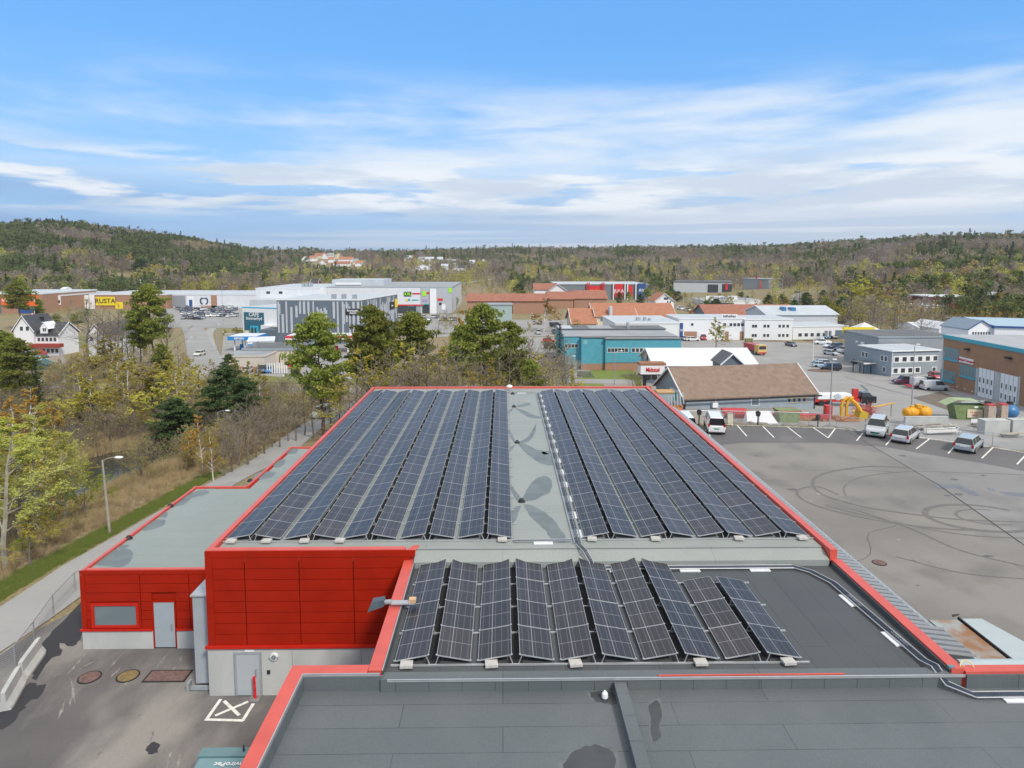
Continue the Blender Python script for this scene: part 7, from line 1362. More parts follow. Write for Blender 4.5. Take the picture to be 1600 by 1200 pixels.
# ================================================================== CARS IN TOWN
def car_at(kind, colr, px, py, ang, label, grp=None, detail=False): car(kind, colr, G(px, py), ang, label, grp, detail)
yl = [(1236, 541, 'sedan', DGR, -80, 'dark grey car driving alone across the town yard'), (1196, 525, 'van', DBL, -30, 'dark blue van parked before the white office'), (1199, 531, 'wagon', WHT, -170, 'white estate car just below the dark blue van'),
 (1235.5, 527, 'hatch', SIL, -90, 'silver car, first of the row before the annex'), (1249, 528, 'hatch', DGR, -90, 'dark grey car, second of the row before the annex'), (1261, 528, 'hatch', DBL, -90, 'dark blue car, third of the row before the annex'), (1275, 528, 'sedan', GRY, -90, 'grey car, fourth of the row before the annex'), (1288, 529, 'hatch', BLU, -80, 'bright blue car before the annex garage doors'), (1300, 529, 'suv', (.10, .05, .05), -90, 'dark maroon car beside the bright blue one'),
 (1285, 538, 'pickup', WHT, 175, 'white pickup at the head of the diagonal car row'), (1297, 543, 'sedan', WHT, -160, 'white car second in the diagonal row'), (1305, 545, 'suv', DBL, -160, 'dark blue suv third in the diagonal row'), (1314, 548, 'sedan', BLK, -160, 'black saloon fourth in the diagonal row'), (1320, 551, 'suv', WHT, -160, 'white suv in the middle of the diagonal row'), (1328, 554, 'suv', DGR, -160, 'dark grey suv behind the white suv'), (1334, 557, 'wagon', BLK, -165, 'black estate car in the diagonal row'), (1342, 562, 'wagon', GRY, -165, 'grey estate car, second last of the diagonal row'), (1341, 568, 'hatch', DGR, -165, 'dark car at the near end of the diagonal row'),
 (1298, 555, 'hatch', SIL, -60, 'silver hatchback with open boot before the diagonal row'), (1282, 574, 'hatch', (.42, .55, .65), -10, 'pale blue hatchback right of the flagpole'), (1290, 571, 'wagon', SIL, -10, 'silver car behind the pale blue hatchback'), (1297, 579, 'suv', BLK, 170, 'black suv right behind the flagpole island'),
 (1414, 601, 'suv', (.10, .02, .05), 175, 'maroon suv left of the small trailer by the workshop'), (1460, 610, 'van', SIL, -4, 'silver van parked before the brick workshop', ), (1452, 600, 'hatch', DGR, 0, 'dark green-grey car behind the silver van'), (1462, 592, 'hatch', RED_, -100, 'red car at the corner between office and workshop'),
 (1070, 532, 'hatch', SIL, -90, 'silver car right of the turquoise workshop'), (1082, 533, 'wagon', WHT, 0, 'white estate car before the long white workshop'), (1098, 531, 'van', RED_, -95, 'red van before the long white workshop'), (1132, 521, 'hatch', WHT, -30, 'white car behind the green-leaved tree'),
 (1063, 484, 'van', WHT, -80, 'white camper van in the far car park, left one'), (1074, 486, 'van', WHT, -70, 'white camper van in the far car park, right one'), (1095, 478, 'van', SIL, -80, 'silver van beside the brown-red hall'), (1102, 484, 'suv', DGR, -80, 'dark suv beside the brown-red hall'), (1083, 490, 'hatch', (.7, .2, .03), -20, 'orange car in the far car park'), (1092, 492, 'hatch', WHT, 0, 'small white car in the far car park'),
 (1246, 458, 'hatch', DGR, -60, 'dark car far up the winding road'), (1261, 479, 'van', WHT, -85, 'white van driving down the winding road'),
 (254, 511, 'sedan', BLK, -5, 'placeholder'), (312, 556, 'hatch', (.62, .60, .52), -95, 'cream car driving on the road to the shops'), (95, 534, 'hatch', (.5, .55, .68), 10, 'pale blue car on the driveway of the white house'),
 (503, 652, 'suv', SIL, -100, 'silver suv on the road seen between the tree trunks'), (411, 582, 'suv', DBL, -85, 'dark blue car beside a lighter blue one in the valley'), (421, 582, 'hatch', BLU, -80, 'blue car parked in the valley, right of the dark blue one'), (386, 583, 'hatch', SIL, -85, 'silver car half hidden by the yellow-green birch'), (530, 535, 'hatch', SIL, 0, 'silver car below the red and white canopy'), (462, 531, 'van', WHT, 0, 'white van below the red and white canopy'), (448, 532, 'hatch', WHT, 0, 'white car at the left end of the red canopy'),
 (858, 535, 'hatch', RED_, 0, 'red car in the small car park behind the trees'), (868, 511, 'van', BLK, 0, 'black truck-like van by the spruce near the teal building'), (836, 495, 'wagon', WHT, 0, 'white car parked right of the brown tree'), (862, 559, 'hatch', SIL, -30, 'silver car under the bushes left of the teal building')]
for t in yl:
    if t[5] == 'placeholder': continue
    car_at(t[2], t[3], t[0], t[1], t[4], t[5], 'cars parked and driving in the town')
cc = [WHT, DBL, BLK, SIL, DGR, GRY, WHT, BLK, DBL, SIL, LBL, DGR]; rr = random.Random(9)
rowsL = [(499, 284, 322, 4, 'row nearest the road'), (495.5, 300, 372, 7, 'second row from the road'), (492, 283, 370, 9, 'third row from the road'), (488.5, 283, 366, 9, 'fourth row from the road'), (485, 274, 372, 10, 'fifth row from the road'), (481, 270, 374, 11, 'farthest row by the hall')]
for (py, x0, x1, n, nm) in rowsL:
    used = set()
    for i in range(n):
        px = lerp(x0, x1, (i+.5)/n)+rr.uniform(-1.5, 1.5); c_ = rr.choice(cc); k = rr.choice(['hatch', 'wagon', 'suv', 'sedan', 'hatch']); car_at(k, c_, px, py+rr.uniform(-.6, .6), rr.choice([-90, 90, -85, 0]) if n < 8 else rr.choice([-90, 90]), '%s car, %s from left, %s, left car park' % (CN[c_], ORD[i], nm), 'cars in the left car park')
for i in range(13):
    px = lerp(628, 712, i/12)+rr.uniform(-2, 2); c_ = rr.choice(cc); car_at(rr.choice(['hatch', 'wagon', 'suv']), c_, px, rr.choice([497, 501, 505]), rr.choice([0, -90, 90]), '%s car, %s from left before the mall' % (CN[c_], ORD[i] if i < 12 else 'last'), 'cars before the mall')
for i in range(8):
    c_ = rr.choice(cc); car_at(rr.choice(['hatch', 'wagon', 'suv']), c_, lerp(800, 872, i/7), rr.choice([487, 508, 522, 545]), rr.choice([0, -90, 90]), '%s car, %s from left in the middle car park' % (CN[c_], ORD[i]), 'cars in the middle car park')
# lorries
def lorry(p, ang, cabc, boxc, label, red=False):
    o = empty('lorry', (p.x, p.y, h(p.x, p.y)+.1), label, 'lorry', None, R(ang)); MB().box(1.6, 3.9, -1.2, 1.2, .5, 2.9).build('cab', cmat(cabc), o); MB().box(3.902, 3.95, -1.0, 1.0, 1.7, 2.6).build('windscreen', GLC, o); MB().box(-4.5, 1.5, -1.22, 1.22, 1.0, 2.7 if red else 3.1).build('load_box', cmat(boxc), o); MB().box(-4.4, 3.8, -1.0, 1.0, .5, .98).build('chassis', M_DARK, o); MB().box(3.902, 3.96, -1.15, 1.15, .5, .9).build('bumper', cmat(boxc), o)
    for x in (2.7, -2.2, -3.5):
        for s in (-1, 1): put('wheel', wm, o, (x, s*1.08, .5))
lorry(G(1180, 553), -82, (.66, .45, .16), (.45, .03, .04), 'red and yellow lorry facing the camera behind the white roof', True)
q = G(1310, 634); o = empty('crane_truck', (q.x, q.y, q.z+.1), 'red and white pickup crane truck beside the grey shed corner', 'truck', None, R(2)); MB().box(-6, 3.0, -.8, .8, .7, 1.15).build('boom_base', M_REDM, o); MB().box(-3.8, 1.6, -.9, .9, 1.16, 1.9).build('boom_cover', M_WHITE, o); MB().box(3.1, 5.6, -.95, .95, .5, 1.5).build('cab', cmat(BLK), o); MB().add([(3.3, -.8, 1.5), (5.0, -.8, 1.5), (4.6, -.7, 2.1), (3.5, -.7, 2.1), (3.3, .8, 1.5), (5.0, .8, 1.5), (4.6, .7, 2.1), (3.5, .7, 2.1)], [(0, 1, 2, 3), (7, 6, 5, 4), (1, 5, 6, 2), (2, 6, 7, 3), (3, 7, 4, 0)]).build('cab_windows', GLC, o); MB().box(2.2, 3.0, -.3, .3, 1.2, 2.6).build('crane_column', M_REDM, o); MB().tube([(-5.8, 0, 1.1), (-6.6, 0, 1.4), (-6.9, 0, .3)], .16, 6).build('hook_arm', M_REDM, o)
for x in (-3.2, -2, 4.4):
    for s in (-1, 1): put('wheel', wm, o, (x, s*.85, .5))
q = G(1433, 607); o = empty('box_trailer', (q.x, q.y, q.z+.05), 'small grey box trailer with red frame beside the silver van', 'trailer'); MB().box(-1.1, 1.3, -.8, .8, .7, 2.2).build('box', LGWALL, o); MB().box(-2.2, 1.3, -.7, .7, .45, .69).build('frame', M_REDM, o); [put('wheel', wm, o, (.3, s*.8, .45)) for s in (-1, 1)]
q = G(1171, 536); o = empty('green_crate', (q.x, q.y, q.z), 'olive refuse crate under the leafy tree in the yard', 'crate'); MB().box(-1.4, 1.0, -.6, .6, 0, 1.5).build('body', mat('olive_crate', (.22, .24, .08), .7), o); [MB().box(-1.4+k*.6, -1.3+k*.6, -.64, -.601, 0, 1.5).build('rib', M_DARK, o) for k in range(4)]
# traffic islands
for (px, py, r1, r2, nm) in ((1200, 533, 5, 1.2, 'a'), (1273, 532, 4, 1.0, 'b'), (1280, 580, 2.6, 2.2, 'c')):
    q = G(px, py); pts = [(q.x+r1*math.cos(t), q.y+r2*math.sin(t), q.z+.18) for t in [i*2*math.pi/18 for i in range(18)]]; struct(MB().prism([(x, y) for x, y, z in pts], q.z-.1, q.z+.2).build('planted_island', mat('island_soil', (.16, .11, .08), .95, 0, .2, 3)))
struct(strip_mesh([G(x, y) for x, y in ((1320, 589), (1345, 597), (1375, 606), (1400, 613), (1440, 622))], .25, .075).build('asphalt_crack', M_WET)); struct(strip_mesh([G(x, y) for x, y in ((1345, 602), (1354, 609), (1354, 615), (1340, 620), (1330, 621))], .5, .078).build('asphalt_patch', M_WET))
# hedge row before the left hill
# ================================================================== FOREST (far woods: uncountable, one object) AND UNDERGROWTH
def lowtree(kind, sd):
    rr = random.Random(sd); c = MB()
    if kind == 'spruce':
        c.mi = 0
        for i in range(110):
            f = i/110; R_ = 2.3*(1-f)**.85+.12; a = rr.uniform(0, 6.28); q = rr.uniform(.35, 1); leaf(c, Vector((math.cos(a)*R_*q, math.sin(a)*R_*q, .8+11.5*f-.3*q)), .62, rr, .8)
    elif kind == 'pine':
        cl = [(Vector((rr.gauss(0, 1.5), rr.gauss(0, 1.5), rr.uniform(5.2, 11))), rr.uniform(1.0, 1.7)) for _ in range(9)]
        for p, r_ in cl:
            p.x *= 1.25-(p.z-5)/9; p.y *= 1.25-(p.z-5)/9
            for _ in range(15): v = Vector((rr.gauss(0, 1), rr.gauss(0, 1), rr.gauss(0, .6))).normalized()*r_*rr.random()**.5; leaf(c, p+v, .62, rr, .6)
    else:
        for _ in range(110 if kind == 'bare' else 130):
            a = rr.uniform(0, 6.28); f = rr.random()**.8; z = 2.5+8.5*f; R_ = 2.9*math.sin(math.pi*min(.97, .12+f*.86))**.7*rr.random()**.4; p = Vector((math.cos(a)*R_, math.sin(a)*R_, z))
            if kind == 'bare': d = Vector((math.cos(a)*.5, math.sin(a)*.5, 1)); twig(c, p-d*.5, p+d*rr.uniform(.5, 1.3), .14, rr)
            leaf(c, p, .36 if kind == 'bare' else .52, rr)
    lm = {'spruce': L_SPR, 'pine': L_YEWF, 'bare': L_TWP, 'bare2': L_TWG, 'yellow': L_BUDF, 'orange': L_ORAF}[kind]
    k = len(c.f); c.mi = 1; c.cyl((0, 0, -1), (0, 0, 8.5), .17, .06, 4, False); return c.mesh('woodland_tree', [lm, B_GREY if kind in ('bare', 'bare2', 'yellow', 'orange') else B_DRK])
L_YEWF = leaf_mat('far_pine_needles', (.11, .145, .05), (.18, .215, .07)); L_BUDF = leaf_mat('far_budding', (.36, .34, .09), (.50, .46, .12)); L_ORAF = leaf_mat('far_orange_bud', (.40, .28, .12), (.50, .34, .15))
FK = ['spruce', 'pine', 'bare', 'bare2', 'yellow', 'orange']
def instancer(name, pts, kinds, scales, objs, kind='stuff'):
    me = bpy.data.meshes.new(name); me.from_pydata([tuple(p) for p in pts], [], [])
    a = me.attributes.new('tree_kind', 'INT', 'POINT'); a.data.foreach_set('value', np.asarray(kinds, np.int32)); a = me.attributes.new('tree_size', 'FLOAT', 'POINT'); a.data.foreach_set('value', np.asarray(scales, np.float32))
    o = put(name, me); o['kind'] = kind
    cl = bpy.data.collections.new(name+'_sources')
    for k, m in enumerate(objs): ob = bpy.data.objects.new('source_%02d' % k, m); cl.objects.link(ob)
    ng = bpy.data.node_groups.new(name+'_scatter', 'GeometryNodeTree'); ng.interface.new_socket('Geometry', in_out='INPUT', socket_type='NodeSocketGeometry'); ng.interface.new_socket('Geometry', in_out='OUTPUT', socket_type='NodeSocketGeometry')
    N = ng.nodes; L = ng.links; gi = N.new('NodeGroupInput'); go = N.new('NodeGroupOutput'); ip = N.new('GeometryNodeInstanceOnPoints'); ci = N.new('GeometryNodeCollectionInfo'); ci.inputs['Collection'].default_value = cl; ci.inputs['Separate Children'].default_value = True; ci.inputs['Reset Children'].default_value = True
    ki = N.new('GeometryNodeInputNamedAttribute'); ki.data_type = 'INT'; ki.inputs[0].default_value = 'tree_kind'; si = N.new('GeometryNodeInputNamedAttribute'); si.data_type = 'FLOAT'; si.inputs[0].default_value = 'tree_size'
    rv = N.new('FunctionNodeRandomValue'); rv.data_type = 'FLOAT_VECTOR'; rv.inputs[0].default_value = (0, 0, 0); rv.inputs[1].default_value = (.05, .05, 6.28)
    cx = N.new('ShaderNodeCombineXYZ'); [L.new(si.outputs[0], cx.inputs[i]) for i in range(3)]
    L.new(gi.outputs[0], ip.inputs['Points']); L.new(ci.outputs[0], ip.inputs['Instance']); ip.inputs['Pick Instance'].default_value = True; L.new(ki.outputs[0], ip.inputs['Instance Index']); L.new(rv.outputs[0], ip.inputs['Rotation']); L.new(cx.outputs[0], ip.inputs['Scale']); L.new(ip.outputs[0], go.inputs[0])
    md = o.modifiers.new('scatter', 'NODES'); md.node_group = ng; return o
HP = np.array([(o.matrix_basis.translation.x, o.matrix_basis.translation.y) for o in COL.objects if o.parent is None and o.get('category') in ('house', 'building') and o.location.y > 380])
def vn(x, y, s, sd): 
    return np.array([mnoise.noise(Vector((a/s+sd*13.1, b/s-sd*7.7, sd))) for a, b in zip(x, y)])
def forest():
    n = 66000; px = RNG.uniform(-900, 2500, n); u = RNG.random(n); fd = np.interp(px, FPX, FD); cdst = np.interp(px, DPX, DD)+170; lo = fd-40
    d = np.sqrt(lo**2+(cdst**2-lo**2)*u); a = np.arctan((px-785)/F); x = d*np.sin(a); y = d*np.cos(a)
    keep = np.ones(n, bool)
    for hx, hy in HP: keep &= ~((np.abs(x-hx-5) < 17) & (y-hy < 18) & (y-hy > np.where(y > 700, -75, -34)))
    keep &= ~((px > 1215) & (px < 1300) & (d < 560) & (d > 300)); keep &= ~((px > 690) & (px < 790) & (d < 600)); keep &= ~((px > 1040) & (px < 1210) & (d < 600)); keep &= ~((px > 120) & (px < 400) & (d < 560))
    keep &= ~((px > 840) & (px < 1050) & (d < 540)); keep &= ~((px > 470) & (px < 700) & (d < 500))
    x, y, px, d = x[keep], y[keep], px[keep], d[keep]; z = H(x, y)-.2
    t = np.clip((d-np.interp(px, FPX, FD))/(np.interp(px, DPX, DD)-np.interp(px, FPX, FD)), 0, 1)
    n1 = vn(x, y, 60, 1); n2 = vn(x, y, 35, 5); n3 = vn(x, y, 90, 9); k = np.full(len(x), 2); r = RNG.random(len(x))
    con = n1*1.9+t*.75-.46+(px < 430)*.44; k = np.where(con+(r-.5)*.5 > .12, np.where(r*7 % 1 < .22, 0, 1), k); k = np.where((k == 2) & (r*3 % 1 < .45), 3, k)
    k = np.where((k > 1) & (n2 > .14) & (t < .42), 4, k); k = np.where((k > 1) & (n3 > .24) & (r*11 % 1 < .2), 5, k); k = np.where((k > 1) & (r*17 % 1 < .05), 4, k)
    sc = RNG.uniform(.7, 1.22, len(x))*np.where(k == 0, 1.12, 1.0)*np.where(RNG.random(len(x)) < .06, 1.35, 1.0); P_ = np.stack([x, y, z], 1)
    srcs = [lowtree(q, i+1) for i, q in enumerate(FK)]+[lowtree(q, i+21) for i, q in enumerate(FK)]; k2 = k+6*(RNG.random(len(x)) < .5)
    o = instancer('woodland', P_, k2, sc, srcs); return len(x)
NF = forest()

# ---- undergrowth on the slopes left of the building
def mk_shrub_lo(sd, tw, lv, nl):
    t, c = mk_decid(sd, Ht=3.2, wid=.45, stems=5, bare=.03, tw=tw, lv=lv, nleaf=nl, tws=.85, ls=.28, up=.6, tww=.03); 
    b = MB(); o = 0; mats = [B_GREY]
    for me in (t, c):
        vs = [tuple(v.co) for v in me.vertices]; 
        off = len(b.v); b.v += vs
        for p in me.polygons: b.f.append(tuple(i+off for i in p.vertices)); b.m.append(0 if me is t else 1+p.material_index)
    return b.mesh('undergrowth_bush', [B_GREY, tw]+([lv] if lv else []))
def blades(sd, n, hh, r_, m):
    rr = random.Random(sd); b = MB()
    for _ in range(n): a = rr.uniform(0, 6.28); q = r_*rr.random()**.5; p = Vector((q*math.cos(a), q*math.sin(a), 0)); twig(b, p, p+Vector((rr.gauss(0, .12), rr.gauss(0, .12), 1))*hh*rr.uniform(.6, 1.1), .018, rr)
    return b.mesh('reed_clump', m)
PAVED = [(-50, -25, 28, 4.2)]
def undergrowth():
    n = 3600; x = RNG.uniform(-130, -20, n); y = RNG.uniform(22, 190, n); px = 785+F*x/y
    road_x = np.interp(y, [0, 12, 28, 40, 70, 100, 120, 132], [-30, -28.2, -26.2, -25.2, -25.6, -27.5, -24, -14])
    keep = (px > -350)&(x < road_x-np.interp(y, [20, 60, 75], [9.5, 8.5, 3.5])); keep &= ~((np.abs((x+45.5)/8.2)**2+np.abs((y-77.5)/11.2)**2) < 1)
    keep &= ~((x+45 > -3) & (x+45 < 12) & (y < 70) & (y > 52)); keep &= ~((y > 124) & (x > -80)&(y < 145)); keep &= ~((x > -98) & (y > 140)); keep &= ~((px < 150) & (y > 138)); keep &= ~((px > 296) & (px < 340) & (y > 118))
    x, y = x[keep], y[keep]; k = np.clip(((vn(x, y, 14, 3)+.55)*4.2).astype(int)+RNG.integers(-1, 2, len(x)), 0, 4); sc = RNG.uniform(.45, 1.25, len(x))*np.clip(.65+y/150, .7, 1.25)
    srcs = [mk_shrub_lo(1, L_TWG, None, 0), mk_shrub_lo(2, L_OLI, L_OLI, 500), mk_shrub_lo(3, L_TWP, None, 0), mk_shrub_lo(4, L_OLI, L_BUD, 420), mk_shrub_lo(5, L_TWG, L_OLI, 350)]
    instancer('undergrowth', np.stack([x, y, H(x, y)-.05], 1), k, sc, srcs)
    # reeds round the pond and dry grass tufts on the slope
    n = 5200; a = RNG.uniform(0, 6.28, n); r_ = RNG.uniform(1.0, 2.1, n); x = -45.5+7.9*r_*np.cos(a); y = 77.5+11*r_*np.sin(a); x2 = RNG.uniform(-38, -27.5, 3000); y2 = RNG.uniform(30, 95, 3000); x = np.concatenate([x, x2]); y = np.concatenate([y, y2])
    keep = (x < np.interp(y, [0, 60, 75, 140], [-29.2, -29.2, -28.5, -30])); x, y = x[keep], y[keep]; k = RNG.integers(0, 3, len(x)); hs = np.where(np.hypot((x+45.5)/7.9, (y-77.5)/11) < 1.9, RNG.uniform(.6, 1.1, len(x)), RNG.uniform(.22, .5, len(x)))
    nr = (np.hypot((x+45.5)/7.9, (y-77.5)/11) < 1.35) & (y < 80); hs = np.where(nr, .22, hs)
    instancer('reeds', np.stack([x, y, H(x, y)], 1), k, hs, [blades(1, 90, 1.6, .55, M_STRAW), blades(2, 90, 1.4, .5, M_STRAW), blades(3, 80, 1.2, .6, mat('brown_reed', (.30, .235, .14), .95, 0, .1, 3))])
    # grass tufts on verges
    n = 5000; y = RNG.uniform(20, 66, n); x = np.interp(y, [4, 18, 30, 42, 56, 66], [-32, -30.2, -28.9, -28.1, -28.4, -29])+RNG.uniform(-.85, .85, n); gm = mat('tuft_green', (.13, .19, .03), .9, 0, .1, 1, col2=(.19, .22, .05))
    xe = RNG.uniform(22, 80, 2600); ye = np.interp(xe, EX, EY)+RNG.uniform(.6, 4, 2600); x = np.concatenate([x, xe]); y = np.concatenate([y, ye]); k = np.where(np.arange(len(x)) < n, 0, RNG.integers(0, 2, len(x)))
    instancer('grass', np.stack([x, y, H(x, y)], 1), k, RNG.uniform(.14, .34, len(x)), [blades(7, 60, 1.0, .8, gm), blades(8, 60, 1.3, .8, M_STRAW)])
undergrowth()

# ================================================================== SINGLE TREES
T = tree_px
T('pine', 500, 88, 486, 'tall broad pine left of the striped building, trunk leaning right', wx=0.83, var=1); T('pine', 577, 92, 476, 'tallest pine, in front of the striped building corner', wx=0.79, var=0); T('pine', 592, 97, 498, 'pine crown touching the tallest pine on its right', wx=0.66, var=3); T('pine', 648, 100, 485, 'broad pine before the mall entrance', wx=0.86, var=1); T('pine', 757, 97, 472, 'dense pine left of the middle pair behind the roof', wx=0.83, var=1); T('pine', 800, 90, 500, 'lower pine at the right end of the pine group', wx=0.73, var=3); T('pine', 722, 110, 505, 'small pine behind the dense middle pine', wx=0.73, var=2); T('pine', 830, 84, 560, 'low pine crown right above the roof edge', wx=0.79, var=3)
T('orange', 722, 130, 476, 'orange-budding birch between the mall and the dense pine', wx=.9); T('orange', 850, 250, 462, 'round rust-brown budding tree in the middle car park', wx=1.7); T('spruce', 875, 140, 505, 'dark spruce beside the left wall of the turquoise workshop', wx=1.2)
for i, (px, d, top) in enumerate([(548, 84, 540), (566, 80, 556), (584, 88, 548), (603, 82, 536), (620, 90, 530), (637, 80, 548), (655, 86, 528), (672, 82, 520), (688, 92, 534), (703, 80, 546), (718, 86, 530), (738, 84, 540), (762, 78, 552), (781, 86, 545), (799, 80, 535), (817, 88, 520), (836, 92, 545), (852, 84, 560), (868, 96, 552), (884, 90, 560), (898, 84, 572), (775, 130, 515), (826, 120, 522), (800, 105, 500)]):
    T('bare' if i % 4 else 'olive', px, d, top, 'leafless tree behind the red building roof edge, %s from the left' % (ORD[i] if i < 12 else ORD[i-12]+' of the right half' if False else (ORD[i] if i < 12 else '%dth' % (i+1))), 'leafless trees behind the roof', wx=rt.uniform(1.1, 1.6))
for i, (px, d, top) in enumerate([(340, 64, 640), (352, 66, 630), (364, 70, 618), (378, 70, 606), (392, 74, 612), (405, 76, 598), (418, 80, 610), (430, 80, 596), (444, 84, 604), (456, 84, 586), (470, 88, 592), (484, 86, 580), (498, 92, 596), (512, 90, 584), (526, 96, 600), (540, 92, 590)]):
    T('bare', px, d, top+8, 'leafless alder along the road left of the roof, %s from the left' % (ORD[i] if i < 12 else '%dth' % (i+1)), 'leafless alders along the road', wx=rt.uniform(1.0, 1.4))
# left side: hand-placed trees
T('spruce', 48, 100, 558, 'dark spruce standing before the farm machine at far left', wx=1.45, var=2); T('pine', 22, 110, 528, 'big pine at the left edge before the white gabled house', wx=0.99, var=1); T('pine', -6, 118, 516, 'pine cut by the left picture edge', wx=0.99, var=0); T('pine', 30, 260, 436, 'pine before the orange signs', wx=0.99, var=0); T('pine', 60, 270, 466, 'small pine between the orange signs and the house', wx=0.79)
T('orange', 32, 88, 600, 'orange-leaved birch below the dark spruce', wx=1.5); T('orange', 6, 84, 612, 'yellow-orange birch at the left edge', wx=1.5); T('orange', 72, 90, 640, 'small orange birch right of the bigger one', wx=1.2)
T('pine', 236, 150, 442, 'tall dark pine left of the street to the shops', wx=0.86, var=1); T('pine', 215, 152, 474, 'pine with lower crown left of the tall dark pine', wx=0.86, var=3); T('pine', 248, 130, 536, 'small dense evergreen in the middle of the thicket', wx=1.06, var=3)
T('bare', 256, 150, 470, 'leafless pale-stemmed birch beside the road to the shops', wx=1.0)
T('widebare', 131, 172, 460, 'spreading leafless oak right of the flagpole house', wx=1.25); 
for i, (px, top) in enumerate([(147, 478), (158, 472), (168, 480), (178, 468), (187, 476), (196, 484), (205, 490)]): T('bare', px, 160+i*1.5, top, 'leafless trunk in the row before the white outbuilding, %s from the left' % ORD[i], 'row of leafless trunks', wx=1.0)
T('bushpine', 350, 92, 572, 'dark green yew-like evergreen beside the road, left one', wx=1.3, var=0); T('bushpine', 376, 90, 588, 'dark green evergreen beside the road, right one', wx=1.3, var=1); T('bushpine', 262, 88, 622, 'low dark evergreen above the pond, left one', wx=1.6, var=1); T('bushpine', 278, 90, 628, 'low dark evergreen above the pond, right one', wx=1.6, var=0); T('bushpine', 352, 128, 552, 'tiny dark evergreen below the beige annex', wx=.9)
for (px, d, top, k, w, lab) in [(305, 66, 640, 'orange', 1.0, 'golden birch cone beside the dead grass above the wing roof'), (286, 69, 660, 'birch', 1.1, 'yellow-green birch left of the golden cone'), (322, 62, 668, 'birch', .9, 'small yellow-green birch touching the golden cone'), (206, 66, 692, 'birch', .8, 'small golden birch on the pond bank'), (245, 100, 606, 'birch', 1.0, 'slim white-stemmed birch above the pond'), (83, 96, 604, 'birch', 1.1, 'white-stemmed birch right of the dark spruce'), (97, 96, 612, 'birch', 1.0, 'second white-stemmed birch right of the dark spruce'), (192, 106, 560, 'birch', 1.3, 'tall yellow-green birch in the middle of the thicket'), (178, 108, 580, 'birch', 1.2, 'yellow-green birch left of the tall middle one'), (205, 110, 590, 'birch', 1.2, 'yellow-green birch right of the tall middle one'), (385, 120, 560, 'birch', 1.2, 'yellow birch below the petrol station annex'), (362, 124, 556, 'yellow', 1.0, 'bright yellow-green tree beside the station'), (260, 118, 545, 'yellow', 1.1, 'bright yellow-green tree left of the road'), (288, 112, 556, 'olive', 1.2, 'olive budding tree at the road end'), (305, 106, 566, 'olive', 1.1, 'olive budding tree before the road, second from left'), (322, 108, 560, 'olive', 1.1, 'olive budding tree before the road, third from left'), (402, 112, 564, 'birch', 1.0, 'slim yellow birch right of the station birch')]: T(k, px, d, top, lab, wx=w)
# near left edge: big budding trees
T('pale', 38, 47, 626, 'largest pale budding birch at the left edge', wx=1.5, var=0); T('pale', 80, 50, 668, 'pale white-trunked birch left of the bright green willow', wx=1.25, var=1); T('olive', 8, 44, 690, 'olive budding tree cut by the left edge', wx=1.5); T('pale', -20, 40, 640, 'pale tree outside the left edge reaching in', wx=1.4, var=1); T('green', 112, 53, 724, 'bright green willow bush beside the marsh', wx=1.25); T('green', 62, 50, 760, 'green willow bush at the foot of the pale birches', wx=1.0); T('olive', 20, 40, 800, 'low olive bush at the left edge above the path', wx=1.6); T('olive', 48, 43, 790, 'low budding bush below the pale birches', wx=1.5); T('green', 8, 42, 860, 'small green bush at the left edge', wx=1.0); T('olive', 52, 62, 650, 'tall olive tree behind the pale birches', wx=1.5); T('yellow', 14, 60, 656, 'yellow-green tree behind the largest pale birch', wx=1.4); T('shrub', 100, 47, 810, 'olive shrub at the foot of the bright willow', wx=1.6); T('yellow', -30, 52, 640, 'yellow-green tree just outside the left edge', wx=1.4)
rr = random.Random(31); it = []
for i in range(74): px = rr.uniform(95, 335); d = rr.uniform(92, 140); it.append((px, d, rr.choice(['olive', 'yellow', 'shrub', 'birch', 'bare', 'birch', 'bare', 'brownshrub']), 0))
for i in range(34): px = rr.uniform(-40, 470); d = rr.uniform(62, 96); it.append((px, d, rr.choice(['brownshrub', 'brownshrub', 'shrub', 'bare']), 1))
KT = {'yellow': 'bright yellow-green tree', 'olive': 'olive-budding tree', 'bare': 'leafless grey tree', 'shrub': 'olive shrub', 'birch': 'yellow-green birch', 'brownshrub': 'leafless brown shrub'}; ct = {}
for px, d, k, z_ in sorted(it):
    p = at(px, d)
    if z_ == 0 and 300 < px < 345 and d > 118: continue
    if z_ == 1 and (p.x > -31 or ((p.x+45)/9)**2+((p.y-77)/14)**2 < 1 or (abs(p.x+45) < 9 and p.y < 78)): continue
    i = ct.get((k, z_), 0); ct[(k, z_)] = i+1; ht = (rr.uniform(5, 9.5) if 'shrub' not in k else rr.uniform(3.5, 5.5)) if z_ == 0 else rr.uniform(3, 5.5)
    tree(k, p, ht, '%s %s, %s from the left' % (KT[k], 'in the thicket above the pond' if z_ == 0 else 'on the marsh slope', ORD[i] if i < 12 else '%dth' % (i+1)), 'trees of the thicket' if z_ == 0 else 'shrubs of the marsh slope', 1.35)
T('shrub', 990, 118, 578, 'budding shrub left of the lettered trailer', wx=1.5); T('hedge', 1000, 108, 590, 'bright yellow-green bush beside the red roof corner', wx=.9); T('brownshrub', 880, 128, 548, 'brown leafless shrub left of the grass mound', wx=1.6); T('brownshrub', 896, 132, 552, 'brown leafless shrub touching the turquoise brick base', wx=1.4); T('bare', 870, 118, 540, 'thin leafless tree left of the grass mound', wx=1.0)
T('yellow', 1121, 196, 494, 'round yellow-green tree alone in the town yard', wx=1.2, var=0)
for i, (x, w) in enumerate(((1090, 1), (1300, 1))): pass
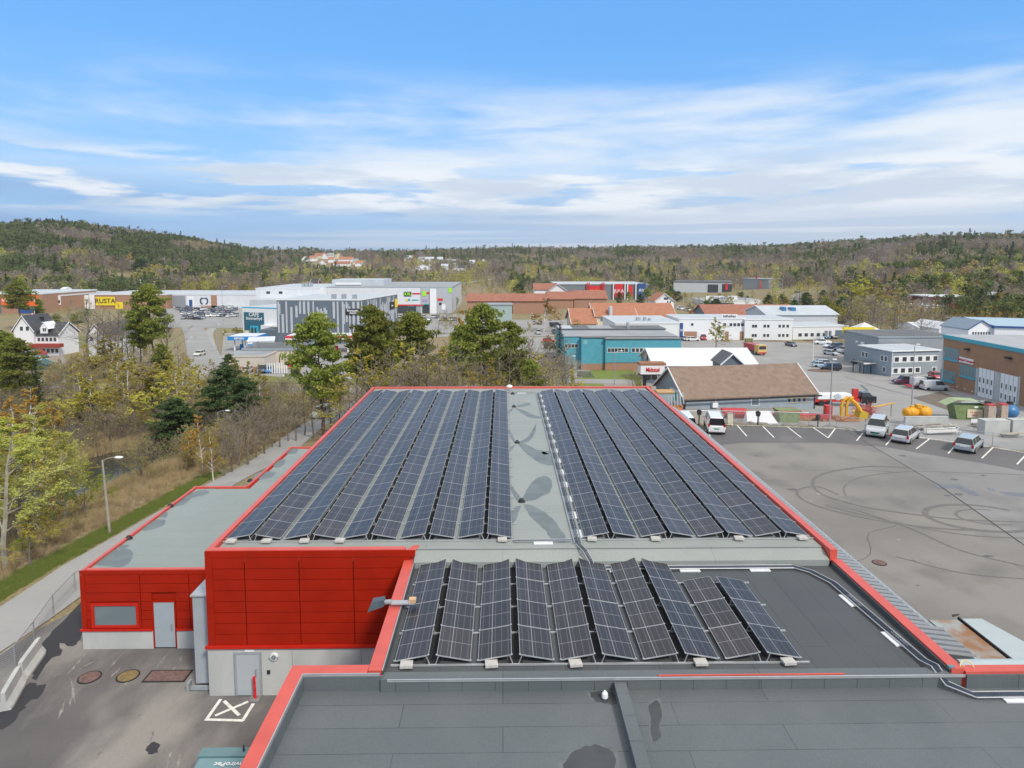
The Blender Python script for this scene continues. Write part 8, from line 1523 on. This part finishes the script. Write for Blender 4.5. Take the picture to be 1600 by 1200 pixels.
for i, (px, d, top, w, k, lab) in enumerate([(275, 560, 437, 1.2, 'yellow', 'loose yellow bush right of the white farmhouse'), (299, 560, 436, 1.4, 'hedge', 'clipped round yellow-green hedge, left one'), (317, 560, 434, 1.6, 'hedge', 'clipped block hedge, middle one'), (329, 560, 435, 1.6, 'hedge', 'clipped block hedge, right one'), (206, 640, 392, 1.2, 'orange', 'tall orange tree on the left hill foot'), (136, 600, 419, 1.2, 'orange', 'golden tree left of the red barn'), (222, 600, 404, 1.5, 'bushpine', 'dark conifer right of the orange tree')]): T(k, px, d, top, lab, wx=w)
o = None
for i in range(17): T('bushpine', 54+i*10.5, 520, 443+rr.uniform(-1.5, 1.5), 'dark conifer in the long hedge behind the white halls, %s from the left' % (ORD[i] if i < 12 else '%dth' % (i+1)), 'conifer hedge', wx=1.9)
# right-hand wood
T('widebare', 1362, 205, 448, 'huge round leafless tree left of the white tents', wx=1.15); T('bare', 1395, 215, 462, 'leafless tree right of the huge round one', wx=1.5); T('bare', 1335, 215, 470, 'leafless tree left of the huge round one', wx=1.4); T('widebare', 1440, 200, 478, 'dark-limbed leafless tree before the white tents', wx=.9)
for (px, d, top, k, w, lab) in [(1262, 420, 430, 'olive', 1.6, 'broad olive willow above the winding road'), (1250, 400, 437, 'olive', 1.5, 'olive willow left of the broad one'), (1225, 330, 455, 'yellow', 1.4, 'rounded yellow-green bush left of the winding road'), (1240, 325, 462, 'yellow', 1.2, 'yellow-green bush on the road bank'), (1210, 335, 458, 'olive', 1.4, 'olive bush behind the brown-red roof'), (1278, 290, 468, 'yellow', 1.0, 'small yellow tree inside the road bend'), (1302, 262, 467, 'yellow', .9, 'lemon-yellow young tree right of the road, left one'), (1314, 262, 468, 'yellow', .9, 'lemon-yellow young tree right of the road, right one'), (1346, 300, 428, 'yellow', 1.5, 'large golden willow behind the leafless giant'), (1366, 300, 432, 'yellow', 1.4, 'golden willow crown right of the large one'), (1330, 310, 436, 'yellow', 1.3, 'golden tree left of the large willow'), (1500, 305, 436, 'yellow', 1.3, 'brilliant yellow tree before the dark red long house'), (1511, 309, 440, 'yellow', 1.1, 'yellow tree touching the brilliant one'), (1570, 260, 452, 'orange', 1.5, 'orange-yellow tree near the right edge'), (1562, 262, 458, 'orange', 1.2, 'smaller orange-yellow tree near the right edge'), (1282, 300, 452, 'bare', 1.5, 'reddish leafless tree by the road bend')]: T(k, px, d, top, lab, wx=w)
zones = [((1060, 1330), (310, 400), 26, ['bare', 'olive', 'yellow', 'bare', 'bushpine'], (5, 9), 'between the tiled halls and the showroom'), ((860, 915), (170, 240), 8, ['bare', 'olive', 'birch'], (5, 8), 'left of the orange-roofed lodge'), ((600, 720), (236, 290), 9, ['orange', 'bare', 'olive'], (4, 7), 'on the strip before the mall'), ((560, 900), (100, 128), 34, ['olive', 'bare', 'bare', 'birch', 'bare'], (6, 11), 'between the pines behind the roof'), ((100, 480), (420, 545), 26, ['orange', 'bare', 'olive', 'pine', 'bare'], (7, 12), 'behind the white halls'), ((720, 1050), (462, 530), 24, ['bare', 'olive', 'yellow', 'bushpine', 'bare'], (7, 11), 'behind the retail halls'), ((1290, 1345), (270, 360), 12, ['pine', 'pine', 'bushpine', 'yellow'], (8, 12), 'right of the winding road'), ((1380, 1600), (330, 430), 40, ['yellow', 'pine', 'bushpine', 'bare', 'yellow', 'pine', 'orange'], (8, 14), 'in the bright wood at right'), ((1400, 1600), (215, 290), 34, ['olive', 'bare', 'bare', 'birch', 'olive', 'orange'], (7, 12), 'behind the white tents'), ((1195, 1300), (340, 420), 16, ['bare', 'olive', 'bare', 'bushpine'], (7, 11), 'left of the winding road'), ((1060, 1200), (440, 500), 14, ['yellow', 'olive', 'bushpine'], (3, 6), 'in front of the far pale store'), ((700, 860), (360, 440), 16, ['olive', 'orange', 'pine', 'bare'], (6, 10), 'right of the shopping mall'), ((960, 1060), (390, 440), 14, ['bushpine', 'bare', 'pine', 'olive'], (6, 9), 'below the red store signs'), ((690, 830), (190, 260), 10, ['bare', 'birch', 'olive'], (5, 8), 'in the middle car park'), ((340, 440), (236, 250), 7, ['yellow', 'hedge'], (2, 3.4), 'on the bank above the blue canopy'), ((86, 135), (240, 330), 9, ['bare', 'olive', 'pine'], (5, 9), 'between the flagpole house and the halls')]
KN = {'pine': 'pine', 'bushpine': 'dark conifer', 'yellow': 'yellow-budding tree', 'bare': 'leafless tree', 'orange': 'orange-budding birch', 'olive': 'olive-budding tree', 'birch': 'yellow-green birch', 'hedge': 'bright yellow-green bush'}
def ordn(i): return ORD[i] if i < 12 else ('%dth' % (i+1) if (i+1) % 10 not in (1, 2, 3) else '%d%s' % (i+1, {1: 'st', 2: 'nd', 3: 'rd'}[(i+1) % 10]))
for (p0, p1), (d0, d1), n, ks, (h0, h1), where in zones:
    it = sorted([(rr.uniform(p0, p1), rr.uniform(d0, d1), ks[i % len(ks)]) for i in range(n)]); ct = {}
    for px_, d_, k in it: i = ct.get(k, 0); ct[k] = i+1; tree(k, at(px_, d_), rr.uniform(h0, h1), '%s %s, %s from the left' % (KN[k], where, ordn(i)), 'trees '+where, rr.uniform(1.1, 1.5))
print('TREES', TREES[0], 'FOREST', NF)
# ================================================================== AIR
def haze():
    m = bpy.data.materials.new('haze'); m.use_nodes = True; N = m.node_tree.nodes; N.clear(); v = N.new('ShaderNodeVolumePrincipled'); v.inputs['Color'].default_value = (.88, .93, 1, 1); v.inputs['Density'].default_value = .0001; v.inputs['Anisotropy'].default_value = .2
    o = N.new('ShaderNodeOutputMaterial'); m.node_tree.links.new(v.outputs[0], o.inputs['Volume'])
    b = MB().box(-9500, 9500, -9500, 9500, -40, 175).build('haze', m); b['kind'] = 'stuff'
haze()
